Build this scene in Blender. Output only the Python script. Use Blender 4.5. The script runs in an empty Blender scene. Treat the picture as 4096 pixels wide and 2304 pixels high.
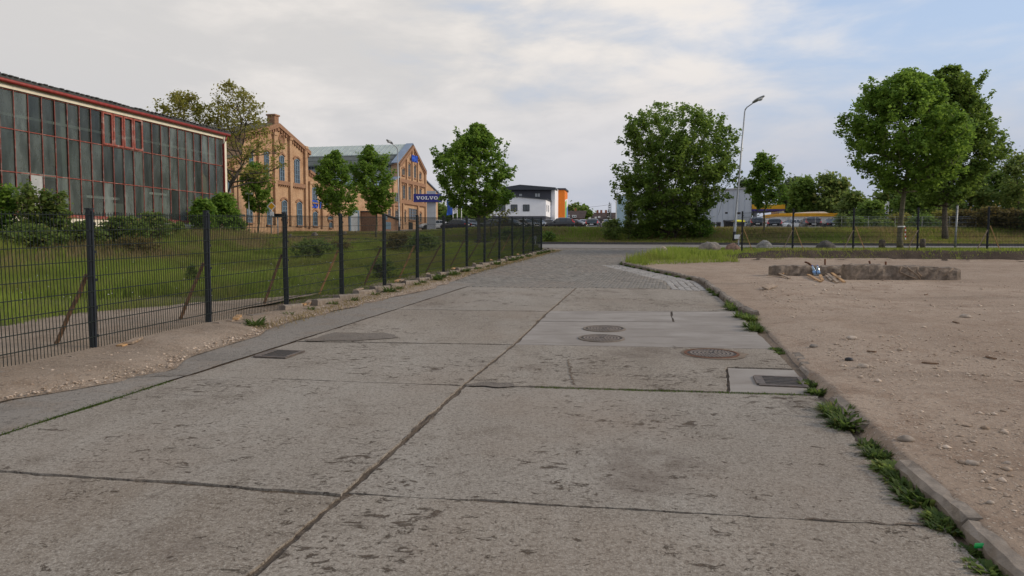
import bpy, bmesh, math, random
import numpy as np
from mathutils import Vector, Matrix

# ---------------------------------------------------------------- camera, sky, sun, exposure
SC = bpy.context.scene
COL = SC.collection
F, CAMH, SLOPE, PITCH = 2980.0, 1.73, 0.0332, math.atan(171 / 2980.0)
_c = bpy.data.cameras.new('camera')
_c.sensor_width = 36.0
_c.lens = F / 4096 * 36.0
_c.clip_start, _c.clip_end = 0.05, 6000
CAM = bpy.data.objects.new('camera', _c)
COL.objects.link(CAM)
CAM.location = (0, 0, CAMH)
CAM.rotation_euler = (math.pi / 2 - PITCH, 0, 0)
SC.camera = CAM

SUN_EL, SUN_AZ = math.radians(26), math.radians(96)      # azimuth clockwise from +Y: out to the right
W = bpy.data.worlds.new('World')
SC.world = W
W.use_nodes = True
wn, wl = W.node_tree.nodes, W.node_tree.links
wn.clear()
w_out = wn.new('ShaderNodeOutputWorld')
w_bg = wn.new('ShaderNodeBackground')
w_bg.inputs['Strength'].default_value = 0.1
wl.new(w_bg.outputs[0], w_out.inputs[0])
w_sky = wn.new('ShaderNodeTexSky')
w_sky.sky_type = 'NISHITA'
w_sky.sun_disc = False
w_sky.sun_elevation = SUN_EL
w_sky.sun_rotation = SUN_AZ
w_sky.air_density, w_sky.dust_density, w_sky.ozone_density = 1.0, 0.6, 1.5
w_tc = wn.new('ShaderNodeTexCoord')


def wmath(op, a, b=None, c=None, clamp=False):
    n = wn.new('ShaderNodeMath')
    n.operation = op
    n.use_clamp = clamp
    for i, v in enumerate((a, b, c)):
        if v is None:
            continue
        if isinstance(v, (int, float)):
            n.inputs[i].default_value = v
        else:
            wl.new(v, n.inputs[i])
    return n.outputs[0]


def wnoise(scale, detail, rough, stretch, off):
    m = wn.new('ShaderNodeMapping')
    m.inputs['Scale'].default_value = stretch
    m.inputs['Location'].default_value = off
    wl.new(w_tc.outputs['Generated'], m.inputs[0])
    n = wn.new('ShaderNodeTexNoise')
    n.inputs['Scale'].default_value = scale
    n.inputs['Detail'].default_value = detail
    n.inputs['Roughness'].default_value = rough
    n.inputs['Distortion'].default_value = 0.25
    wl.new(m.outputs[0], n.inputs['Vector'])
    return n.outputs['Fac']


def wramp(v, a, b, lo=0.0, hi=1.0):
    n = wn.new('ShaderNodeMapRange')
    n.interpolation_type = 'SMOOTHSTEP'
    for k, x in (('From Min', a), ('From Max', b), ('To Min', lo), ('To Max', hi)):
        n.inputs[k].default_value = x
    wl.new(v, n.inputs['Value'])
    return n.outputs[0]


def wmix(f, a, b):
    n = wn.new('ShaderNodeMix')
    n.data_type = 'RGBA'
    if isinstance(f, float):
        n.inputs[0].default_value = f
    else:
        wl.new(f, n.inputs[0])
    for i, v in ((6, a), (7, b)):
        if isinstance(v, tuple):
            n.inputs[i].default_value = (*v, 1)
        else:
            wl.new(v, n.inputs[i])
    return n.outputs[2]


w_sep = wn.new('ShaderNodeSeparateXYZ')
wl.new(w_tc.outputs['Generated'], w_sep.inputs[0])
sx, sy, sz = w_sep.outputs[0], w_sep.outputs[1], w_sep.outputs[2]
n_big = wnoise(2.2, 6, 0.52, (1, 1, 2.6), (3.1, 0.4, 1.7))
n_fine = wnoise(6.0, 8, 0.56, (1, 1, 3.2), (0.3, 5.2, 2.0))
# a sheet of cloud that covers the left of the sky and breaks up to the right
cov = wmath('ADD', wmath('MULTIPLY', n_big, 1.00), wmath('MULTIPLY', n_fine, 0.55))
cov = wmath('ADD', cov, wmath('MULTIPLY', sx, -0.60))
cov = wmath('ADD', cov, wmath('MULTIPLY', sz, -0.55))
mask = wramp(cov, 0.30, 0.66)
shade = wmath('ADD', wmath('MULTIPLY', n_fine, 0.60), wmath('MULTIPLY', n_big, 0.55))
shade = wmath('ADD', shade, wmath('MULTIPLY', sx, 0.22))
c_grey = (6.65, 6.5, 6.42)
c_lite = (8.9, 8.4, 7.95)
cloud = wmix(wramp(shade, 0.44, 0.72), c_grey, c_lite)
low = wmath('MULTIPLY', wramp(sz, 0.04, 0.27, 1.0, 0.0), wramp(sx, -0.35, 0.45, 0.25, 0.92))   # bluer air low in the clearer part
hazed = wmix(low, wmix(mask, wmix(0.55, w_sky.outputs[0], (6.7, 8.1, 10.6)), cloud), (4.4, 4.85, 6.0))
wl.new(hazed, w_bg.inputs['Color'])

_s = bpy.data.lights.new('sun', 'SUN')
_s.energy = 2.4
_s.angle = math.radians(14)
_s.color = (1.0, 0.83, 0.62)
SUN = bpy.data.objects.new('sun', _s)
COL.objects.link(SUN)
SUN.location = (40, -20, 40)
_sd = Vector((math.sin(SUN_AZ) * math.cos(SUN_EL), math.cos(SUN_AZ) * math.cos(SUN_EL), math.sin(SUN_EL)))
SUN.rotation_euler = (-_sd).to_track_quat('-Z', 'Y').to_euler()
SC.view_settings.view_transform = 'Standard'
SC.view_settings.look = 'None'
SC.view_settings.exposure = 0.0
SC.view_settings.gamma = 1.0
SC.cycles.max_bounces = 6
SC.cycles.transparent_max_bounces = 24
SC.cycles.use_denoising = True

# ---------------------------------------------------------------- photo pixels -> directions, ground heights
DX, DY = 0.2130, 0.9770                                     # the road, the fence and the halls all run along this direction


def smooth(e0, e1, x):
    t = np.clip((np.asarray(x, float) - e0) / (e1 - e0), 0, 1)
    return t * t * (3 - 2 * t)


def RD(a, b):                                               # road frame: a along, b to the right
    return a * DX + b * DY, a * DY - b * DX


def to_ab(x, y):
    return x * DX + y * DY, x * DY - y * DX


def ray(u, v):
    x, z = (u - 2048) / F, -(v - 1152) / F
    return np.array([x, math.cos(PITCH) + z * math.sin(PITCH), -math.sin(PITCH) + z * math.cos(PITCH)])


def at(u, v, y):                                            # point in direction of the pixel at world depth y
    d = ray(u, v)
    return Vector((d[0] / d[1] * y, y, CAMH + d[2] / d[1] * y))


def gpx(u, v, dz=0.0):                                      # point on the sloping ground plane
    d = ray(u, v)
    t = (dz - CAMH) / (d[2] - SLOPE * d[1])
    return d[0] * t, d[1] * t


def on_q(u, v, q):                                          # point on the vertical plane X = .218 Y - q (building fronts)
    d = ray(u, v)
    t = -q / (d[0] - 0.218 * d[1])
    return Vector((d[0] * t, d[1] * t, CAMH + d[2] * t))


FARX = [-120, -60, -28.7, -17.2, -8, -2.85, 2.2, 8, 13.5, 21.4, 33, 80, 200]
FARY = [128, 96, 78, 68.7, 61.0, 57.0, 54.5, 53.6, 53.0, 51.6, 50.2, 46, 40]


def yfar(x):
    return np.interp(x, FARX, FARY)


def ynear(x):
    return yfar(x) - 7.6


def yter(x):                                                # front edge of the grass terrace beyond the gravel lot
    return np.interp(x, [4, 8, 12, 16, 20, 30, 60], [29.3, 31.6, 31.4, 30.6, 29.4, 27.6, 24])


def _h(ix, iy, s):
    n = np.sin(ix * 127.1 + iy * 311.7 + s * 74.7) * 43758.5453
    return n - np.floor(n)


def vnoise(x, y, s=0.0):
    x, y = np.asarray(x, float), np.asarray(y, float)
    ix, iy = np.floor(x), np.floor(y)
    fx, fy = x - ix, y - iy
    fx, fy = fx * fx * (3 - 2 * fx), fy * fy * (3 - 2 * fy)
    a, b = _h(ix, iy, s), _h(ix + 1, iy, s)
    c, d = _h(ix, iy + 1, s), _h(ix + 1, iy + 1, s)
    return (a + (b - a) * fx) * (1 - fy) + (c + (d - c) * fx) * fy


def fnoise(x, y, s=0.0, o=3):
    r, a, t = 0, 1.0, 0
    for k in range(o):
        r = r + a * vnoise(np.asarray(x) * 2 ** k, np.asarray(y) * 2 ** k, s + k * 7.3)
        t += a
        a *= 0.5
    return r / t


def zg(x, y):
    x, y = np.asarray(x, float), np.asarray(y, float)
    z = SLOPE * np.minimum(y, 260.0)
    q = 0.218 * y - x
    z = z + 0.9 * smooth(19.5, 26.5, q) * smooth(52, 42, y) * smooth(8, 16, y)          # bank below the glazed hall
    z = z + np.maximum(0.0, 1.46 - SLOPE * y) * (0.25 + 0.75 * smooth(8, 12, x)) * smooth(-0.1, 0.9, y - yter(x)) * smooth(43.5, 40, y) * smooth(3.5, 6.5, x) * smooth(0.0, 0.9, (x * DY - y * DX) - np.interp(x * DX + y * DY, [29.4, 31, 36.7, 47, 52], [-2.06, -2.0, -0.95, 0.75, 1.8]))
    d = y - yfar(x)
    side = smooth(-13, -1, x)
    z = z + smooth(0.0, 0.5, d) * 0.10 + smooth(0.3, 4.0, d) * 0.22 * smooth(-40, -10, x)
    z = z + side * smooth(4.2, 7.4, d) * (0.56 - 0.46 * smooth(8.5, 20, d))
    return z


def zf(x, y):
    return float(zg(x, y))


def gv(x, y, dz=0.0):
    return Vector((x, y, zf(x, y) + dz))


# ---------------------------------------------------------------- object helpers
ORG = {}


def tag(o, label=None, cat=None, group=None, kind=None):
    if label:
        o['label'] = label
    if cat:
        o['category'] = cat
    if group:
        o['group'] = group
    if kind:
        o['kind'] = kind
    return o


def thing(name, label, cat, loc, group=None, rz=0.0):
    o = bpy.data.objects.new(name, None)
    o.empty_display_size = 0.2
    COL.objects.link(o)
    o.location = loc
    o.rotation_euler = (0, 0, rz)
    ORG[o] = Vector(loc)
    return tag(o, label, cat, group)


def link(name, me, mat, parent=None, loc=None):
    if mat is not None and not me.materials:
        me.materials.append(mat)
    o = bpy.data.objects.new(name, me)
    COL.objects.link(o)
    if parent is not None:
        o.parent = parent
        ORG[o] = ORG.get(parent, Vector((0, 0, 0)))
    if loc is not None:
        o.location = loc
        if parent is None:
            ORG[o] = Vector(loc)
    return o


def np_mesh(name, V, Fc, smooth_=False):
    V = np.ascontiguousarray(V, dtype=np.float32)
    Fc = np.ascontiguousarray(Fc, dtype=np.int32)
    k = Fc.shape[1]
    me = bpy.data.meshes.new(name)
    me.vertices.add(len(V))
    me.vertices.foreach_set('co', V.ravel())
    me.loops.add(Fc.size)
    me.loops.foreach_set('vertex_index', Fc.ravel())
    me.polygons.add(len(Fc))
    me.polygons.foreach_set('loop_start', np.arange(0, Fc.size, k, dtype=np.int32))
    me.polygons.foreach_set('loop_total', np.full(len(Fc), k, dtype=np.int32))
    if smooth_:
        me.polygons.foreach_set('use_smooth', np.ones(len(Fc), dtype=bool))
    me.update(calc_edges=True)
    me.validate()
    return me


class MB:
    def __init__(s, smooth_=False):
        s.v, s.f, s.sm = [], [], smooth_

    def add(s, V, Fs):
        o = len(s.v)
        s.v += [Vector(p) for p in V]
        s.f += [tuple(i + o for i in f) for f in Fs]
        return s

    def quad(s, a, b, c, d):
        return s.add([a, b, c, d], [(0, 1, 2, 3)])

    def box(s, c, size, ax=None, ay=None):                   # ax, ay: local x, y axes (unit)
        ax = Vector(ax) if ax is not None else Vector((1, 0, 0))
        ay = Vector(ay) if ay is not None else Vector((-ax.y, ax.x, 0))
        az = ax.cross(ay)
        c = Vector(c)
        h = [x / 2 for x in size]
        P = [c + ax * (h[0] * i) + ay * (h[1] * j) + az * (h[2] * k) for k in (-1, 1) for j in (-1, 1) for i in (-1, 1)]
        return s.add(P, [(0, 2, 3, 1), (4, 5, 7, 6), (0, 1, 5, 4), (2, 6, 7, 3), (0, 4, 6, 2), (1, 3, 7, 5)])

    def prism(s, poly, ext):                                 # polygon (list of 3D points) swept along ext
        ext = Vector(ext)
        n = len(poly)
        P = [Vector(p) for p in poly] + [Vector(p) + ext for p in poly]
        Fs = [tuple(range(n))[::-1], tuple(range(n, 2 * n))]
        Fs += [(i, (i + 1) % n, n + (i + 1) % n, n + i) for i in range(n)]
        return s.add(P, Fs)

    def tube(s, pts, rad, n=6, cap=True):
        pts = [Vector(p) for p in pts]
        if isinstance(rad, (int, float)):
            rad = [rad] * len(pts)
        V, Fs = [], []
        up = Vector((0, 0, 1))
        for i, p in enumerate(pts):
            t = (pts[min(i + 1, len(pts) - 1)] - pts[max(i - 1, 0)])
            t = t.normalized() if t.length > 1e-9 else Vector((0, 0, 1))
            ref = up if abs(t.z) < 0.95 else Vector((1, 0, 0))
            a = t.cross(ref).normalized()
            b = t.cross(a)
            for k in range(n):
                w = 2 * math.pi * k / n
                V.append(p + (a * math.cos(w) + b * math.sin(w)) * rad[i])
        for i in range(len(pts) - 1):
            for k in range(n):
                k2 = (k + 1) % n
                Fs.append((i * n + k, i * n + k2, (i + 1) * n + k2, (i + 1) * n + k))
        if cap:
            Fs.append(tuple(range(n))[::-1])
            Fs.append(tuple(range((len(pts) - 1) * n, len(pts) * n)))
        return s.add(V, Fs)

    def lathe(s, c, prof, n=16, axis=(0, 0, 1)):             # prof: (r, h) along axis
        ax = Vector(axis).normalized()
        ref = Vector((0, 0, 1)) if abs(ax.z) < 0.9 else Vector((1, 0, 0))
        a = ax.cross(ref).normalized()
        b = ax.cross(a)
        c = Vector(c)
        V, Fs = [], []
        for r, h in prof:
            for k in range(n):
                w = 2 * math.pi * k / n
                V.append(c + ax * h + (a * math.cos(w) + b * math.sin(w)) * r)
        for i in range(len(prof) - 1):
            for k in range(n):
                k2 = (k + 1) % n
                Fs.append((i * n + k, (i + 1) * n + k, (i + 1) * n + k2, i * n + k2))
        Fs.append(tuple(range(n)))
        Fs.append(tuple(range((len(prof) - 1) * n, len(prof) * n))[::-1])
        return s.add(V, Fs)

    def mesh(s, name, org=Vector((0, 0, 0))):
        me = bpy.data.meshes.new(name)
        me.from_pydata([tuple(p - org) for p in s.v], [], s.f)
        if s.sm:
            me.polygons.foreach_set('use_smooth', np.ones(len(me.polygons), dtype=bool))
        me.update()
        return me

    def build(s, name, mat, parent=None, base=None):         # verts given in world space (or in the parent's frame if base is 0)
        org = ORG[parent] if parent is not None else Vector(base if base is not None else (0, 0, 0))
        if parent is not None and base is not None:
            org = Vector(base)
        o = link(name, s.mesh(name, org), mat, parent)
        if parent is None:
            o.location = org
            ORG[o] = org
        return o


def copy_tree(o, parent=None):
    c = o.copy()
    COL.objects.link(c)
    c.parent = parent
    if o in ORG:
        ORG[c] = ORG[o]
    for ch in o.children:
        copy_tree(ch, c)
    return c


# ---------------------------------------------------------------- materials
class Mat:
    def __init__(s, name):
        s.m = bpy.data.materials.new(name)
        s.m.use_nodes = True
        s.n, s.l = s.m.node_tree.nodes, s.m.node_tree.links
        s.n.clear()
        s.out = s.n.new('ShaderNodeOutputMaterial')
        s.b = s.n.new('ShaderNodeBsdfPrincipled')
        s.l.new(s.b.outputs[0], s.out.inputs[0])
        s.g = s.n.new('ShaderNodeNewGeometry')
        s.pos = s.g.outputs['Position']

    def set(s, k, v):
        if hasattr(v, 'is_output'):
            s.l.new(v, s.b.inputs[k])
        elif isinstance(v, tuple):
            s.b.inputs[k].default_value = (*v, 1)
        else:
            s.b.inputs[k].default_value = v
        return s

    def vec(s, scale=(1, 1, 1), rz=0.0, src=None):
        m = s.n.new('ShaderNodeMapping')
        m.inputs['Scale'].default_value = scale
        m.inputs['Rotation'].default_value = (0, 0, rz)
        s.l.new(src or s.pos, m.inputs[0])
        return m.outputs[0]

    def noise(s, scale, detail=3, rough=0.55, vec=None, dist=0.0, out='Fac'):
        n = s.n.new('ShaderNodeTexNoise')
        n.inputs['Scale'].default_value = scale
        n.inputs['Detail'].default_value = detail
        n.inputs['Roughness'].default_value = rough
        n.inputs['Distortion'].default_value = dist
        s.l.new(vec or s.pos, n.inputs['Vector'])
        return n.outputs[out]

    def voro(s, scale, vec=None, feature='F1', out='Distance', rnd=1.0):
        n = s.n.new('ShaderNodeTexVoronoi')
        n.feature = feature
        n.inputs['Scale'].default_value = scale
        n.inputs['Randomness'].default_value = rnd
        s.l.new(vec or s.pos, n.inputs['Vector'])
        return n.outputs[out]

    def math(s, op, a, b=0.0, clamp=False):
        n = s.n.new('ShaderNodeMath')
        n.operation = op
        n.use_clamp = clamp
        for i, v in enumerate((a, b)):
            if hasattr(v, 'is_output'):
                s.l.new(v, n.inputs[i])
            else:
                n.inputs[i].default_value = v
        return n.outputs[0]

    def ramp(s, v, a, b, lo=0.0, hi=1.0):
        n = s.n.new('ShaderNodeMapRange')
        n.interpolation_type = 'SMOOTHSTEP'
        for k, x in (('From Min', a), ('From Max', b), ('To Min', lo), ('To Max', hi)):
            n.inputs[k].default_value = x
        s.l.new(v, n.inputs['Value'])
        return n.outputs[0]

    def mix(s, f, a, b, mode='MIX'):
        n = s.n.new('ShaderNodeMix')
        n.data_type = 'RGBA'
        n.blend_type = mode
        if hasattr(f, 'is_output'):
            s.l.new(f, n.inputs[0])
        else:
            n.inputs[0].default_value = f
        for i, v in ((6, a), (7, b)):
            if hasattr(v, 'is_output'):
                s.l.new(v, n.inputs[i])
            else:
                n.inputs[i].default_value = (*v, 1)
        return n.outputs[2]

    def bump(s, h, strength=0.5, dist=0.02):
        n = s.n.new('ShaderNodeBump')
        n.inputs['Strength'].default_value = strength
        n.inputs['Distance'].default_value = dist
        s.l.new(h, n.inputs['Height'])
        s.l.new(n.outputs[0], s.b.inputs['Normal'])
        return s

    @property
    def island(s):
        return s.g.outputs['Random Per Island']

    @property
    def obj_random(s):
        return s.n.new('ShaderNodeObjectInfo').outputs['Random']


def simple(name, col, rough=0.75, var=0.18, scale=4.0, metal=0.0, bump=0.0, spec=0.4, dirt=None, obj=0.0):
    m = Mat(name)
    n = m.noise(scale, 5, 0.6)
    lo = tuple(c * (1 - var) for c in col)
    hi = tuple(min(1, c * (1 + var)) for c in col)
    c = m.mix(m.ramp(n, 0.3, 0.7), lo, hi)
    if dirt:
        c = m.mix(m.ramp(m.noise(scale * 0.37, 6, 0.65), 0.48, 0.72, 0, 0.8), c, dirt)
    if obj:
        c = m.mix(m.math('MULTIPLY', m.obj_random, obj), c, tuple(x * 0.45 for x in col))
    m.set('Base Color', c).set('Roughness', rough).set('Metallic', metal).set('Specular IOR Level', spec)
    if bump:
        m.bump(m.noise(scale * 6, 4, 0.6), 0.6, bump)
    return m.m


def leaf_mat(name, dark, lite, trans=0.5, yellow=None, patch=None):
    m = Mat(name)
    pn = m.noise(0.95, 3, 0.6)
    f = m.math('ADD', m.math('MULTIPLY', m.island, 0.65), m.math('MULTIPLY', m.ramp(pn, 0.3, 0.7), 0.35))
    c = m.mix(f, dark, lite)
    if yellow:
        c = m.mix(m.ramp(m.island, 0.86, 1.0, 0, 0.8), c, yellow)
    if patch:
        c = m.mix(m.ramp(m.noise(0.23, 5, 0.62), 0.48, 0.62, 0, 0.8), c, patch)
        c = m.mix(m.ramp(m.noise(0.11, 3, 0.55, m.vec((1, 1.8, 1), 0.5)), 0.40, 0.58, 0.45, 0), c, tuple(x * 0.55 for x in dark))
    m.set('Base Color', c).set('Roughness', 0.62).set('Specular IOR Level', 0.25)
    t = m.n.new('ShaderNodeBsdfTranslucent')
    m.l.new(m.mix(0.5, c, tuple(min(1, x * 1.5) for x in lite)), t.inputs[0])
    ms = m.n.new('ShaderNodeMixShader')
    ms.inputs[0].default_value = trans
    m.l.new(m.b.outputs[0], ms.inputs[1])
    m.l.new(t.outputs[0], ms.inputs[2])
    m.l.new(ms.outputs[0], m.out.inputs[0])
    return m.m


RZ = math.atan2(DX, DY)                                      # road direction, clockwise from +Y


def concrete_mat():
    m = Mat('old_concrete')
    rv = m.vec(rz=RZ)                                         # noise space turned so x runs across the road
    big = m.noise(0.35, 5, 0.62, rv)
    mid = m.noise(2.2, 6, 0.68, rv)
    grit = m.noise(70, 3, 0.7)
    agg = m.voro(85)
    c = m.mix(m.ramp(big, 0.34, 0.66), (0.200, 0.164, 0.126), (0.285, 0.248, 0.204))
    c = m.mix(m.math('MULTIPLY', m.ramp(m.obj_random, 0.0, 1.0), 0.6), c, (0.254, 0.232, 0.202))
    c = m.mix(m.ramp(m.obj_random, 0.45, 0.0, 0, 0.35), c, (0.165, 0.140, 0.110))
    # polished wheel tracks and long stains running with the traffic
    trk = m.noise(1.1, 4, 0.6, m.vec((1.0, 0.10, 1), RZ))
    c = m.mix(m.ramp(trk, 0.50, 0.68, 0, 0.45), c, (0.315, 0.292, 0.255))
    c = m.mix(m.ramp(trk, 0.48, 0.34, 0, 0.45), c, (0.150, 0.126, 0.098))
    c = m.mix(m.ramp(mid, 0.50, 0.74, 0, 0.70), c, (0.138, 0.114, 0.088))
    c = m.mix(m.ramp(grit, 0.46, 0.66, 0, 0.62), c, (0.42, 0.385, 0.33), 'MIX')
    c = m.mix(m.ramp(agg, 0.0, 0.38, 0.55, 0.0), c, (0.125, 0.10, 0.08))
    cell = m.noise(33, 4, 0.75, rv)
    c = m.mix(m.ramp(cell, 0.50, 0.62, 0, 0.62), c, (0.115, 0.090, 0.070))
    c = m.mix(m.ramp(cell, 0.44, 0.32, 0, 0.5), c, (0.36, 0.32, 0.28))
    # spalled pits in patches
    pit = m.noise(9.0, 10, 0.76, m.vec((0.72, 1.1, 1), RZ), 0.5)
    patch = m.ramp(m.noise(0.75, 5, 0.66, rv), 0.42, 0.64)
    thr = m.math('SUBTRACT', pit, m.math('MULTIPLY', m.math('SUBTRACT', 1.0, patch), 0.085))
    pf = m.ramp(thr, 0.54, 0.60)
    c = m.mix(m.math('MULTIPLY', pf, 0.85), c, (0.085, 0.060, 0.043))
    fine = m.math('MULTIPLY', m.ramp(m.noise(24, 6, 0.72, rv, 0.3), 0.58, 0.68), m.ramp(patch, 0.0, 1.0, 0.25, 1.0))
    c = m.mix(m.math('MULTIPLY', fine, 0.7), c, (0.09, 0.068, 0.052))
    # hairline cracks
    vd = m.voro(0.9, m.vec((1, 1, 1), RZ, None), 'DISTANCE_TO_EDGE')
    wob = m.math('ADD', vd, m.math('MULTIPLY', m.math('SUBTRACT', m.noise(5, 5, 0.7), 0.5), 0.10))
    ck = m.math('MULTIPLY', m.ramp(m.math('ABSOLUTE', wob, 0), 0.004, 0.012, 1, 0), m.ramp(m.noise(0.5, 2, 0.5), 0.55, 0.64))
    c = m.mix(m.math('MULTIPLY', ck, 0.38), c, (0.08, 0.062, 0.05))
    # dusty brown film and dark damp stains
    c = m.mix(m.ramp(m.noise(0.22, 4, 0.6), 0.46, 0.70, 0, 0.45), c, (0.235, 0.175, 0.128))
    c = m.mix(m.ramp(m.noise(0.55, 6, 0.7, m.vec((1, 1, 1), 1.1)), 0.57, 0.70, 0, 0.55), c, (0.125, 0.098, 0.078))
    m.set('Base Color', c).set('Roughness', 0.9).set('Specular IOR Level', 0.2)
    h = m.math('ADD', m.math('MULTIPLY', grit, 0.35), m.math('MULTIPLY', m.math('SUBTRACT', 1.0, pf), 0.9))
    h = m.math('SUBTRACT', h, m.math('MULTIPLY', fine, 0.6))
    m.bump(h, 0.85, 0.02)
    return m.m


def gravel_mat(name, a, b, c3, stone=(0.42, 0.37, 0.33)):
    m = Mat(name)
    c = m.mix(m.ramp(m.noise(0.35, 5, 0.62), 0.32, 0.68), a, b)
    c = m.mix(m.ramp(m.noise(0.7, 5, 0.66, m.vec((0.22, 1.2, 1), 0.35)), 0.50, 0.68, 0, 0.55), c, tuple(x * 0.68 for x in a))
    c = m.mix(m.ramp(m.noise(0.16, 4, 0.6), 0.48, 0.66, 0, 0.6), c, tuple(min(1, x * 1.22) for x in b))
    c = m.mix(m.ramp(m.noise(1.9, 6, 0.66), 0.46, 0.70, 0, 0.7), c, c3)
    v = m.voro(34, out='Color')
    sp = m.n.new('ShaderNodeSeparateColor')
    m.l.new(v, sp.inputs[0])
    vd = m.voro(34)
    st = m.math('MULTIPLY', m.ramp(sp.outputs[0], 0.66, 0.80), m.ramp(vd, 0.30, 0.45, 1, 0))
    c = m.mix(m.math('MULTIPLY', st, 0.65), c, stone)
    dk = m.ramp(m.noise(17, 7, 0.78), 0.50, 0.66, 0, 0.72)
    c = m.mix(dk, c, tuple(x * 0.42 for x in a))
    lt = m.ramp(m.noise(23, 6, 0.75, m.vec((1, 1, 1), 0.7)), 0.55, 0.68, 0, 0.6)
    c = m.mix(lt, c, stone)
    m.set('Base Color', c).set('Roughness', 0.95).set('Specular IOR Level', 0.15)
    h = m.math('ADD', m.math('MULTIPLY', m.noise(22, 6, 0.7), 1.0), m.math('MULTIPLY', st, 0.4))
    m.bump(h, 0.9, 0.03)
    return m.m


def brick_mat():
    m = Mat('yellow_brick')
    bt = m.n.new('ShaderNodeTexBrick')
    bt.inputs['Scale'].default_value = 4.0
    bt.inputs['Brick Width'].default_value = 1.0
    bt.inputs['Row Height'].default_value = 0.32
    bt.inputs['Mortar Size'].default_value = 0.02
    cx = m.n.new('ShaderNodeSeparateXYZ')
    m.l.new(m.pos, cx.inputs[0])
    cb = m.n.new('ShaderNodeCombineXYZ')
    m.l.new(m.math('ADD', cx.outputs[0], cx.outputs[1]), cb.inputs[0])
    m.l.new(cx.outputs[2], cb.inputs[1])
    m.l.new(cb.outputs[0], bt.inputs['Vector'])
    for k, v in (('Color1', (0.52, 0.335, 0.20)), ('Color2', (0.405, 0.245, 0.14)), ('Mortar', (0.40, 0.315, 0.23))):
        bt.inputs[k].default_value = (*v, 1)
    c = m.mix(m.ramp(m.noise(0.5, 6, 0.65), 0.42, 0.70, 0, 0.6), bt.outputs['Color'], (0.27, 0.145, 0.08))
    c = m.mix(m.ramp(m.noise(3.0, 6, 0.7), 0.52, 0.70, 0, 0.45), c, (0.66, 0.42, 0.23))
    m.set('Base Color', c).set('Roughness', 0.9).set('Specular IOR Level', 0.15)
    return m.m


MT = {}
MT['concrete'] = concrete_mat()
MT['joint'] = gravel_mat('joint_dirt', (0.13, 0.10, 0.075), (0.18, 0.14, 0.105), (0.075, 0.06, 0.05), (0.25, 0.21, 0.17))
MT['lot'] = gravel_mat('gravel_lot', (0.300, 0.226, 0.168), (0.358, 0.280, 0.216), (0.232, 0.160, 0.112), (0.50, 0.42, 0.345))
MT['verge'] = gravel_mat('dirt_verge', (0.275, 0.212, 0.155), (0.335, 0.266, 0.204), (0.215, 0.155, 0.108), (0.46, 0.39, 0.32))
MT['soil'] = gravel_mat('dark_soil', (0.055, 0.041, 0.031), (0.085, 0.064, 0.048), (0.035, 0.027, 0.02), (0.15, 0.12, 0.095))
MT['lawn'] = gravel_mat('lawn_soil', (0.085, 0.095, 0.030), (0.11, 0.115, 0.042), (0.20, 0.14, 0.085), (0.22, 0.18, 0.11))
MT['berm'] = gravel_mat('bank_soil', (0.060, 0.070, 0.026), (0.095, 0.092, 0.042), (0.12, 0.10, 0.055), (0.16, 0.15, 0.08))
MT['gutter'] = gravel_mat('gutter_asphalt', (0.228, 0.205, 0.178), (0.268, 0.243, 0.213), (0.23, 0.185, 0.142), (0.33, 0.30, 0.265))
MT['asphalt'] = simple('road_asphalt', (0.21, 0.195, 0.18), 0.85, 0.15, 3.0, bump=0.004, dirt=(0.16, 0.155, 0.15))
MT['paver'] = None
_m = Mat('paver')
_c1 = _m.mix(_m.island, (0.165, 0.150, 0.128), (0.275, 0.255, 0.225))
_c1 = _m.mix(_m.ramp(_m.noise(0.4, 5, 0.6), 0.42, 0.68, 0, 0.6), _c1, (0.245, 0.205, 0.17))
_c1 = _m.mix(_m.ramp(_m.noise(60, 3, 0.6), 0.45, 0.7, 0, 0.4), _c1, (0.10, 0.095, 0.09))
_m.set('Base Color', _c1).set('Roughness', 0.85).set('Specular IOR Level', 0.3)
MT['paver'] = _m.m
_m = Mat('cobble')
_c1 = _m.mix(_m.obj_random, (0.24, 0.225, 0.205), (0.36, 0.34, 0.315))
_c1 = _m.mix(_m.ramp(_m.noise(14, 4, 0.6), 0.4, 0.7, 0, 0.5), _c1, (0.17, 0.15, 0.135))
_m.set('Base Color', _c1).set('Roughness', 0.85)
_m.bump(_m.noise(40, 4, 0.6), 0.6, 0.01)
MT['cobble'] = _m.m
MT['kerb'] = simple('kerb_stone', (0.225, 0.188, 0.152), 0.9, 0.3, 9, bump=0.012, dirt=(0.17, 0.13, 0.095), obj=0.5)
MT['kerb_dark'] = simple('kerb_dark', (0.085, 0.08, 0.078), 0.9, 0.2, 6)
MT['block'] = simple('foundation_concrete', (0.195, 0.155, 0.12), 0.92, 0.45, 7, bump=0.03, dirt=(0.10, 0.075, 0.058))
MT['iron'] = simple('cast_iron', (0.115, 0.095, 0.082), 0.7, 0.3, 20, metal=0.2, dirt=(0.17, 0.12, 0.085))
MT['black'] = simple('matt_black', (0.012, 0.012, 0.012), 0.9, 0.1, 5)
MT['rust'] = simple('rusty_steel', (0.13, 0.055, 0.028), 0.85, 0.35, 25, metal=0.2, bump=0.004)
MT['post'] = simple('anthracite_coating', (0.014, 0.018, 0.023), 0.5, 0.2, 12, spec=0.3)
MT['wire'] = simple('fence_wire', (0.013, 0.019, 0.017), 0.6, 0.2, 12, spec=0.2)
MT['wood'] = simple('raw_wood', (0.42, 0.25, 0.115), 0.85, 0.25, 14, bump=0.003, dirt=(0.20, 0.12, 0.06))
MT['woodgrey'] = simple('weathered_wood', (0.27, 0.205, 0.15), 0.9, 0.3, 14, bump=0.003)
MT['woodred'] = simple('stained_wood', (0.15, 0.092, 0.055), 0.85, 0.3, 14, bump=0.003)
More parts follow.
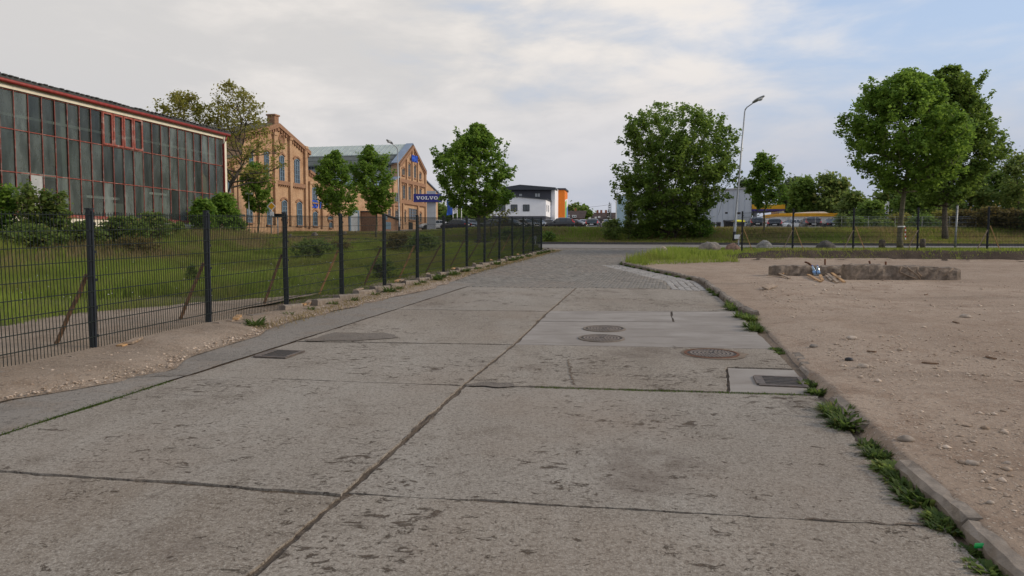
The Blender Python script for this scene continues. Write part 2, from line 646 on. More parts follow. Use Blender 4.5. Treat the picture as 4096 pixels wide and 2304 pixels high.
MT['bark'] = simple('bark', (0.105, 0.088, 0.068), 0.95, 0.35, 9, bump=0.02)
MT['bark_green'] = simple('bark_green', (0.125, 0.115, 0.075), 0.95, 0.3, 9, bump=0.015)
MT['galv'] = simple('galvanised', (0.36, 0.375, 0.39), 0.5, 0.12, 8, metal=0.55)
MT['lampglass'] = simple('lamp_glass', (0.62, 0.64, 0.64), 0.25, 0.05, 8)
MT['stone'] = simple('boulder', (0.21, 0.185, 0.16), 0.9, 0.35, 5, bump=0.03, dirt=(0.10, 0.085, 0.07))
MT['stone_red'] = simple('boulder_red', (0.20, 0.125, 0.095), 0.9, 0.3, 5, bump=0.03)
MT['stone_pale'] = simple('boulder_pale', (0.30, 0.29, 0.27), 0.9, 0.3, 6, bump=0.03, dirt=(0.06, 0.055, 0.05))
MT['stone_dark'] = simple('boulder_dark', (0.085, 0.078, 0.072), 0.9, 0.35, 5, bump=0.03)
MT['pebble'] = simple('pebble', (0.33, 0.275, 0.225), 0.92, 0.4, 9)
MT['brick'] = brick_mat()
MT['brickdark'] = simple('brick_trim', (0.28, 0.155, 0.09), 0.9, 0.25, 6)
MT['redwin'] = simple('red_paint', (0.28, 0.075, 0.055), 0.8, 0.25, 9, dirt=(0.42, 0.33, 0.29))
MT['redgut'] = simple('red_gutter', (0.27, 0.035, 0.028), 0.55, 0.2, 5)
MT['cream'] = simple('cream_render', (0.74, 0.69, 0.56), 0.9, 0.08, 3, dirt=(0.58, 0.52, 0.42))
MT['rooftile'] = simple('dark_roof', (0.06, 0.062, 0.062), 0.85, 0.25, 6)
MT['moss'] = simple('mossy_roof', (0.085, 0.080, 0.058), 0.9, 0.35, 1.2, dirt=(0.06, 0.07, 0.035))
MT['greenroof'] = simple('pale_green_metal', (0.42, 0.475, 0.45), 0.6, 0.10, 1.0, metal=0.1)
MT['darkroof'] = simple('weathered_sheet_roof', (0.085, 0.098, 0.092), 0.8, 0.25, 0.9)
MT['corrug'] = simple('grey_sheet', (0.36, 0.39, 0.41), 0.6, 0.1, 1.0)
MT['slate_blue'] = simple('blue_sheet', (0.20, 0.255, 0.34), 0.55, 0.1, 1.0)
MT['winblue'] = simple('blue_window_frame', (0.125, 0.195, 0.255), 0.6, 0.15, 4)
MT['white'] = simple('white_paint', (0.78, 0.78, 0.78), 0.7, 0.04, 3)
MT['officewhite'] = simple('white_render', (0.80, 0.80, 0.82), 0.85, 0.03, 0.8)
MT['officedark'] = simple('anthracite_render', (0.075, 0.075, 0.088), 0.85, 0.1, 0.8)
MT['officeroof'] = simple('roof_fascia', (0.045, 0.052, 0.062), 0.7, 0.1, 1)
MT['orange'] = simple('orange_render', (0.75, 0.20, 0.018), 0.75, 0.05, 0.8)
MT['volvoblue'] = simple('sign_blue', (0.018, 0.022, 0.20), 0.35, 0.05, 2, spec=0.5)
MT['bluepaint'] = simple('blue_lettering', (0.02, 0.10, 0.60), 0.5, 0.05, 2)
MT['flagblue'] = simple('flag_blue', (0.045, 0.13, 0.52), 0.8, 0.1, 3)
MT['grey_panel'] = simple('grey_cladding', (0.43, 0.48, 0.55), 0.55, 0.05, 0.5)
MT['pylon'] = simple('pylon_grey', (0.42, 0.44, 0.46), 0.5, 0.06, 1)
MT['yellow'] = simple('yellow_band', (0.72, 0.36, 0.012), 0.55, 0.05, 1)
MT['lidyellow'] = simple('yellow_lid', (0.70, 0.66, 0.03), 0.5, 0.06, 3)
MT['violet'] = simple('violet_band', (0.08, 0.05, 0.24), 0.55, 0.05, 1)
MT['binblack'] = simple('dark_plastic', (0.028, 0.029, 0.032), 0.5, 0.15, 6)
MT['housebrick'] = simple('house_brick', (0.26, 0.10, 0.055), 0.9, 0.2, 1.5)
MT['houseroof'] = simple('house_roof', (0.055, 0.038, 0.034), 0.85, 0.25, 1.2)
MT['bottle'] = None
MT['tyre'] = simple('tyre', (0.014, 0.014, 0.015), 0.8, 0.2, 20)
MT['rim'] = simple('alloy_rim', (0.42, 0.43, 0.44), 0.35, 0.1, 10, metal=0.7)
MT['redlamp'] = simple('red_lens', (0.50, 0.022, 0.018), 0.2, 0.1, 6, spec=0.6)
MT['headlamp'] = simple('clear_lens', (0.55, 0.57, 0.60), 0.12, 0.05, 6, spec=0.7)
MT['plate'] = simple('number_plate', (0.70, 0.70, 0.70), 0.5, 0.03, 6)
MT['trim'] = simple('black_trim', (0.018, 0.018, 0.02), 0.5, 0.15, 6)
MT['skid'] = simple('silver_trim', (0.32, 0.33, 0.34), 0.4, 0.1, 6, metal=0.5)
MT['greenplastic'] = simple('green_plastic', (0.01, 0.32, 0.07), 0.4, 0.05, 10)
MT['mural_green'] = simple('mural_green', (0.20, 0.45, 0.05), 0.6, 0.15, 0.7)
MT['mural_blue'] = simple('mural_blue', (0.10, 0.22, 0.50), 0.6, 0.2, 0.7)


def glass_mat(name, tint, trans, dirt, rough=0.08, grime=0.35):
    m = Mat(name)
    m.n.remove(m.b)
    fr = m.n.new('ShaderNodeFresnel')
    fr.inputs['IOR'].default_value = 1.5
    gl = m.n.new('ShaderNodeBsdfGlossy')
    gl.inputs['Roughness'].default_value = rough
    gl.inputs['Color'].default_value = (0.85, 0.9, 0.92, 1)
    tr = m.n.new('ShaderNodeBsdfTransparent')
    tr.inputs['Color'].default_value = (*[t * trans for t in tint], 1)
    df = m.n.new('ShaderNodeBsdfDiffuse')
    rnd = m.n.new('ShaderNodeObjectInfo').outputs['Random']
    dc = m.mix(rnd, dirt, tuple(x * 0.35 for x in dirt))
    m.l.new(dc, df.inputs['Color'])
    gr = m.ramp(m.noise(1.4, 6, 0.65, m.vec((1, 1, 0.35))), 0.3, 0.75, grime * 0.5, grime * 1.4)
    m1 = m.n.new('ShaderNodeMixShader')
    m.l.new(gr, m1.inputs[0])
    m.l.new(tr.outputs[0], m1.inputs[1])
    m.l.new(df.outputs[0], m1.inputs[2])
    m2 = m.n.new('ShaderNodeMixShader')
    m.l.new(m.math('MULTIPLY', fr.outputs[0], 0.8), m2.inputs[0])
    m.l.new(m1.outputs[0], m2.inputs[1])
    m.l.new(gl.outputs[0], m2.inputs[2])
    m.l.new(m2.outputs[0], m.out.inputs[0])
    return m.m


MT['hallglass'] = glass_mat('wired_glass', (0.80, 0.92, 0.88), 0.75, (0.19, 0.225, 0.21), 0.20, 0.66)
MT['hallglass_pale'] = glass_mat('wired_glass_pale', (0.80, 0.92, 0.88), 0.7, (0.225, 0.262, 0.246), 0.22, 0.72)
MT['hallglass_dark'] = glass_mat('wired_glass_dark', (0.80, 0.92, 0.88), 0.75, (0.15, 0.185, 0.175), 0.14, 0.58)
MT['pane'] = simple('dark_glass', (0.045, 0.058, 0.068), 0.12, 0.25, 1.5, spec=0.7)
MT['paneblue'] = simple('sky_glass', (0.085, 0.11, 0.135), 0.15, 0.25, 1.2, spec=0.7)
MT['carglass'] = simple('car_glass', (0.016, 0.02, 0.024), 0.06, 0.15, 4, spec=0.8)
MT['bottle'] = glass_mat('plastic_bottle', (0.75, 0.88, 0.98), 0.75, (0.45, 0.62, 0.78), 0.08, 0.5)
MT['bottlelabel'] = simple('bottle_label', (0.20, 0.36, 0.62), 0.6, 0.15, 20)

MT['leaf_maple'] = leaf_mat('maple_leaf', (0.054, 0.125, 0.020), (0.225, 0.340, 0.052))
MT['leaf_dark'] = leaf_mat('dark_leaf', (0.052, 0.110, 0.022), (0.205, 0.292, 0.054))
MT['leaf_bush'] = leaf_mat('shrub_leaf', (0.058, 0.108, 0.027), (0.205, 0.265, 0.066), yellow=(0.28, 0.24, 0.07))
MT['leaf_olive'] = leaf_mat('olive_leaf', (0.12, 0.125, 0.028), (0.34, 0.32, 0.070), yellow=(0.36, 0.27, 0.06))
MT['leaf_pale'] = leaf_mat('pale_leaf', (0.060, 0.095, 0.045), (0.150, 0.195, 0.090))
MT['leaf_brown'] = leaf_mat('brown_leaf', (0.080, 0.068, 0.024), (0.200, 0.155, 0.052), yellow=(0.08, 0.12, 0.03))
MT['leaf_conifer'] = leaf_mat('needle', (0.008, 0.022, 0.009), (0.030, 0.060, 0.020), 0.15)
MT['weed'] = leaf_mat('weed_leaf', (0.035, 0.070, 0.014), (0.115, 0.165, 0.038), yellow=(0.20, 0.18, 0.05))
MT['grass'] = leaf_mat('grass_blade', (0.112, 0.165, 0.022), (0.290, 0.360, 0.060), yellow=(0.33, 0.27, 0.12), patch=(0.23, 0.18, 0.08))
MT['drygrass'] = leaf_mat('dry_grass', (0.14, 0.108, 0.048), (0.36, 0.28, 0.14), yellow=(0.11, 0.13, 0.03))
# ---------------------------------------------------------------- ground sheets
random.seed(7)
rng = np.random.default_rng(7)


def grid_mesh(name, X, Y, Z, sm=True):
    r, c = X.shape
    V = np.stack([X, Y, Z], -1).reshape(-1, 3)
    i = np.arange((r - 1) * c).reshape(r - 1, c)[:, :-1].ravel()
    return np_mesh(name, V, np.stack([i, i + 1, i + c + 1, i + c], -1), sm)


def flip_up(me):
    if me.polygons and me.polygons[len(me.polygons) // 2].normal.z < 0:
        me.flip_normals()
    return me


def sheet_cols(name, mat, xs, f0, f1, nt, zoff, amp=0.0, ns=1.5, power=1.0, parent=None, seed=0.0):
    xs = np.asarray(xs, float)
    t = np.linspace(0, 1, nt) ** power
    X = np.repeat(xs[:, None], nt, 1)
    y0, y1 = f0(xs)[:, None], f1(xs)[:, None]
    Y = y0 + (y1 - y0) * t[None, :]
    zo = zoff(X, Y) if callable(zoff) else zoff
    Z = zg(X, Y) + zo + amp * (fnoise(X * ns, Y * ns, seed, 4) - 0.5)
    o = link(name, flip_up(grid_mesh(name, X, Y, Z)), mat, parent)
    if parent is None:
        tag(o, kind='structure')
    return o


def sheet_ab(name, mat, As, fb0, fb1, nt, zoff, amp=0.0, ns=1.5, power=1.0, seed=0.0, parent=None):
    As = np.asarray(As, float)
    t = np.linspace(0, 1, nt) ** power
    A = np.repeat(As[:, None], nt, 1)
    b0, b1 = fb0(As)[:, None], fb1(As)[:, None]
    B = b0 + (b1 - b0) * t[None, :]
    X, Y = RD(A, B)
    zo = zoff(A, B) if callable(zoff) else zoff
    Z = zg(X, Y) + zo + amp * (fnoise(X * ns, Y * ns, seed, 4) - 0.5)
    o = link(name, flip_up(grid_mesh(name, X, Y, Z)), mat, parent)
    if parent is None:
        tag(o, kind='structure')
    return o


def cst(v):
    return lambda a: np.full_like(np.asarray(a, float), v)


def geo(a, b, n, k=1.06):                                   # n+1 values from a to b, steps growing by k
    w = k ** np.arange(n)
    w = np.concatenate([[0], np.cumsum(w)])
    return a + (b - a) * w / w[-1]


KA = [-6, 3.0, 5.1, 7.5, 9.1, 10.45, 13.3, 14.6, 18.1, 21.8, 26, 29.4]
KB = [1.78, 1.62, 1.52, 1.44, 1.40, 1.36, 1.30, 1.22, 0.95, 0.70, -0.80, -2.0]


def kerb_b(a):
    return np.interp(a, KA, KB)


def joint_b(a):
    return np.interp(a, [-6, 3.2, 5.5, 7.4, 10.5, 14, 17.6, 20], [-1.95, -1.99, -2.06, -2.15, -2.18, -2.33, -2.42, -2.5])


# big base sheet under everything
gx = np.concatenate([-geo(90, 3000, 14, 1.5)[::-1], np.arange(-89, 90, 1.0), geo(90, 3000, 14, 1.5)])
gy = np.concatenate([-geo(12, 3000, 14, 1.6)[::-1], np.arange(-11, 150, 1.0), geo(150, 3500, 16, 1.4)])
GX, GY = np.meshgrid(gx, gy, indexing='ij')
tag(link('ground', flip_up(grid_mesh('ground', GX, GY, zg(GX, GY) - 0.28)), MT['berm']), kind='structure')

lawn_xs = np.concatenate([-geo(7.0, 75, 90, 1.02)[::-1], np.linspace(-6.9, 1.9, 60)])


def fence_y(x):
    return np.maximum((np.asarray(x) + 7.22 * DY) / DX * DY + 7.22 * DX, -9.0)


sheet_cols('lawn', MT['lawn'], lawn_xs, fence_y, lambda x: ynear(x) - 0.25, 150, 0.03, 0.10, 1.2, 1.25)
sheet_cols('road', MT['asphalt'], np.arange(-118, 160, 1.5), lambda x: ynear(x), lambda x: yfar(x), 10, 0.015)
sheet_cols('bank', MT['berm'], np.concatenate([np.arange(-118, -20, 2), np.arange(-20, 60, 0.5), np.arange(60, 160, 3)]),
           lambda x: yfar(x) + 0.10, lambda x: yfar(x) + 9.0, 40, 0.03, 0.10, 1.0)
sheet_cols('car_park', MT['asphalt'], np.arange(-118, 160, 3.0), lambda x: yfar(x) + 8.6, lambda x: yfar(x) + 150, 40, 0.01, power=1.4)
def edge_y(x):                                              # right edge of the paving where it opens to the road
    return np.interp(x, [4.27, 4.63, 6.85, 10.72, 11.5], [29.2, 30.75, 36.15, 45.65, 60])


sheet_cols('grass_terrace', MT['berm'], np.concatenate([np.arange(4.28, 30, 0.25), np.arange(30, 90, 2)]),
           lambda x: yter(x) - 0.1, lambda x: np.maximum(np.minimum(ynear(x) - 0.1, edge_y(x)), yter(x) - 0.05), 60, 0.05, 0.06, 1.6)
sheet_cols('soil_bank', MT['soil'], np.arange(8.6, 62, 0.12), lambda x: yter(x) - 0.75 - 0.5 * vnoise(x * 0.7, x * 0), lambda x: yter(x) + 0.75 + 0.5 * vnoise(x * 0.9, 3.3 + x * 0),
           22, lambda X, Y: 0.085 - 0.11 * smooth(0.55, 1.3, Y - yter(X)) - 0.06 * smooth(-0.4, -1.0, Y - yter(X)), 0.17, 2.6)

# gravel lot: columns in b, rows in a
lb = np.concatenate([np.array([0, .025, .05, .075, .10, .13, .17, .22, .28, .35, .43, .52, .61]), 0.7 + np.cumsum(1.035 ** np.arange(90) * 0.09)])
la0 = np.full_like(lb, -6.0)
la1 = np.full_like(lb, 31.0)
for _ in range(20):
    _x, _y = RD(la1, kerb_b(la1) + lb)
    la1 = la1 + (yter(_x) + 0.1 - _y) / DY * 0.8
la1 = np.maximum(la1, la0 + 0.1)
nt = 230
tt = np.linspace(0, 1, nt)
LA = la0[:, None] + (la1 - la0)[:, None] * tt[None]
LB = np.repeat(lb[:, None], nt, 1) + kerb_b(LA)
LX, LY = RD(LA, LB)


def lot_off(A, B):
    e = B - kerb_b(A)
    ek = smooth(0.0, 0.13, e)
    flush = smooth(8.2, 9.6, A) * smooth(15.5, 13.5, A)
    return -0.03 + 0.115 * np.maximum(ek, flush * 0.35) - 0.075 * flush * smooth(1.2, 0.0, e) + 0.03 * smooth(3, 10, e)


def lot_z(x, y):
    a, b = to_ab(x, y)
    return zg(x, y) + lot_off(a, b) + 0.07 * (fnoise(np.asarray(x) * 1.1, np.asarray(y) * 1.1, 2.0, 4) - 0.5)


tag(link('gravel_lot', flip_up(grid_mesh('gravel_lot', LX, LY, lot_z(LX, LY))), MT['lot']), kind='structure')

# left side: dirt verge, gutter strip
def verge_b(a):
    a = np.asarray(a, float)
    return np.interp(a, [-6, 4, 5.9, 6.8, 7.6, 8.3, 9.2, 10.1, 11.3, 13, 15, 17, 19.4, 25, 43], [-6.9, -6.6, -6.25, -5.75, -5.72, -5.95, -6.05, -6.1, -6.4, -6.3, -6.2, -6.0, -6.05, -6.45, -6.55]) + 0.16 * (vnoise(a * 1.6, a * 0, 4) - 0.5)


sheet_ab('dirt_verge', MT['verge'], np.arange(-5, 43.5, 0.12), cst(-7.9), verge_b, 26,
         lambda A, B: 0.012 + 0.075 * smooth(0.0, 0.7, verge_b(A) - B) * smooth(15, 10, A) + 0.02 * smooth(0, 0.3, verge_b(A) - B), 0.045, 2.2)
sheet_ab('dirt_patch', MT['verge'], np.arange(-5, 15.5, 0.15), lambda a: -7.85 - (3.4 + 1.6 * vnoise(a * .9, a * 0, 5)) * smooth(15.5, 9.5, a), cst(-7.8), 26,
         lambda A, B: 0.075 + 0.02 * smooth(-11.5, -9, B) - 0.10 * smooth(-9.5, -12.2, B), 0.06, 1.8)
gut = sheet_ab('gutter_strip', MT['gutter'], np.arange(-5, 20.0, 0.3), lambda a: verge_b(a) - 0.3, lambda a: -5.315 + 0.03 * (vnoise(a * 3, a * 0, 9) - 0.5), 6, 0.004, 0.006, 2)
sheet_ab('road_base', MT['joint'], np.arange(-5, 20.3, 0.4), lambda a: np.full_like(a, -5.6), lambda a: kerb_b(a) + 0.30, 30, -0.016, 0.014, 9)
sheet_ab('paving_bed', MT['joint'], np.arange(18.3, 51.2, 0.5), lambda a: np.where(a > 42.4, -9.6, -6.9), lambda a: np.interp(a, [18, 21.8, 29.4, 31, 36.7, 47, 51.5], [1.2, 1.0, -1.7, -1.7, -0.6, 1.1, 2.0]), 16, -0.013)


# ---------------------------------------------------------------- concrete road: every slab its own piece
ROADP = thing('concrete_road', None, None, (0, 0, 0))
tag(ROADP, kind='structure')


def slab(poly, mat, dz=0.0, gap=0.006, jit=0.017, seed=0, name='slab'):
    """poly: (a, b) corners counter-clockwise; edges are broken up and chipped"""
    rs = random.Random(seed)
    n = len(poly)
    cx = sum(p[0] for p in poly) / n
    cy = sum(p[1] for p in poly) / n
    pts = []
    for i in range(n):
        p, q = Vector((*poly[i], 0)), Vector((*poly[(i + 1) % n], 0))
        L = (q - p).length
        k = max(2, int(L / 0.07))
        nr = Vector(((q - p).y, -(q - p).x, 0)).normalized()
        # inward normal
        if (Vector((cx, cy, 0)) - (p + q) / 2).dot(nr) < 0:
            nr = -nr
        for j in range(k):
            t = j / k
            w = p.lerp(q, t)
            e = gap + max(0.0, (vnoise(t * L * 2.3, i * 3.1, seed) - 0.60)) * 0.085 * (1 if L > 1 else .4) + rs.uniform(0, jit)
            pts.append(w + nr * e)
    tilt = (rs.uniform(-1, 1) * 0.0012, rs.uniform(-1, 1) * 0.0012)
    V = []
    for w in pts:
        x, y = RD(w.x, w.y)
        V.append(Vector((x, y, SLOPE * y + dz + tilt[0] * (w.x - cx) + tilt[1] * (w.y - cy))))
    m = len(V)
    mb = MB()
    low = [v - Vector((0, 0, 0.07)) for v in V]
    mb.add(V + low, [tuple(range(m))] + [(i, m + i, m + (i + 1) % m, (i + 1) % m) for i in range(m)])
    o = mb.build(name, mat, ROADP)
    o.data.update()
    # top must face up
    if o.data.polygons[0].normal.z < 0:
        o.data.flip_normals()
    return o


def new_concrete():
    m = Mat('repaired_concrete')
    c = m.mix(m.ramp(m.noise(0.9, 6, 0.62), 0.35, 0.7), (0.235, 0.210, 0.185), (0.310, 0.284, 0.256))
    c = m.mix(m.ramp(m.noise(2.4, 6, 0.68, m.vec((0.35, 1.4, 1), RZ)), 0.46, 0.64, 0, 0.75), c, (0.195, 0.168, 0.145))
    c = m.mix(m.ramp(m.noise(80, 3, 0.65), 0.45, 0.75, 0, 0.4), c, (0.20, 0.18, 0.165))
    m.set('Base Color', c).set('Roughness', 0.85).set('Specular IOR Level', 0.25)
    m.bump(m.noise(70, 4, 0.6), 0.35, 0.008)
    return m.m


MT['concrete_new'] = new_concrete()
JB = lambda a, s: float(joint_b(a)) + s * 0.012
Lcut = [(-5.0, -5.0), (1.05, 1.12), (4.17, 4.30), (7.30, 7.47), (9.74, 10.12), (13.7, 14.0), (18.75, 19.0)]
for i in range(len(Lcut) - 1):
    (a0, a1), (c0, c1) = Lcut[i], Lcut[i + 1]
    mid = [(a1 + (c1 - a1) * t, JB(a1 + (c1 - a1) * t, -1)) for t in (0, 0.33, 0.66, 1)]
    slab([(a0, -5.30)] + mid + [(c0, -5.30)], MT['concrete'], random.uniform(-0.004, 0.004), seed=i + 1)
KB_ = lambda a: float(kerb_b(a)) - 0.03


def rslab(a0, a1, c0, c1, mat, seed, b0=None, b1=None, dz=0.0):
    """a0,a1: near edge at left and right; c0,c1: far edge"""
    lo = [(a0 + (c0 - a0) * t, JB(a0 + (c0 - a0) * t, 1) if b0 is None else b0) for t in (1, 0.5, 0)]
    hi = [(a1 + (c1 - a1) * t, KB_(a1 + (c1 - a1) * t) if b1 is None else b1) for t in (0, 0.5, 1)]
    return slab(lo + hi, mat, dz, seed=seed)


rslab(-5, -5, 1.1, 1.3, MT['concrete'], 21)
rslab(1.1, 1.3, 4.32, 4.55, MT['concrete'], 22, dz=0.003)
rslab(4.32, 4.55, 7.50, 7.80, MT['concrete'], 23, dz=-0.002)
slab([(7.50, JB(7.5, 1)), (7.74, 0.55), (9.05, 0.62), (9.12, KB_(9.1)), (10.50, KB_(10.5)), (10.12, JB(10.1, 1))], MT['concrete'], 0.005, seed=24)
slab([(7.75, 0.56), (7.82, KB_(7.8)), (9.08, KB_(9.0)), (9.04, 0.62)], MT['concrete_new'], 0.001, gap=0.006, jit=0.008, seed=25)
slab([(10.13, JB(10.2, 1)), (10.50, KB_(10.5)), (14.74, KB_(14.7)), (14.50, -0.02), (12.98, 0.02), (12.57, JB(12.5, 1))], MT['concrete_new'], 0.002, gap=0.006, jit=0.006, seed=26)
slab([(12.58, JB(12.6, 1)), (12.99, 0.01), (14.49, -0.04), (14.02, JB(14, 1))], MT['concrete_new'], 0.004, gap=0.005, jit=0.006, seed=27)
slab([(14.03, JB(14.1, 1)), (14.75, KB_(14.75)), (18.9, KB_(18.9)), (18.95, 0.2), (19.3, -0.3), (19.1, JB(19, 1))], MT['concrete'], 0.0, seed=28)


def decal(pts, mat, name, dz=0.004, parent=None, rough_=0.03, seed=0, sub=5):
    """thin irregular patch laid on the road; pts in (a, b)"""
    rs = random.Random(seed)
    V = []
    n = len(pts)
    for i in range(n):
        p, q = pts[i], pts[(i + 1) % n]
        for j in range(sub):
            t = j / sub
            a, b = p[0] + (q[0] - p[0]) * t + rs.gauss(0, rough_), p[1] + (q[1] - p[1]) * t + rs.gauss(0, rough_)
            x, y = RD(a, b)
            V.append(Vector((x, y, SLOPE * y + dz)))
    mb = MB()
    mb.add(V, [tuple(range(len(V)))])
    o = mb.build(name, mat, parent or ROADP)
    if o.data.polygons[0].normal.z < 0:
        o.data.flip_normals()
    return o


MT['patch'] = gravel_mat('tar_patch', (0.165, 0.142, 0.12), (0.20, 0.175, 0.15), (0.20, 0.155, 0.115), (0.27, 0.24, 0.2))
MT['stain'] = simple('dirt_film', (0.165, 0.125, 0.09), 0.95, 0.3, 8, bump=0.01)
decal([(9.75, -5.2), (9.9, -4.4), (10.35, -3.95), (10.75, -4.3), (10.55, -5.1)], MT['patch'], 'asphalt_patch', 0.011, seed=3)
decal([(7.44, -2.12), (7.44, -1.75), (7.52, -1.58), (7.64, -1.65), (7.66, -2.0)], MT['patch'], 'asphalt_patch', 0.011, seed=4, rough_=0.02)


def crack(px, w=0.012, seed=0):
    rs = random.Random(seed)
    pts = []
    for (u0, v0), (u1, v1) in zip(px[:-1], px[1:]):
        p, q = Vector((*gpx(u0, v0), 0)), Vector((*gpx(u1, v1), 0))
        k = max(3, int((q - p).length / 0.06))
        for j in range(k):
            r = p.lerp(q, j / k)
            pts.append(r + Vector((rs.gauss(0, 0.012), rs.gauss(0, 0.012), 0)))
    V, Fs = [], []
    for i, p in enumerate(pts):
        t = pts[min(i + 1, len(pts) - 1)] - pts[max(i - 1, 0)]
        n = Vector((-t.y, t.x, 0)).normalized() * w * rs.uniform(0.3, 1.3)
        for s_ in (1, -1):
            r = p + n * s_
            V.append(Vector((r.x, r.y, SLOPE * r.y + 0.012)))
    for i in range(len(pts) - 1):
        Fs.append((2 * i, 2 * i + 1, 2 * i + 3, 2 * i + 2))
    mb = MB()
    mb.add(V, Fs)
    return mb.build('crack', MT['joint'], ROADP)


K_ = 4096 / 2576
for i, L in enumerate([[(1430, 905), (1434, 935), (1445, 975)], [(1690, 872), (1740, 884), (1790, 878)], [(2010, 1308), (2200, 1316), (2390, 1328)],
                       [(1100, 1040), (1060, 1072), (1015, 1110)], [(290, 955), (360, 950), (500, 945)]]):
    crack([(u * K_, v * K_) for u, v in L], 0.010, i)

# ---------------------------------------------------------------- block paving
PAV = thing('block_paving', None, None, (0, 0, 0))
tag(PAV, kind='structure')
pl, pw = 0.2, 0.1
pa = np.arange(18.62, 50.6, pw)
pbi = np.arange(-48, 12)
PA, PB = np.meshgrid(pa, pbi * pl, indexing='ij')
PB = PB + (np.arange(len(pa)) % 2)[:, None] * pl / 2


def pav_right(a):
    return np.interp(a, [18, 21.8, 29.4, 31, 36.7, 47, 52], [0.95, 0.64, -2.06, -2.0, -0.95, 0.75, 1.8])


def near_edge(b):
    return np.interp(b, [-6, -5.3, -2.6, -2.3, -0.3, 0.2, 1.0], [19.2, 18.85, 19.08, 19.2, 19.38, 19.05, 19.0])


cob_r = (PB > pav_right(PA) - 0.95) & (PA < 28.8)
left_lim = np.where(PA > 42.3, -9.4 + (PA - 42.3) * 0, -6.45)
ok = (PB < pav_right(PA) - 0.08) & (PB > left_lim) & (PA > near_edge(PB)) & ~cob_r
XX, YY = RD(PA, PB)
ok &= YY < ynear(XX) + 1.0
pa_, pb_ = PA[ok], PB[ok]
order = np.argsort(np.hypot(*RD(pa_, pb_)))
pa_, pb_ = pa_[order], pb_[order]
nP = len(pa_)
pz = rng.normal(0, 0.0018, nP) + 0.006 * (fnoise(pa_ * 0.8, pb_ * 0.8, 5, 2) - 0.5)
hw, hl = pw / 2 - 0.003, pl / 2 - 0.009
me_pav = None


def pav_verts(a, b, z):
    ca = np.array([-hw, -hw, hw, hw, -hw, -hw, hw, hw])
    cb = np.array([-hl, hl, hl, -hl, -hl, hl, hl, -hl])
    A, B = a[:, None] + ca, b[:, None] + cb
    x, y = RD(A, B)
    zz = SLOPE * y + z[:, None] + np.array([0, 0, 0, 0, -0.045, -0.045, -0.045, -0.045])
    return np.stack([x, y, zz], -1)


PF = np.array([[0, 3, 2, 1], [0, 1, 5, 4], [1, 2, 6, 5], [2, 3, 7, 6], [3, 0, 4, 7]])
v0 = pav_verts(np.array([0.0]), np.array([0.0]), np.array([0.0]))[0]
me_pav = np_mesh('paver', v0, PF[:, ::-1])
if me_pav.polygons[0].normal.z < 0:
    me_pav.flip_normals()
me_pav.materials.append(MT['paver'])
for i in range(300):
    o = bpy.data.objects.new('paver', me_pav)
    COL.objects.link(o)
    o.parent = PAV
    x, y = RD(pa_[i], pb_[i])
    o.location = (x, y, SLOPE * y + pz[i])
Vp = pav_verts(pa_[300:], pb_[300:], pz[300:]).reshape(-1, 3)
Fp = (np.arange(nP - 300)[:, None, None] * 8 + PF[None, :, ::-1]).reshape(-1, 4)
me = np_mesh('paving_stones', Vp, Fp)
if me.polygons[0].normal.z < 0:
    me.flip_normals()
tag(link('paving_stones', me, MT['paver'], PAV), kind='stuff')
# pale cobbles beside the kerb
cob = MB()
cob.add([(-.08, -.08, -.05), (.08, -.08, -.05), (.08, .08, -.05), (-.08, .08, -.05), (-.075, -.075, -.006), (.075, -.075, -.006), (.075, .075, -.006), (-.075, .075, -.006),
         (-.05, -.05, .008), (.05, -.05, .008), (.05, .05, .008), (-.05, .05, .008)],
        [(8, 9, 10, 11)] + [(k, (k + 1) % 4, 4 + (k + 1) % 4, 4 + k) for k in range(4)] + [(4 + k, 4 + (k + 1) % 4, 8 + (k + 1) % 4, 8 + k) for k in range(4)])
me_cob = cob.mesh('cobble')
me_cob.materials.append(MT['cobble'])
cc = 0
for ia in range(58):
    a = 19.1 + ia * 0.172
    for jb in range(5):
        b = float(pav_right(a)) - 0.14 - jb * 0.172
        if a < float(near_edge(b)) or cc >= 290:
            continue
        o = bpy.data.objects.new('cobble', me_cob)
        COL.objects.link(o)
        o.parent = PAV
        x, y = RD(a + random.gauss(0, .006), b + random.gauss(0, .006))
        o.location = (x, y, SLOPE * y + random.gauss(0, .004) - 0.002)
        o.rotation_euler = (random.gauss(0, .02) + SLOPE, random.gauss(0, .02), -RZ + random.gauss(0, .06))
        cc += 1

# ---------------------------------------------------------------- kerbs
KERB = thing('kerb', None, None, (0, 0, 0))
tag(KERB, kind='structure')


def kerb_mesh(name, L, w, h, ch, mat, seed):
    rs = random.Random(seed)
    mb = MB()
    n = 9
    prof = [(-w / 2, -0.12), (-w / 2, h - ch), (-w / 2 + ch, h), (w / 2, h), (w / 2, -0.12)]
    V, Fs = [], []
    for i in range(n + 1):
        x = -L / 2 + L * i / n
        for (p, q) in prof:
            V.append(Vector((p + rs.gauss(0, .003), x, q + (rs.gauss(0, .004) - (.02 if rs.random() > .93 else 0) if q > 0 else 0))))
    m = len(prof)
    for i in range(n):
        for k in range(m - 1):
            Fs.append((i * m + k, i * m + k + 1, (i + 1) * m + k + 1, (i + 1) * m + k))
    Fs += [tuple(range(m))[::-1], tuple(range(n * m, n * m + m))]
    mb.add(V, Fs)
    me = mb.mesh(name)
    me.materials.append(mat)
    me.flip_normals()
    return me


kms = [kerb_mesh('kerb_stone', 0.985, 0.115, 0.105, 0.03, MT['kerb'], s_) for s_ in range(3)]


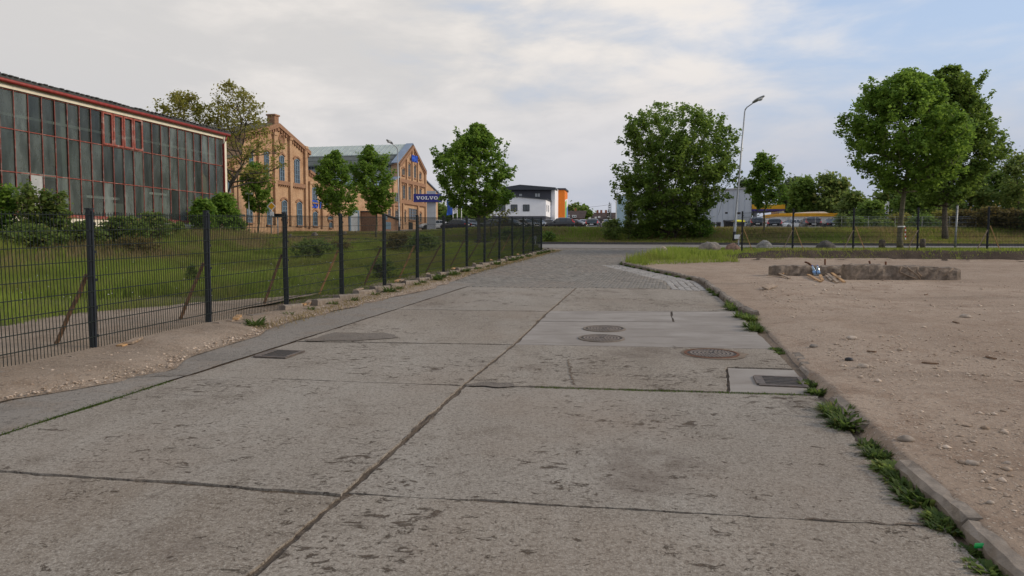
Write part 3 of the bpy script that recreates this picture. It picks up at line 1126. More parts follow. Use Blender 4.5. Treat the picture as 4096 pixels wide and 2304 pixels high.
def put_kerb(a, dz=0.0, roll=0.0, yaw=0.0, db=0.0, sl=1.0):
    b = float(kerb_b(a)) + 0.065 + db
    g_ = (float(kerb_b(a + 0.4)) - float(kerb_b(a - 0.4))) / 0.8
    o = bpy.data.objects.new('kerb_stone', random.choice(kms))
    COL.objects.link(o)
    o.parent = KERB
    x, y = RD(a, b)
    o.location = (x, y, SLOPE * y + dz)
    o.rotation_euler = (SLOPE, roll, -RZ - math.atan(g_) + yaw)
    o.scale = (1, sl, 1)


a = -3.0
while a < 7.9:
    if not 5.75 < a < 6.1:
        put_kerb(a, random.gauss(-0.035, .012), random.gauss(0, .05), random.gauss(0, .025), random.gauss(0, .015))
    a += 1.0
put_kerb(8.75, -0.085, 0.05, 0.03, 0.05)
put_kerb(9.75, -0.075, -0.10, -0.05, 0.10, 0.8)
put_kerb(14.3, 0.0, -0.30, 0.12, 0.08, 0.8)
a = 15.2
while a < 22:
    put_kerb(a, random.gauss(0, .01), random.gauss(0, .07), random.gauss(0, .03))
    a += 1.0
a = 22.2
while a < 29.5:
    put_kerb(a, random.gauss(0, .008), random.gauss(0, .03), 0.0)
    a += 0.91
# dark kerb on the far side of the cross road
FK = thing('road_kerb', None, None, (0, 0, 0))
tag(FK, kind='structure')
fk = MB()
fk.box((0, 0, 0.02), (0.98, 0.16, 0.30))
me_fk = fk.mesh('kerb_stone')
me_fk.materials.append(MT['kerb_dark'])
x = -30.0
while x < 48:
    d = (float(yfar(x + 0.5)) - float(yfar(x - 0.5)))
    ln = math.hypot(1, d)
    o = bpy.data.objects.new('kerb_stone', me_fk)
    COL.objects.link(o)
    o.parent = FK
    y = float(yfar(x))
    o.location = (x, y, SLOPE * y)
    o.rotation_euler = (0, -math.atan(SLOPE * d) , math.atan(d))
    x += 1.0 / ln
# edging stones under the left fence
EDG = thing('fence_edging', None, None, (0, 0, 0))
tag(EDG, kind='structure')
eds = [kerb_mesh('edging_stone', 0.98, 0.15, 0.13, 0.025, MT['kerb'], 10 + s_) for s_ in range(3)]
a = 3.0
while a < 43:
    o = bpy.data.objects.new('edging_stone', random.choice(eds))
    COL.objects.link(o)
    o.parent = EDG
    x, y = RD(a, -7.10 + 0.02 * math.sin(a) + (0.14 if a > 13 else 0))
    o.location = (x, y, SLOPE * y + (-0.05 if a < 12.5 else random.gauss(0.005, .012)))
    o.rotation_euler = (SLOPE, random.gauss(0, .03), -RZ + math.pi + random.gauss(0, .012))
    a += 1.0


# ---------------------------------------------------------------- manhole covers and drains
MT['tread'] = simple('pale_iron', (0.20, 0.165, 0.14), 0.7, 0.25, 15)
MT['trimdark'] = simple('dark_iron', (0.045, 0.038, 0.033), 0.85, 0.3, 20)  # cover darker than its raised treads, so the pattern stands out


def manhole(u, v, r, label, worn=False):
    x, y = gpx(u, v)
    c = Vector((x, y, SLOPE * y + 0.002))
    t = thing('manhole_cover', label, 'manhole cover', c)
    n_ax = Vector((0, -SLOPE, 1)).normalized()
    mb = MB()
    mb.lathe(c, [(r * 1.13, -.03), (r * 1.13, .013), (r * 1.02, .016), (r * 1.02, .004), (r * 0.9, .004), (r * .9, -.03)], 40, n_ax)
    mb.build('frame', MT['kerb'] if not worn else MT['rust'], t)
    mb = MB()
    mb.lathe(c, [(r * 0.99, -.03), (r * 0.99, .010), (r * .97, .012), (0.001, .012)], 40, n_ax)
    cov_ = mb.build('cover', MT['trimdark'], t)
    mb = MB()
    tilt = Matrix.Rotation(math.atan(SLOPE), 4, 'X')
    for k, rr in enumerate((0.2, 0.36, 0.52, 0.68, 0.84)):
        m_ = int(6 + k * 7)
        for j in range(m_):
            w0 = 2 * math.pi * (j + 0.12 + 0.3 * k) / m_
            w1 = 2 * math.pi * (j + 0.80 + 0.3 * k) / m_
            P = []
            for (q, w) in ((rr - .045, w0), (rr + .045, w0 + .05), (rr + .045, w1 + .05), (rr - .045, w1)):
                P.append(c + tilt @ Vector((math.cos(w) * r * q, math.sin(w) * r * q, 0.0125)))
            mb.prism(P, n_ax * 0.004)
    mb.build('tread', MT['tread'], cov_)
    if worn:
        rs = random.Random(5)
        V = []
        for k in range(70):
            w = 2 * math.pi * k / 70
            q = r * (1.18 + 0.42 * vnoise(w * 2.2, 1.0, 3) * (0.6 + 0.4 * math.cos(w)) + rs.uniform(0, .05))
            V.append((x + math.cos(w) * q, y + math.sin(w) * q))
        mb = MB()
        mb.add([Vector((p, q_, SLOPE * q_ + 0.0105)) for p, q_ in V], [tuple(range(70))])
        mb.build('dirt_ring', MT['stain'], t)
    return t


manhole(1520 * K_, 828 * K_, 0.30, 'round iron manhole cover farther up the pale repaired slab')
manhole(1513 * K_, 852 * K_, 0.30, 'round iron manhole cover nearer the joint of the pale repaired slab')
manhole(1790 * K_, 891 * K_, 0.31, 'round iron manhole cover ringed with brown dirt and weeds beside the drain grate', True)


def drain(a, b, la, lb, nb, label, horiz=True):
    x, y = RD(a, b)
    c = Vector((x, y, SLOPE * y + 0.006))
    t = thing('drain_grate', label, 'drain grate', c)
    ea = Vector((DX, DY, SLOPE * DY)).normalized()
    eb = Vector((DY, -DX, -SLOPE * DX)).normalized()
    mb = MB()
    mb.box(c + Vector((0, 0, .0)), (lb, la, 0.012), eb, ea)
    mb.build('shaft_shade', MT['black'], t)  # black plate on the slab: shade of a shaft put into its colour
    mb = MB()
    for s_ in (-1, 1):
        mb.box(c + ea * (s_ * la / 2) + Vector((0, 0, .002)), (lb + .05, .05, .018), eb, ea)
        mb.box(c + eb * (s_ * lb / 2) + Vector((0, 0, .004)), (.05 if s_ > 0 else .09, la - .05, .018), eb, ea)
    mb.build('frame', MT['iron'], t)
    for k in range(nb):
        mb = MB()
        mb.box(c + ea * (-la / 2 + la * (k + 1) / (nb + 1)) + Vector((0, 0, .004)), (lb - .05, la / (nb + 1) * 0.30, .009), eb, ea)
        mb.build('bar', MT['iron'], t)


drain(8.36, 1.13, 0.46, 0.44, 5, 'slotted iron drain grate in the small square slab by the kerb')
drain(8.72, -4.98, 0.46, 0.40, 5, 'slotted iron drain grate sunk at the edge of the road by the gutter strip')

# ---------------------------------------------------------------- scattered stones on the dirt (uncountable)
ico_v = np.array([(1, 0, 0), (-1, 0, 0), (0, 1, 0), (0, -1, 0), (0, 0, 1), (0, 0, -1)], float)
ico_f = np.array([(0, 2, 4), (2, 1, 4), (1, 3, 4), (3, 0, 4), (2, 0, 5), (1, 2, 5), (3, 1, 5), (0, 3, 5)])


def stones(name, x, y, z, r, mat):
    n = len(x)
    sc = r[:, None] * rng.uniform(0.55, 1.3, (n, 3)) * np.array([1.2, 1.0, 0.55])
    V = ico_v[None] * sc[:, None, :] * rng.uniform(0.75, 1.25, (n, 6, 1))
    w = rng.uniform(0, 6.28, n)
    c, s_ = np.cos(w), np.sin(w)
    Vx = V[..., 0] * c[:, None] - V[..., 1] * s_[:, None]
    Vy = V[..., 0] * s_[:, None] + V[..., 1] * c[:, None]
    P = np.stack([Vx + x[:, None], Vy + y[:, None], V[..., 2] + z[:, None] + sc[:, 2:3] * 0.25], -1).reshape(-1, 3)
    Fs = (np.arange(n)[:, None, None] * 6 + ico_f[None]).reshape(-1, 3)
    return link(name, np_mesh(name, P, Fs), mat)


_m = Mat('gravel_stone')
_c1 = _m.mix(_m.island, (0.24, 0.175, 0.125), (0.55, 0.45, 0.36))
_m.set('Base Color', _c1).set('Roughness', 0.95)
MT['gravelstone'] = _m.m
n = 22000
sb = 1.9 + rng.uniform(0, 1, n) ** 1.6 * 24
sa = rng.uniform(1.0, 30, n) * (0.35 + 0.65 * rng.uniform(0, 1, n))
xx, yy = RD(sa, sb)
keep = (yy < yter(xx) - 0.5) & (sb > kerb_b(sa) + 0.22) & (fnoise(xx * 0.5, yy * 0.5, 11, 2) > rng.uniform(0.30, 0.62, n))
xx, yy = xx[keep], yy[keep]
rr = 0.005 + rng.exponential(0.0075, len(xx))
tag(stones('gravel', xx, yy, lot_z(xx, yy), np.minimum(rr, 0.05), MT['gravelstone']), 'loose crushed stones lying over the brown gravel lot', 'gravel', kind='stuff')
n = 9000
sa = rng.uniform(3, 30, n) * (0.4 + 0.6 * rng.uniform(0, 1, n))
sb = verge_b(sa) - rng.exponential(0.45, n)
keep = (sb > -7.9)
sa, sb = sa[keep], sb[keep]
xx, yy = RD(sa, sb)
rr = 0.004 + rng.exponential(0.0055, len(xx))
tag(stones('gravel', xx, yy, zg(xx, yy) + 0.03 + 0.06 * smooth(0, .7, verge_b(sa) - sb) * smooth(15, 10, sa), np.minimum(rr, 0.028), MT['gravelstone']), 'loose crushed stones on the dirt strip under the fence', 'gravel', kind='stuff')


# ---------------------------------------------------------------- grass
def blades(name, x, y, z, h, w, mat, lean=0.45):
    n = len(x)
    az = rng.uniform(0, 6.283, n)
    la = rng.uniform(0, 6.283, n)
    ll = h * np.abs(rng.normal(0, lean, n))
    sx_, sy_ = np.cos(az) * w / 2, np.sin(az) * w / 2
    mx, my = x + np.cos(la) * ll * 0.35, y + np.sin(la) * ll * 0.35
    A = np.stack([x - sx_, y - sy_, z - 0.02], -1)
    B = np.stack([x + sx_, y + sy_, z - 0.02], -1)
    M1 = np.stack([mx + sx_ * .7, my + sy_ * .7, z + h * 0.6], -1)
    T = np.stack([x + np.cos(la) * ll, y + np.sin(la) * ll, z + h], -1)
    M0 = np.stack([mx - sx_ * .7, my - sy_ * .7, z + h * 0.6], -1)
    V = np.stack([A, B, M1, T, M0], 1).reshape(-1, 3)
    i = np.arange(n)[:, None] * 5
    Fs = np.concatenate([i + np.array([[0, 1, 2]]), i + np.array([[0, 2, 4]]), i + np.array([[4, 2, 3]])], 0)
    return link(name, np_mesh(name, V, Fs), mat)


def lawn_pts(n, y0, y1):
    x = rng.uniform(-46, 1.6, n)
    y = rng.uniform(y0, y1, n)
    q = 0.218 * y - x
    k = (y > fence_y(x) + 0.25) & (y < ynear(x) - 0.4) & (q < 28.3) & (x > -0.75 * y - 2)
    return x[k], y[k]


def bare(x, y):                                             # how bare the soil is
    a, b = to_ab(x, y)
    d = 1.1 * smooth(15, 11, a) * smooth(-11.0, -9.2, b) + 0.8 * smooth(11, 8.5, y)
    d = d + 0.9 * smooth(-8.0, -7.3, b) * smooth(40, 12, a)
    d = d + 1.1 * smooth(0.60, 0.72, fnoise(x * 0.28, y * 0.28, 21, 2)) * smooth(24, 15, y)
    return d


for (n, y0, y1, w0, hs) in ((130000, 6, 16, 0.010, 0.17), (300000, 16, 30, 0.014, 0.25), (330000, 30, 48, 0.024, 0.24), (200000, 48, 80, 0.040, 0.22)):
    x, y = lawn_pts(n, y0, y1)
    tallness = 0.30 + 0.9 * smooth(0.30, 0.70, fnoise(x * 0.22, y * 0.35, 31, 3)) + 1.0 * smooth(0.62, 0.74, fnoise(x * 1.3, y * 1.3, 71, 2))
    near_f = smooth(-7.3, -10.0, to_ab(x, y)[1])
    k = rng.uniform(0, 1, len(x)) > bare(x, y)
    x, y, tallness, near_f = x[k], y[k], tallness[k], near_f[k]
    h = hs * tallness * (0.40 + 0.60 * near_f) * rng.uniform(0.6, 1.35, len(x))
    tag(blades('lawn_grass', x, y, zg(x, y) + 0.03, h, w0 * rng.uniform(0.7, 1.4, len(x)), MT['grass']),
        {6: 'short trampled lawn grass close behind the wire fence', 16: 'tall green lawn grass behind the wire fence', 30: 'lawn grass in the middle of the fenced plot', 48: 'lawn grass at the far end of the fenced plot'}[y0], 'grass', kind='stuff')
# long dry grass on the bank below the glazed hall
n = 130000
x = rng.uniform(-40, -6, n)
y = rng.uniform(14, 52, n)
q = 0.218 * y - x
k = (q > 19.5 + 2.5 * fnoise(x * .5, y * .5, 3, 2)) & (q < 28.5) & (rng.uniform(0, 1, n) < 0.30 + 0.7 * smooth(.42, .62, fnoise(x * .4, y * .4, 8, 2)))
x, y = x[k], y[k]
tag(blades('dry_grass', x, y, zg(x, y) + .03, rng.uniform(0.22, 0.6, len(x)), rng.uniform(.015, .03, len(x)), MT['drygrass'], 0.6), 'long straw coloured dry grass on the bank below the glazed hall', 'grass', kind='stuff')
# terrace
n = 110000
x = rng.uniform(3.6, 32, n)
y = yter(x) + rng.uniform(-0.15, 1, n) * (ynear(x) - yter(x))
tip = smooth(11, 7, x)
k = (to_ab(x, y)[1] > pav_right(to_ab(x, y)[0]) + 0.05 + 0.25 * rng.uniform(0, 1, n)) & (rng.uniform(0, 1, n) < 0.45 + 0.55 * tip + 0.3 * smooth(3, 0, y - yter(x))) & ((y - yter(x) > 0.55 - 1.0 * fnoise(x * .8, y * 0, 3, 2)) | (x < 9))
x, y, tip = x[k], y[k], tip[k]
tag(blades('terrace_grass', x, y, zg(x, y) + .05, (0.09 + 0.24 * tip * smooth(.3, .6, fnoise(x * .9, y * .9, 2, 2))) * rng.uniform(.5, 1.5, len(x)), rng.uniform(.014, .03, len(x)), MT['grass']),
    'green grass on the raised strip between the gravel lot and the road', 'grass', kind='stuff')
# far verge and bank
n = 260000
x = rng.uniform(-30, 46, n)
d = rng.uniform(0.15, 8.2, n)
y = yfar(x) + d
face = smooth(3.6, 5.0, d)
thin = rng.uniform(0, 1, n) < np.where(d < 4, 0.42 + 0.4 * smooth(.4, .6, fnoise(x * .3, y * .5, 4, 2)), 1.0)
x, y, d, face = x[thin], y[thin], d[thin], face[thin]
dry = rng.uniform(0, 1, len(x)) < 0.10 + 0.42 * smooth(.42, .66, fnoise(x * .35, y * .35, 14, 2))
h = (0.08 + 0.15 * face) * rng.uniform(.5, 1.6, len(x))
w = rng.uniform(.03, .06, len(x))
tag(blades('bank_grass', x[~dry], y[~dry], zg(x, y)[~dry] + .03, h[~dry], w[~dry], MT['grass']), 'green grass covering the bank in front of the car park', 'grass', kind='stuff')
tag(blades('bank_grass', x[dry], y[dry], zg(x, y)[dry] + .03, h[dry] * 1.15, w[dry], MT['drygrass']), 'dry straw coloured grass mixed into the bank before the car park', 'grass', kind='stuff')
# ---------------------------------------------------------------- wire fences
def panel_mesh(name, L, H=1.83, rows=10):
    mb = MB()
    n = int(round(L / 0.05))
    r = 0.0031
    for i in range(1, n):
        x = L * i / n
        P = [(x - r, -r, 0.03), (x + r, -r, 0.03), (x + r, r, 0.03), (x - r, r, 0.03)]
        Q = [(p[0], p[1], H) for p in P]
        mb.add(P + Q, [(0, 1, 5, 4), (1, 2, 6, 5), (2, 3, 7, 6), (3, 0, 4, 7), (4, 5, 6, 7)])
    h = 0.0042
    for k in range(rows):
        z = 0.05 + (H - 0.08) * k / (rows - 1)
        for sgn in (-1, 1):
            y = sgn * (r + h)
            P = [(0, y - h, z - h), (0, y + h, z - h), (0, y + h, z + h), (0, y - h, z + h)]
            Q = [(L, p[1], p[2]) for p in P]
            mb.add(P + Q, [(0, 1, 5, 4), (1, 2, 6, 5), (2, 3, 7, 6), (3, 0, 4, 7)])
    me = mb.mesh(name)
    me.materials.append(MT['wire'])
    return me


def post_mesh(name, H=1.87):
    mb = MB()
    s_, c = 0.035, 0.012
    prof = [(-s_ + c, -s_), (s_ - c, -s_), (s_, -s_ + c), (s_, s_ - c), (s_ - c, s_), (-s_ + c, s_), (-s_, s_ - c), (-s_, -s_ + c)]
    mb.prism([(p, q, -0.25) for p, q in prof], (0, 0, H + 0.25))
    mb.box((0.0, -0.045, H / 2), (0.03, 0.016, H - 0.04))         # clamping rail
    mb.box((0, 0, H + 0.008), (0.078, 0.078, 0.016))              # cap
    for k in range(5):                                            # clamps, part of the rail
        mb.box((0.045, -0.03, 0.25 + k * 0.36), (0.025, 0.03, 0.035))
    me = mb.mesh(name)
    me.materials.append(MT['post'])
    return me


PM, PN = post_mesh('post'), panel_mesh('wire_panel', 2.5)


def wire_fence(label, pts):
    """pts: (x, y) of the posts"""
    base = gv(*pts[0])
    t = thing('wire_fence', label, 'fence', base)
    for i, (x, y) in enumerate(pts):
        p = gv(x, y)
        nx = pts[min(i + 1, len(pts) - 1)]
        pv = pts[max(i - 1, 0)]
        yaw = math.atan2(nx[1] - pv[1], nx[0] - pv[0])
        o = link('post', PM, None, t)
        o.location = p - base
        o.rotation_euler = (random.gauss(0, .006), random.gauss(0, .006), yaw)
        if i + 1 < len(pts):
            q = gv(*nx)
            d = q - p
            L = math.hypot(d.x, d.y)
            o = link('wire_panel', PN, None, t)
            o.location = p - base + Vector((0, 0, 0.0)) + Vector((d.y, -d.x, 0)) / L * 0.045
            o.rotation_euler = (0, -math.atan2(d.z, L), math.atan2(d.y, d.x))
            o.scale = (math.hypot(L, d.z) / 2.5, 1, 1)
    return t


FU = [362, 828, 1141, 1365, 1536, 1668, 1773, 1859, 1931, 1992, 2046, 2092, 2132, 2165]
FB = -7.30


def a_of_u(u, b):
    k = (u - 2048) / F
    return (-b * DX * k - b * DY) / (DX - k * DY)


FA = [a_of_u(u, FB) for u in FU]
FA = [0.35 * fa + 0.65 * (FA[0] + (FA[-1] - FA[0]) * i / 13) if i > 6 else fa for i, fa in enumerate(FA)]
fence_pts = [RD(FA[0] - 5.0, FB), RD(FA[0] - 2.5, FB)] + [RD(a, FB) for a in FA]
wire_fence('long anthracite double-rod wire fence between the road and the lawn', fence_pts)
RU = [2966, 3168, 3410, 3667, 3945, 4245, 4600]
rf = []
for u in RU:
    k = (u - 2048) / F
    # on the line (10.35,33.6) + t (.977,-.213)
    tt_ = (k * 33.6 - 10.35) / (0.977 + 0.213 * k)
    rf.append((10.35 + 0.977 * tt_, 33.6 - 0.213 * tt_))
wire_fence('short wire fence on the grass strip behind the gravel lot', rf)


def plank(name, p, q, w, th, mat, label, cat, group=None, roll=0.0):
    p, q = Vector(p), Vector(q)
    ax = (q - p)
    L = ax.length
    ax.normalize()
    ay = ax.cross(Vector((0, 0, 1)))
    ay = ay.normalized() if ay.length > 1e-4 else Vector((1, 0, 0))
    ay = (Matrix.Rotation(roll, 4, ax) @ ay)
    az = ax.cross(ay)
    mb = MB()
    n = 4
    V, Fs = [], []
    rs = random.Random(L * 1000)
    for i in range(n + 1):
        c = p + ax * L * i / n
        j = rs.gauss(0, 0.004)
        e = rs.uniform(-0.015, 0.015) if i in (0, n) else 0
        for (s1, s2) in ((-1, -1), (1, -1), (1, 1), (-1, 1)):
            V.append(c + ay * (s1 * w / 2 + j) + az * (s2 * th / 2) + ax * e * s1)
    for i in range(n):
        for k in range(4):
            Fs.append((i * 4 + k, i * 4 + (k + 1) % 4, i * 4 + 4 + (k + 1) % 4, i * 4 + 4 + k))
    Fs += [(3, 2, 1, 0), tuple(n * 4 + k for k in range(4))]
    mb.add(V, Fs)
    base = p if p.z < q.z else q
    return tag(mb.build(name, mat, None, base), label, cat, group)


wm = [MT['woodred'], MT['woodred'], MT['woodred'], MT['wood'], MT['woodred'], MT['wood'], MT['woodred']]
ordw = ['first', 'second', 'third', 'fourth', 'fifth', 'sixth', 'seventh', 'eighth', 'ninth', 'tenth', 'eleventh', 'twelfth', 'thirteenth', 'fourteenth']
for i, a in enumerate(FA[:13]):
    db, da = random.uniform(0.6, 0.8), random.uniform(0.1, 0.35)
    x, y = RD(a + da, FB - db)
    x2, y2 = RD(a + 0.02, FB - 0.08)
    hh = random.uniform(0.95, 1.12)
    plank('wooden_brace', gv(x, y, 0.03), gv(x2, y2, hh), 0.045, 0.028, wm[i % 7],
          'slanted wooden brace propping the %s post of the long wire fence' % ordw[i], 'brace', 'wooden braces behind the long wire fence')
for i, a in enumerate(FA[:11]):
    for k in range(2 if i in (0, 1, 2, 4) else 1):
        aa = a + 0.32 + 0.12 * k
        x, y = RD(aa - 0.17, FB + 0.26 + 0.05 * k)
        x2, y2 = RD(aa + 0.17, FB + 0.16 + random.uniform(-.05, .12))
        dz = 0.10 + 0.026 * k if i < 3 else 0.16
        plank('wood_offcut', gv(x, y, dz), gv(x2, y2, dz + 0.012), 0.09, 0.03, MT['wood'] if (i + k) % 2 == 0 else MT['woodgrey'],
              ('upper' if k else 'lower') + ' board offcut at the foot of the %s post of the long fence' % ordw[i], 'offcut', 'board offcuts at the feet of the fence posts')
for i, (x, y) in enumerate(rf[:5]):
    for sgn in (-1, 1):
        if i == 3 and sgn == 1:
            continue
        p = gv(x + sgn * 0.42, y - 0.10 - 0.12 * sgn, 0.05)
        q = gv(x + 0.05 * sgn, y - 0.09, 1.0 + 0.08 * sgn)
        plank('wooden_brace', p, q, 0.06, 0.03, MT['wood'] if sgn > 0 else MT['woodgrey'],
              '%s wooden brace on the %s post of the short fence from its free end' % ('pale' if sgn > 0 else 'weathered', ordw[i]), 'brace', 'wooden braces of the short wire fence')

# ---------------------------------------------------------------- glazed hall
HQ = 29.0


def HP(yc, z, out=0.0, q=HQ):                                # point on the hall front
    return Vector((0.218 * yc - q + out * DY, yc - out * DX, z))


EA = Vector((DX, DY, 0))
EN = Vector((DY, -DX, 0))                                    # outward, to the right
YC, PWD, NP = 48.0, 0.717, 32
zS, z2, z1, z0_, zE = 3.15, 4.93, 6.79, 8.50, 8.72
Y0 = YC - PWD * NP
hall = thing('glazed_hall', 'long factory hall with dirty wired glass front in red steel glazing bars', 'building', HP(YC - 10, zf(*HP(YC - 10, 0).xy)))


def hbox(mb, ya, yb, za, zb, out, th):
    c = (HP(ya, za, out) + HP(yb, zb, out)) / 2
    return mb.box(c, ((HP(yb, 0) - HP(ya, 0)).length, th, abs(zb - za)), EA, EN * -1)


wall = MB()
hbox(wall, Y0, YC, 1.0, zS - 0.12, 0.02, 0.30)
hbox(wall, Y0, YC, z0_, zE, 0.0, 0.25)
wall.build('wall', MT['cream'], hall)
mb = MB()
mb.box(HP(YC + 0.12, (1 + zE) / 2, -0.02), (0.26, 0.40, zE - 1.0), EA, -EN)
mb.build('corner_pier', MT['cream'], hall)
mb = MB()
hbox(mb, Y0, YC, zS - 0.12, zS - 0.02, 0.10, 0.26)
mb.build('sill', MT['redwin'], hall)
for z in (zS + 0.02, z2, z1, z0_ - 0.03):
    mb = MB()
    hbox(mb, Y0, YC, z - 0.018, z + 0.018, 0.02, 0.05)
    mb.build('transom', MT['redwin'], hall)
vents = set(i for i in range(NP) if 38.0 < Y0 + PWD * (i + 0.5) < 41.0)
for i in range(NP + 1):
    mb = MB()
    yb = Y0 + PWD * i
    hbox(mb, yb - 0.012, yb + 0.012, zS - 0.02, z0_ + 0.16, 0.055, 0.045)
    mb.build('mullion', MT['redwin'], hall)
rows = [(zS + 0.04, z2 - 0.03), (z2 + 0.03, z1 - 0.03), (z1 + 0.03, z0_)]
MT['board'] = simple('pale_board', (0.40, 0.41, 0.41), 0.8, 0.1, 3)
MT['tan'] = simple('tan_board', (0.34, 0.25, 0.12), 0.8, 0.2, 3)
pidx = 0
for i in range(NP):
    ya, yb = Y0 + PWD * i + 0.02, Y0 + PWD * (i + 1) - 0.02
    ym = (ya + yb) / 2
    uu = 2698 - F * HQ / ym
    for r, (za, zb) in enumerate(rows):
        mb = MB()
        tl = random.gauss(0, 0.006)
        mb.add([HP(ya, za, tl), HP(yb, za, -tl), HP(yb, zb, -tl + random.gauss(0, .004)), HP(ya, zb, tl)], [(0, 1, 2, 3)])
        m_ = random.choices([MT['hallglass'], MT['hallglass_pale'], MT['hallglass_dark']], [6, 1 if r else 2, 2.5])[0]
        if r == 0 and 105 < uu < 165:
            m_ = MT['board']
        o = mb.build('pane', m_, hall)
        if r == 1 and 815 < uu < 850:
            mb = MB()
            mb.add([HP(ya + .05, za, -.05), HP(yb - .05, za, -.05), HP(yb - .1, za + 0.9, -.05), HP(ya + .05, za + 1.35, -.05)], [(0, 1, 2, 3)])
            mb.build('board', MT['tan'], o)
    if i in vents:
        mb = MB()
        for (p0, p1, q0, q1) in ((ya, yb, z1 + .03, z1 + .12), (ya, yb, z0_ - .12, z0_ - .03), (ya, ya + .09, z1 + .12, z0_ - .12), (yb - .09, yb, z1 + .12, z0_ - .12)):
            hbox(mb, p0, p1, q0, q1, 0.07, 0.07)
        mb.build('vent_frame', MT['redwin'], hall)
# gutter, downpipe, roof
mb = MB(True)
mb.tube([HP(Y0 - 0.3, zE + 0.06, 0.28), HP(YC + 0.45, zE + 0.06, 0.28)], 0.095, 8)
mb.build('gutter', MT['redgut'], hall)
mb = MB(True)
mb.tube([HP(YC + 0.15, zE, 0.28), HP(YC + 0.12, zE - 0.25, 0.26), HP(YC + 0.0, zE - 0.55, 0.14), HP(YC + 0.0, 2.0, 0.14)], 0.06, 8)
mb.build('downpipe', MT['redgut'], hall)
rb = -EN
roofp = MB()
P = [HP(Y0 - .4, zE + 0.12, 0.34), HP(YC + .5, zE + 0.12, 0.34), HP(YC + .5, zE + 1.7, -9.0), HP(Y0 - .4, zE + 1.7, -9.0)]
roofp.prism(P, (0, 0, 0.14))
P = [HP(Y0 - .4, zE + 1.7, -9.0), HP(YC + .5, zE + 1.7, -9.0), HP(YC + .5, zE + 0.1, -18), HP(Y0 - .4, zE + .1, -18)]
roofp.prism(P, (0, 0, 0.14))
rf_ = roofp.build('roof', MT['rooftile'], hall)
mb = MB()
mb.box((0, 0, 0), (0.20, 0.22, 0.045), EA, -EN)
me_et = mb.mesh('eave_tile')
me_et.materials.append(MT['rooftile'])
yy_ = Y0
while yy_ < YC + 0.3:
    o = link('eave_tile', me_et, None, rf_)
    o.location = HP(yy_, zE + 0.27 + random.gauss(0, .012), 0.30 + random.gauss(0, .02)) - ORG[rf_]
    yy_ += 0.30
# red metal fascia under the tiles
mb = MB()
hbox(mb, Y0 - .3, YC + .4, zE + 0.02, zE + 0.12, 0.15, 0.10)
mb.build('fascia', MT['redgut'], hall)
# inside
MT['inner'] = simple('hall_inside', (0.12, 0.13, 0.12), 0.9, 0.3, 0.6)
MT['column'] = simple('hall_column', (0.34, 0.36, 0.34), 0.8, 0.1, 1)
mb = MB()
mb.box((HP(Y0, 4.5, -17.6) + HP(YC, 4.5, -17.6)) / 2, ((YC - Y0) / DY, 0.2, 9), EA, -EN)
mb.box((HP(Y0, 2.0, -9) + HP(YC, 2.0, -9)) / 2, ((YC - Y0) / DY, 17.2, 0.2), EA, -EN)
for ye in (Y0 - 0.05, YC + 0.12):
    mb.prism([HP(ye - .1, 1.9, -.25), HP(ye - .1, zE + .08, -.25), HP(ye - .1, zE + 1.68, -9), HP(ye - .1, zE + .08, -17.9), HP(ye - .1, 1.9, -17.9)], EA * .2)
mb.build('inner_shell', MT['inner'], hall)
for ye in (27.0, 31.3, 36.2, 41.5, 45.6):
    mb = MB()
    mb.box(HP(ye, 5.2, -0.7), (0.28, 0.28, 6.6), EA, -EN)
    mb.build('column', MT['column'], hall)
mb = MB()
hbox(mb, Y0, YC, z0_ - 1.05, z0_ - 0.93, -0.55, 0.10)
mb.build('crane_rail', MT['column'], hall)
for (ye, z, L, r_) in ((36.4, 5.15, 2.6, 0.35), (40.2, 4.3, 2.4, 0.10), (44.5, 4.8, 1.6, 0.2)):
    mb = MB()
    mb.box(HP(ye, z, -2.2), (L, 0.5, 0.13), Vector((DX, DY, 0.0)), -EN)
    mb.build('light_fitting', MT['white'], hall)
for (ye, z, w_, h_) in ((29.5, 4.1, 1.0, 1.3), (33.8, 4.6, 0.8, 0.7), (34.0, 3.6, 1.3, 0.9), (42.5, 3.9, 1.4, 0.5), (38.8, 6.2, 0.8, 0.7), (28.3, 6.6, 1.4, 1.0), (46.6, 4.2, 0.6, 1.0)):
    mb = MB()
    mb.box(HP(ye, z, -3.4), (w_, 0.3, h_), EA, -EN)
    mb.build('crate', MT['tan'] if z > 6 else MT['column'], hall)

# ---------------------------------------------------------------- brick halls, one front line
BQ = 42.0


def su(u):                                                   # world y on the brick front below pixel column u
    return on_q(u, 981, BQ).y


def zu(u, v):
    return on_q(u, v, BQ).z


def BP(yc, z, out=0.0):
    return HP(yc, z, out, BQ)


def bbox(mb, ya, yb, za, zb, out, th):                       # out: centre of the box from the wall face
    c = (BP(ya, za, out) + BP(yb, zb, out)) / 2
    return mb.box(c, ((BP(yb, 0) - BP(ya, 0)).length, th, abs(zb - za)), EA, -EN)


def gable_solid(mb, outline, depth):                         # outline: (yc, z) front polygon, extruded to the back
    mb.prism([BP(y, z, 0.0) for y, z in outline], -EN * depth)


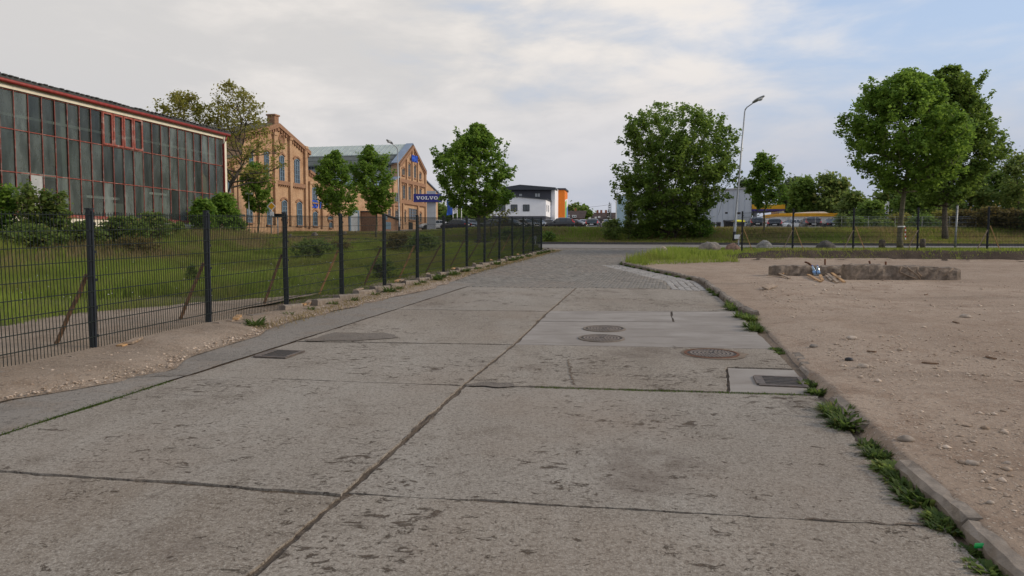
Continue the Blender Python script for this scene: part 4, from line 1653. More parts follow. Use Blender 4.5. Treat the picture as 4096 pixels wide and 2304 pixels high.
def window(t, u0, v0, u1, v1, arch=True, frame='winblue', pane='paneblue', bars=(2, 4), sill=True, ring=True):
    ya, yb = su(u0), su(u1)
    um = (u0 + u1) / 2
    zt, zb = zu(um, v0), zu(um, v1)
    w = yb - ya
    rise = 0.22 * w if arch else 0.0
    n = 7
    top = [(ya + w * k / (n - 1), zt - rise + rise * math.sin(math.pi * k / (n - 1))) for k in range(n)] if arch else [(ya, zt), (yb, zt)]
    outl = [(yb, zb), (ya, zb)][::-1] + top[::-1]
    fr = MB()
    # frame: outer band as small boxes
    t_ = 0.10
    bbox(fr, ya, ya + t_, zb, zt - rise, 0.05, 0.08)
    bbox(fr, yb - t_, yb, zb, zt - rise, 0.05, 0.08)
    bbox(fr, ya, yb, zb, zb + t_, 0.055, 0.08)
    for (p, q) in zip(top[:-1], top[1:]):
        a_, b_ = BP(*p, 0.05), BP(*q, 0.05)
        fr.prism([a_, b_, b_ - Vector((0, 0, t_)), a_ - Vector((0, 0, t_))], EN * 0.05)
    nb, nr = bars
    for k in range(1, nb):
        yc = ya + w * k / nb
        bbox(fr, yc - .03, yc + .03, zb + t_, zt - rise * 0.3 - t_, 0.05, 0.05)
    for k in range(1, nr):
        zc = zb + (zt - zb - rise) * k / nr
        bbox(fr, ya + t_, yb - t_, zc - .03, zc + .03, 0.047, 0.05)
    o = fr.build('window', MT[frame], t)
    pm = MB()
    pm.add([BP(y, z, 0.02) for y, z in outl], [tuple(range(len(outl)))])
    pm.build('pane', MT[pane], o)
    if sill:
        sm = MB()
        bbox(sm, ya - .12, yb + .12, zb - 0.16, zb - 0.01, 0.10, 0.22)
        sm.build('sill', MT['brickdark'], o)
    if ring and arch:
        rg = MB()
        g_ = 0.16
        for k in range(n - 1):
            p, q = top[k], top[k + 1]
            c_ = ((ya + yb) / 2, zt - rise - 0.4 * w)
            d1 = Vector((p[0] - c_[0], p[1] - c_[1])).normalized() * (g_ + 0.18)
            d2 = Vector((q[0] - c_[0], q[1] - c_[1])).normalized() * (g_ + 0.18)
            e1, e2 = d1.normalized() * g_, d2.normalized() * g_
            rg.prism([BP(p[0] + e1.x, p[1] + e1.y, 0.0), BP(q[0] + e2.x, q[1] + e2.y, 0.0), BP(q[0] + d2.x, q[1] + d2.y, 0.0), BP(p[0] + d1.x, p[1] + d1.y, 0.0)], EN * 0.12)
        rg.build('arch', MT['brickdark'], o)
    return o


def pilaster(t, u, v0, v1, w=0.55, out=0.28, name='pilaster', cap=True):
    yc = su(u)
    mb = MB()
    za, zb = zu(u, v0), zu(u, v1)
    bbox(mb, yc - w / 2, yc + w / 2, zb, za, out / 2, out)
    if cap:
        bbox(mb, yc - w / 2 - .08, yc + w / 2 + .08, za - 0.05, za + 0.22, out / 2 + .04, out + .1)
    mb.build(name, MT['brick'], t)


def band(t, u0, v0, u1, h, out, name='string_course', mat='brickdark', dentil=True):
    ya, yb = su(u0), su(u1)
    z = zu(u0, v0)
    mb = MB()
    bbox(mb, ya, yb, z - h / 2, z + h / 2, out / 2, out)
    if dentil:
        k = ya
        while k < yb - 0.2:
            bbox(mb, k, k + 0.16, z - h / 2 - 0.16, z - h / 2 + .01, out * .35, out * .7)
            k += 0.42
    mb.build(name, MT[mat], t)


def rake(t, p, q, out=0.3, h=0.42, drop=0.0, mat='brickdark', name='rake_cornice'):
    mb = MB()
    n = 14
    for k in range(n):                                        # stepped brick corbels under a continuous coping
        a0, a1 = k / n, (k + 0.55) / n
        y0, z0 = p[0] + (q[0] - p[0]) * a0, p[1] + (q[1] - p[1]) * a0
        y1, z1_ = p[0] + (q[0] - p[0]) * a1, p[1] + (q[1] - p[1]) * a1
        mb.prism([BP(y0, z0 - h - .34, 0), BP(y1, z1_ - h - .34, 0), BP(y1, z1_ - h, 0), BP(y0, z0 - h, 0)], EN * out * .6)
    mb.prism([BP(p[0], p[1] - h, 0), BP(q[0], q[1] - h, 0), BP(q[0], q[1] + .02, 0), BP(p[0], p[1] + .02, 0)], EN * out)
    return mb.build(name, MT[mat], t)


def flat_roof_quads(mb, quads, th=0.15):
    for qd in quads:
        mb.prism(qd, (0, 0, th))
    return mb


# --- hall with the chimney
yR, yP = su(1237), su(1118)
yL = 2 * yP - yR
zEv, zPk = zu(1237, 607), zu(1118, 500)
zB = 1.6
yA = su(1332)
yAL = yL - (yA - yR)
zA0, zA1 = zu(1240, 682), zu(1330, 745)
hall1 = thing('brick_hall', 'yellow brick factory hall with chimney and tall arched blue windows', 'building', BP(yP, zf(*BP(yP, 0).xy)))
mb = MB()
gable_solid(mb, [(yL, zB), (yR, zB), (yR, zEv), (yP, zPk), (yL, zEv)], 34)
mb.build('nave_wall', MT['brick'], hall1)
mb = MB()
gable_solid(mb, [(yR + .01, zB), (yA, zB), (yA, zA1), (yR + .01, zA0)], 33.5)
gable_solid(mb, [(yAL, zB), (yL - .01, zB), (yL - .01, zA0), (yAL, zA1)], 33.5)
mb.build('aisle_wall', MT['brick'], hall1)
mb = MB()
for (p, q, o_) in (((yP, zPk), (yR + .45, zEv - .1), 0), ((yP, zPk), (yL - .45, zEv - .1), 0)):
    mb.prism([BP(p[0], p[1] + .05, -0.35), BP(q[0], q[1] + .05, -0.35), BP(q[0], q[1] + .05, -34.3), BP(p[0], p[1] + .05, -34.3)], (0, 0, 0.16))
for (p, q) in (((yR + .05, zA0), (yA + .4, zA1)), ((yL - .05, zA0), (yAL - .4, zA1))):
    mb.prism([BP(p[0], p[1] + .05, -0.35), BP(q[0], q[1] + .0, -0.35), BP(q[0], q[1] + .0, -33.8), BP(p[0], p[1] + .05, -33.8)], (0, 0, 0.14))
mb.build('roof', MT['moss'], hall1)
for k in range(6):
    mb = MB()
    b0 = -3.0 - k * 5.0
    y0 = yP + (yL - yP) * 0.62
    y1 = yP + (yL - yP) * 0.32
    zz0 = zPk + (zEv - zPk) * 0.62 + .28
    zz1 = zPk + (zEv - zPk) * 0.32 + .28
    mb.prism([BP(y0, zz0, b0), BP(y1, zz1, b0), BP(y1, zz1, b0 - 1.2), BP(y0, zz0, b0 - 1.2)], (0, 0, 0.06))
    mb.build('skylight', MT['paneblue'], hall1)
mb = MB()
cz = zPk + 0.1
mb.box(BP(yP + .1, cz + 0.2, -0.55), (0.85, 0.85, 1.2), EA, -EN)
mb.box(BP(yP + .1, cz + 0.86, -0.55), (1.05, 1.05, 0.16), EA, -EN)
mb.build('chimney', MT['brickdark'], hall1)
rake(hall1, (yP, zPk + .1), (yR + .25, zEv))
rake(hall1, (yP, zPk + .1), (yL - .25, zEv))
rake(hall1, (yR + .1, zA0 + .02), (yA + .2, zA1 + .02), 0.25, 0.3)
rake(hall1, (yL - .1, zA0 + .02), (yAL - .2, zA1 + .02), 0.25, 0.3)
Z2 = lambda x, y: (550 + x / 2.07, 300 + y / 2.07)
for (x0, y0, x1, y1) in ((935, 610, 968, 842), (1060, 637, 1096, 862), (1184, 668, 1222, 885), (1307, 697, 1348, 903)):
    window(hall1, *Z2(x0, y0), *Z2(x1, y1), bars=(2, 5))
for (x0, y0, x1, y1) in ((907, 1078, 953, 1222), (1074, 1060, 1113, 1240), (1198, 1037, 1240, 1190), (1322, 1052, 1363, 1245)):
    window(hall1, *Z2(x0, y0), *Z2(x1, y1), bars=(2, 4))
for (x0, y0, x1, y1) in ((755, 875, 776, 975), (755, 1066, 778, 1190), (690, 870, 715, 970), (690, 1060, 715, 1190)):
    window(hall1, *Z2(x0, y0), *Z2(x1, y1), bars=(2, 3))
for x, y0, y1 in ((1010, 560, 1225), (1140, 500, 1235), (1266, 540, 1245), (1392, 610, 1255)):
    pilaster(hall1, *(Z2(x, y0)[0], Z2(x, y0)[1], Z2(x, y1)[1]), w=0.5)
for x in (835, 800):
    pilaster(hall1, Z2(x, 0)[0], Z2(0, 790)[1], Z2(0, 1225)[1], w=0.45)
band(hall1, *Z2(1030, 868), Z2(1395, 0)[0], 0.42, 0.24)
band(hall1, *Z2(690, 800), Z2(1000, 0)[0], 0.35, 0.2)
mb = MB(True)
mb.lathe(BP(su(Z2(1207, 0)[0]), zu(*Z2(1207, 540)), 0), [(0.62, 0), (0.62, .10), (0.45, .10), (0.45, .02)], 18, EN)
mb.build('round_niche', MT['brickdark'], hall1)
Z3 = lambda x, y: (1100 + x / 2.9, 500 + y / 2.9)
for (x0, y0, x1, y1) in ((432, 722, 491, 900), (442, 1005, 493, 1170), (585, 800, 625, 930), (615, 1058, 660, 1096), (630, 1130, 660, 1190)):
    window(hall1, *Z3(x0, y0), *Z3(x1, y1), bars=(2, 3))
for x in (402, 545, 668):
    pilaster(hall1, Z3(x, 0)[0], Z3(0, 680 + (x - 400) * 0.4)[1], Z3(0, 1195)[1], w=0.5)


# --- lettering from strokes
GLY = {'V': [[(0, 1), (.5, 0), (1, 1)]], 'L': [[(0, 1), (0, 0), (1, 0)]], 'M': [[(0, 0), (0, 1), (.5, .3), (1, 1), (1, 0)]],
       'N': [[(0, 0), (0, 1), (1, 0), (1, 1)]], 'R': [[(0, 0), (0, 1), (.8, 1), (1, .85), (1, .65), (.8, .5), (0, .5)], [(.5, .5), (1, 0)]],
       'S': [[(1, .9), (.8, 1), (.2, 1), (0, .85), (0, .65), (.2, .52), (.8, .48), (1, .35), (1, .15), (.8, 0), (.2, 0), (0, .1)]],
       'D': [[(0, 0), (0, 1), (.65, 1), (1, .75), (1, .25), (.65, 0), (0, 0)]]}


def stroke_text(mb, txt, o, ex, ez, w, h, gap, th, depth, nrm):
    """o: lower left corner; ex, ez unit vectors"""
    x = 0.0
    for ch in txt:
        if ch == ' ':
            x += w * 0.7
            continue
        for st in GLY[ch]:
            for (p, q) in zip(st[:-1], st[1:]):
                A = o + ex * (x + p[0] * w) + ez * (p[1] * h)
                B = o + ex * (x + q[0] * w) + ez * (q[1] * h)
                d = (B - A).normalized()
                s_ = d.cross(nrm) * th / 2
                mb.prism([A - s_ - d * th * .4, B - s_ + d * th * .4, B + s_ + d * th * .4, A + s_ - d * th * .4], nrm * depth)
        x += w + gap
    return mb


UP = Vector((0, 0, 1))
mb = MB()
ya, yb = su(Z3(430, 0)[0]), su(Z3(540, 0)[0])
stroke_text(mb, 'SD N', BP(ya, zu(*Z3(430, 953)), 0.06), EA, UP, 0.55, 0.75, 0.25, 0.14, 0.08, EN)
mb.build('lettering', MT['bluepaint'], hall1)

# --- hall with the metal roof
yL2, yR2, yP2 = su(1597), su(1703), su(1652)
zE2, zP2 = zu(1598, 656), zu(1652, 582)
yAl2, yAr2 = su(1540), su(1752)
zAl0, zAl1 = zu(1600, 712), zu(1545, 745)
hall2 = thing('brick_hall', 'yellow brick factory hall with pale green metal roof and blue letters in its gable', 'building', BP(yP2, zf(*BP(yP2, 0).xy)))
zB2 = 2.6
mb = MB()
gable_solid(mb, [(yL2, zB2), (yR2, zB2), (yR2, zE2), (yP2, zP2), (yL2, zE2)], 1.2)
mb.build('gable_wall', MT['brick'], hall2)
mb = MB()
mb.prism([BP(yL2 + .4, zB2, -1.2), BP(yR2 - .4, zB2, -1.2), BP(yR2 - .4, zE2 - .5, -1.2), BP(yL2 + .4, zE2 - .5, -1.2)], -EN * 58)
k = 0.0
while k < 57:                                                 # upright ribs of the clerestory sheeting
    mb.box(BP(yL2 + .4, (zE2 + zAl0) / 2, -1.6 - k), (0.10, 0.12, zE2 - zAl0 + 0.2), EA, -EN)
    k += 0.5
mb.build('clerestory', MT['corrug'], hall2)
mb = MB()
gable_solid(mb, [(yAl2, zB2), (yL2 - .01, zB2), (yL2 - .01, zAl0), (yAl2, zAl1)], 50)
gable_solid(mb, [(yR2 + .01, zB2), (yAr2, zB2), (yAr2, zAl1 + .6), (yR2 + .01, zAl0 + .5)], 50)
mb.build('aisle_wall', MT['brick'], hall2)


def slope_pt(f, back, lift=0.05):                             # on the left slope; f 0 ridge .. 1 eave
    return BP(yP2 + (yL2 - 0.5 - yP2) * f, zP2 + (zE2 - .15 - zP2) * f + lift, -back)


def slope_ptr(f, back, lift=0.05):
    return BP(yP2 + (yR2 + 0.5 - yP2) * f, zP2 + (zE2 - .15 - zP2) * f + lift, -back)


rf2 = MB()
rf2.prism([slope_pt(0, .9), slope_pt(.52, .9), slope_pt(.52, 60), slope_pt(0, 60)], (0, 0, .14))
rf2.prism([slope_ptr(0, .9), slope_ptr(1, .9), slope_ptr(1, 60), slope_ptr(0, 60)], (0, 0, .14))
r2 = rf2.build('roof', MT['greenroof'], hall2)
mb = MB()
k = 1.2
while k < 60:
    A, B = slope_pt(0.0, k, .19), slope_pt(.52, k, .19)
    mb.prism([A, B, B - EN * .07, A - EN * .07], (0, 0, .07))
    k += 0.75
mb.build('standing_seam', MT['greenroof'], r2)
mb = MB()
mb.prism([slope_pt(.52, .9, -.05), slope_pt(1, .9, -.05), slope_pt(1, 60, -.05), slope_pt(.52, 60, -.05)], (0, 0, .14))
for f in (.54, .77, .99):
    A, B = slope_pt(f, .9, .09), slope_pt(f, 60, .09)
    mb.tube([A, B], 0.06, 5)
k = 1.2
while k < 60:
    A, B = slope_pt(0.53, k, .09), slope_pt(1.0, k, .09)
    mb.prism([A, B, B - EN * .12, A - EN * .12], (0, 0, .04))
    k += 2.2
mb.build('lower_roof', MT['darkroof'], hall2)
mb = MB()
for (fa, fb, fn) in ((0, 1.0, slope_pt), (0, 1.0, slope_ptr)):
    A, B = fn(fa, -0.15, .2), fn(fb, -0.15, .2)
    A2, B2 = fn(fa, 1.0, .2), fn(fb, 1.0, .2)
    mb.prism([A, B, B2, A2], (0, 0, .12))
mb.build('gable_coping', MT['slate_blue'], hall2)
mb = MB()
mb.prism([BP(yL2 - .05, zAl0 + .05, .3), BP(yAl2 - .4, zAl1 - .05, .3), BP(yAl2 - .4, zAl1 - .05, -50), BP(yL2 - .05, zAl0 + .05, -50)], (0, 0, .14))
mb.prism([BP(yR2 + .05, zAl0 + .55, .3), BP(yAr2 + .4, zAl1 + .55, .3), BP(yAr2 + .4, zAl1 + .55, -50), BP(yR2 + .05, zAl0 + .55, -50)], (0, 0, .14))
mb.build('aisle_roof', MT['slate_blue'], hall2)
rake(hall2, (yP2, zP2 - .05), (yR2, zE2 - .1), 0.3, 0.4)
rake(hall2, (yP2, zP2 - .05), (yL2, zE2 - .1), 0.3, 0.4)
MT['winold'] = simple('old_window_frame', (0.17, 0.14, 0.11), 0.7, 0.2, 4)
for (x0, y0, x1, y1) in ((1478, 508, 1508, 585), (1546, 455, 1575, 603), (1610, 473, 1637, 617), (1672, 562, 1698, 633),
                         (1482, 700, 1511, 858), (1548, 715, 1575, 872), (1610, 730, 1637, 885), (1672, 742, 1698, 895),
                         (1383, 785, 1428, 890), (1308, 980, 1341, 1105), (1395, 988, 1428, 1120), (1495, 1000, 1516, 1130), (1672, 1022, 1698, 1128)):
    window(hall2, *Z3(x0, y0), *Z3(x1, y1), frame='winold', pane='paneblue' if y0 < 950 else 'pane', bars=(2, 4), arch=(x0 != 1383))
window(hall2, *Z3(1553, 970), *Z3(1645, 1103), frame='winold', pane='pane', bars=(3, 4), arch=False)
for x, y0, y1 in ((1448, 470, 1200), (1528, 385, 880), (1594, 260, 880), (1655, 430, 890), (1742, 545, 1200), (1480, 900, 1200), (1655, 930, 1200), (1288, 740, 1190), (1370, 690, 1190)):
    pilaster(hall2, Z3(x, 0)[0], Z3(0, y0)[1], Z3(0, y1)[1], w=0.5, out=0.25, cap=False)
band(hall2, *Z3(1450, 640), Z3(1742, 0)[0], 0.55, 0.26)
band(hall2, *Z3(1450, 885), Z3(1742, 0)[0], 0.55, 0.26)
band(hall2, *Z3(1285, 905), Z3(1445, 0)[0], 0.4, 0.22)
mb = MB()
bbox(mb, su(Z3(1552, 0)[0]), su(Z3(1592, 0)[0]), zB2, zu(*Z3(1570, 1128)), 0.06, 0.12)
mb.build('door', MT['black'], hall2)
mb = MB()
stroke_text(mb, 'MNR', BP(su(Z3(1573, 0)[0]), zu(*Z3(1573, 418)), 0.30), EA, UP, 0.62, 0.85, 0.26, 0.19, 0.14, EN)
mb.build('lettering', MT['bluepaint'], hall2)

# --- low link between the two halls
lnk = thing('link_building', 'low brick link with roller door and lean-to shed between the two brick halls', 'building', BP(su(1430), zf(*BP(su(1430), 0).xy)))
mb = MB()
ym_ = su(1435)
gable_solid(mb, [(yA + .02, 2), (yAl2 - .02, 2), (yAl2 - .02, 7.4), (ym_ + 2.2, 7.6), (ym_, 9.6), (ym_ - 3.5, 7.6), (yA + .02, 7.2)], 20)
mb.build('wall', MT['brick'], lnk)
mb = MB()
bbox(mb, su(Z3(868, 0)[0]), su(Z3(955, 0)[0]), 2.6, zu(*Z3(900, 1012)), 0.05, 0.14)
dr = mb.build('roller_door', MT['corrug'], lnk)
mb = MB()
ya, yb, zt = su(Z3(868, 0)[0]), su(Z3(955, 0)[0]), zu(*Z3(900, 1012))
bbox(mb, yb, yb + .35, 2.6, zt + .3, 0.1, 0.2)
bbox(mb, ya - .35, ya, 2.6, zt + .3, 0.1, 0.2)
bbox(mb, ya, yb, zt, zt + .3, 0.1, 0.2)
mb.build('door_frame', MT['winblue'], dr)
mb = MB()
k = 2.9
while k < zt:
    bbox(mb, ya + .02, yb - .02, k, k + .03, 0.13, 0.04)
    k += 0.3
mb.build('slat_ribs', MT['corrug'], dr)
mb = MB()
ya, yb, zt = su(Z3(1000, 0)[0]), su(Z3(1275, 0)[0]), zu(*Z3(1010, 1010))
mb.prism([BP(ya, 2.4, 0.02), BP(yb, 2.4, 0.02), BP(yb, zt - .9, 0.02), BP(ya, zt, 0.02)], EN * 2.2)
mb.build('shed', MT['brickdark'], lnk)
mb = MB()
mb.prism([BP(ya - .2, zt + .02, 0.0), BP(yb + .2, zt - .88, 0.0), BP(yb + .2, zt - .88, 2.5), BP(ya - .2, zt + .02, 2.5)], (0, 0, .12))
mb.build('shed_roof', MT['rooftile'], lnk)
for (x0, y0, x1, y1) in ((1068, 1055, 1130, 1095), (1230, 1065, 1251, 1098), (1108, 1125, 1170, 1210)):
    mb = MB()
    bbox(mb, su(Z3(x0, 0)[0]), su(Z3(x1, 0)[0]), max(2.5, zu(*Z3(x0, y1))), zu(*Z3(x0, y0)), 2.24, 0.06)
    mb.build('blue_door' if y0 > 1100 else 'blue_window', MT['bluepaint'] if y0 < 1 else MT['winblue'], lnk)


# ---------------------------------------------------------------- street lamps
def street_lamp(label, base, top, tip, head_len, leanr=0.0):
    """base, top of the straight pole, tip of the arm: world points"""
    base, top, tip = Vector(base), Vector(top), Vector(tip)
    t = thing('street_lamp', label, 'street lamp', base)
    ax = (top - base).normalized()
    mb = MB(True)
    L = (top - base).length
    mb.tube([base - ax * .3, base + ax * 1.2, base + ax * 1.25, base + ax * (L * .5), top], [0.105, 0.105, 0.075, 0.065, 0.05], 10)
    mb.build('pole', MT['galv'], t)
    mb = MB(True)
    mb.tube([base - ax * .3, base + ax * 0.75], [0.112, 0.110], 10)
    mb.build('base_sleeve', MT['trim'], t)
    d = (tip - top)
    mb = MB(True)
    pts = [top - ax * 0.1, top + ax * 0.12 + d * 0.03, top + d * 0.22 + ax * 0.16, tip]
    mb.tube(pts, [0.05, 0.048, 0.043, 0.038], 8)
    mb.build('arm', MT['galv'], t)
    dn = d.normalized()
    dn = Vector((dn.x, dn.y, dn.z * 0.55)).normalized()
    sd = dn.cross(UP).normalized()
    up_ = sd.cross(dn)
    mb = MB(True)
    V, Fs = [], []
    n = 8
    for i in range(n + 1):
        f_ = i / n
        w_ = 0.17 * (0.45 + 0.9 * math.sin(math.pi * min(1, f_ * 0.85 + .12)))
        h_ = 0.12 * (0.5 + 0.6 * math.sin(math.pi * min(1, f_ * .8 + .15)))
        c = tip + dn * (head_len * (f_ - 0.12))
        for k in range(8):
            w = 2 * math.pi * k / 8
            V.append(c + sd * (math.cos(w) * w_) + up_ * (math.sin(w) * (h_ if math.sin(w) > 0 else h_ * .35)))
    for i in range(n):
        for k in range(8):
            Fs.append((i * 8 + k, i * 8 + (k + 1) % 8, i * 8 + 8 + (k + 1) % 8, i * 8 + 8 + k))
    Fs += [tuple(range(8))[::-1], tuple(range(n * 8, n * 8 + 8))]
    mb.add(V, Fs)
    hd = mb.build('lamp_head', MT['galv'], t)
    mb = MB(True)
    mb.lathe(tip + dn * (head_len * .5) - up_ * 0.03, [(0.20, 0.0), (0.19, .05), (0.12, .10), (0.01, .12)], 12, -up_)
    o = mb.build('lamp_glass', MT['lampglass'], hd)
    return t


Yl = 54.2
xb = at(2935, 965, Yl).x
street_lamp('leaning galvanised street lamp beside the big bushy tree', gv(xb, Yl), at(2979, 446, Yl), at(3018, 408, Yl - .6), 0.95)
Yl = 77.0
xb = at(1598, 950, Yl).x
street_lamp('upright galvanised street lamp in front of the brick halls', gv(xb, Yl), at(1590, 600, Yl), at(1566, 573, Yl - 1), 1.0)

# ---------------------------------------------------------------- blue pylon sign and flags
Yp = 106.0
pc = gv(at(1726, 900, Yp).x, Yp)
py = thing('pylon_sign', 'grey pylon carrying a wide blue sign box with white letters', 'sign', pc)
ztop = at(1726, 764, Yp).z
mb = MB()
mb.box((pc.x, pc.y, (pc.z + ztop) / 2 - .2), (1.25, 0.42, ztop - pc.z + .4))
mb.build('column', MT['pylon'], py)
mb = MB()
k = pc.z + 0.6
while k < ztop:
    mb.box((pc.x, pc.y, k), (1.26, 0.43, 0.02))
    k += 0.95
mb.build('panel_joint', MT['galv'], py)
x0, x1 = at(1651, 790, Yp - .5).x, at(1761, 790, Yp - .5).x
zt, zb = at(1700, 776, Yp - .5).z, at(1700, 808, Yp - .5).z
mb = MB()
mb.box(((x0 + x1) / 2 + .12, Yp - 0.1, (zt + zb) / 2), (x1 - x0, 1.1, zt - zb))
bx_ = mb.build('sign_box', MT['volvoblue'], py)
mb = MB()
yfz = Yp - 0.652
hL = (zt - zb) * 0.40
zl = (zt + zb) / 2 - hL / 2
wL = (x1 - x0) * 0.135
xs_ = (x0 + x1) / 2 + .12 - wL * 5 * 0.58


def poly_xz(pts, d=0.06):
    mb.prism([Vector((p, yfz, q)) for p, q in pts], (0, -d, 0))


for i, ch in enumerate('VOLVO'):
    X0 = xs_ + i * wL * 1.18
    S = lambda p, q: (X0 + p * wL, zl + q * hL)
    if ch == 'V':
        poly_xz([S(0.02, .86), S(.28, .86), S(.56, .24), S(.48, 0), S(.36, 0)])
        poly_xz([S(.48, 0), S(.62, 0), S(.90, .86), S(.72, .86), S(.52, .24)])
        poly_xz([S(-.06, .86), S(.42, .86), S(.42, 1), S(-.06, 1)])
        poly_xz([S(.62, .86), S(1.04, .86), S(1.04, 1), S(.62, 1)])
    elif ch == 'O':
        for k in range(16):
            w0, w1 = 2 * math.pi * k / 16, 2 * math.pi * (k + 1) / 16
            poly_xz([S(.5 + .54 * math.cos(w0), .5 + .52 * math.sin(w0)), S(.5 + .54 * math.cos(w1), .5 + .52 * math.sin(w1)),
                     S(.5 + .26 * math.cos(w1), .5 + .36 * math.sin(w1)), S(.5 + .26 * math.cos(w0), .5 + .36 * math.sin(w0))])
    else:
        poly_xz([S(.14, .14), S(.40, .14), S(.40, .86), S(.14, .86)])
        poly_xz([S(0, .86), S(.56, .86), S(.56, 1), S(0, 1)])
        poly_xz([S(0, 0), S(.98, 0), S(.98, .14), S(0, .14)])
        poly_xz([S(.80, .14), S(.98, .14), S(.98, .42), S(.88, .42)])
mb.build('lettering', MT['white'], bx_)


def flag(u, vt, vb, Y, flagspec, label):
    b = gv(at(u, vb, Y).x, Y)
    zt_ = at(u, vt, Y).z
    t = thing('flagpole', label, 'flag', b)
    mb = MB(True)
    mb.tube([b - UP * .3, Vector((b.x, b.y, zt_))], [0.07, 0.045], 8)
    mb.build('pole', MT['white'], t)
    if flagspec:
        w, h, mat, side, marks = flagspec
        mb = MB(True)
        n, m_ = 6, 10
        V, Fs = [], []
        for j in range(m_ + 1):
            for i in range(n + 1):
                f_ = i / n
                V.append(Vector((b.x + side * (0.06 + f_ * w * (0.92 + .06 * math.sin(j * .8))), Y + 0.16 * math.sin(f_ * 5 + j * .5) * f_, zt_ - .15 - h * j / m_ - f_ * .15)))
        for j in range(m_):
            for i in range(n):
                k = j * (n + 1) + i
                Fs.append((k, k + 1, k + n + 2, k + n + 1))
        mb.add(V, Fs)
        fo = mb.build('flag_cloth', mat, t)
        if marks:
            mk = MB()
            for (px_, pz_, s1, s2) in marks:
                mk.box((b.x + side * (0.06 + px_ * w), Y - 0.25, zt_ - .15 - pz_ * h), (s1 * w, .02, s2 * h))
            mk.build('emblem', MT['trim'], fo)
    return t


flag(1812, 790, 900, 118, (0.95, 2.5, MT['flagblue'], -1, None), 'white flagpole flying a plain blue banner flag')
flag(1829, 800, 900, 118, (0.60, 1.9, MT['white'], -1, [(.5, .12, .6, .05), (.35, .35, .3, .08), (.65, .35, .2, .1), (.35, .6, .4, .05), (.6, .72, .4, .06)]), 'white flagpole flying a white banner with dark marks')
flag(1846, 800, 900, 119, (0.12, 1.2, MT['flagblue'], 1, None), 'white flagpole with a furled blue flag beside the white banner')
# ---------------------------------------------------------------- white and orange office building
OY = 180.0
Z4 = lambda x, y: (1650 + x / 3.22, 600 + y / 3.22)
off = thing('office_building', 'modern white and anthracite office block with orange stair tower', 'building', gv(at(2100, 880, OY).x, OY))


def A4(x, y, Y):
    return at(*Z4(x, y), Y)


def vbox(mb, x0, x1, y0, y1, z0, z1):
    return mb.box(((x0 + x1) / 2, (y0 + y1) / 2, (z0 + z1) / 2), (x1 - x0, y1 - y0, z1 - z0))


zgO = zf(8, OY) - 0.5
xl, xr = A4(770, 700, OY).x, A4(1718, 700, OY).x
zt0, zt1, zw = A4(1260, 612, OY).z, A4(1718, 640, OY).z, A4(1718, 851, OY).z
xr2, yr2 = A4(1832, 700, OY + 13).x, OY + 13
mb = MB()
mb.prism([Vector((xl, OY, zw)), Vector((xr, OY, zw)), Vector((xr, OY, zt1)), Vector((xl, OY, zt0 + 1.2))], (2.5, 13, 0))
mb.build('lower_wall', MT['officewhite'], off)
mb = MB()
mb.prism([Vector((xl + .05, OY + .08, zgO)), Vector((xr - .05, OY + .08, zgO)), Vector((xr - .05, OY + .08, zw)), Vector((xl + .05, OY + .08, zw))], (2.5, 13, 0))
mb.build('plinth', MT['officedark'], off)
mb = MB()
mb.prism([Vector((xl - .3, OY - .3, zt0 + 1.2)), Vector((xr + .2, OY - .3, zt1)), Vector((xr + .2, OY - .3, zt1 + .25)), Vector((xl - .3, OY - .3, zt0 + 1.45))], (2.6, 13.4, 0))
mb.build('lower_roof', MT['officeroof'], off)
# upper storey
UY = OY + 8
xa, xb_ = A4(1150, 560, UY).x, A4(1832, 560, UY).x
zr0, zr1, zf0, zwall = A4(1385, 450, UY).z, A4(1832, 486, UY).z, A4(1832, 516, UY).z, A4(1832, 612, UY).z
xm = A4(1385, 450, UY).x
mb = MB()
mb.prism([Vector((xa, UY, zwall - 2)), Vector((xb_, UY, zwall - 2)), Vector((xb_, UY, zf0)), Vector((xa, UY, zf0))], (2.0, 12, 0))
mb.build('upper_wall', MT['officedark'], off)
mb = MB()
mb.prism([Vector((xa, UY - 1.1, zf0)), Vector((xb_ + .1, UY - 1.1, zf0)), Vector((xb_ + .1, UY - 1.1, zr1)), Vector((xm, UY - 1.1, zr0)), Vector((xa, UY - 1.1, zr0 - .7))], (2.2, 13.5, 0))
mb.build('upper_roof', MT['officeroof'], off)
mb = MB()
xc0, xc1 = A4(1834, 560, UY).x, A4(1876, 560, UY + 6).x
mb.prism([Vector((xb_ + .02, UY - .6, zgO)), Vector((xc1, UY + 5.5, zgO)), Vector((xc1, UY + 5.5, A4(1876, 512, UY + 6).z)), Vector((xb_ + .02, UY - .6, zr1 - .1))], (-3.0, 2, 0))
mb.build('side_wall', MT['officewhite'], off)
TY = UY + 5.4
xo0, xo1 = A4(1876, 560, TY).x, A4(1960, 560, TY).x
xo2 = A4(1998, 560, TY + 9).x
zo = A4(1900, 514, TY).z
mb = MB()
mb.prism([Vector((xo0, TY, zgO)), Vector((xo1, TY, zgO)), Vector((xo2, TY + 9, zgO)), Vector((xo0 - 1, TY + 9, zgO))], (0, 0, zo - zgO))
mb.build('stair_tower', MT['orange'], off)
mb = MB()
mb.prism([Vector((xo0 - .1, TY - .2, zo)), Vector((xo1 + .2, TY - .2, zo)), Vector((xo2 + .3, TY + 9.2, zo)), Vector((xo0 - 1, TY + 9, zo))], (0, 0, 0.45))
mb.build('tower_roof', MT['officeroof'], off)
dv = (Vector((xo2, TY + 9, 0)) - Vector((xo1, TY, 0)))
nv = Vector((dv.y, -dv.x, 0)).normalized()
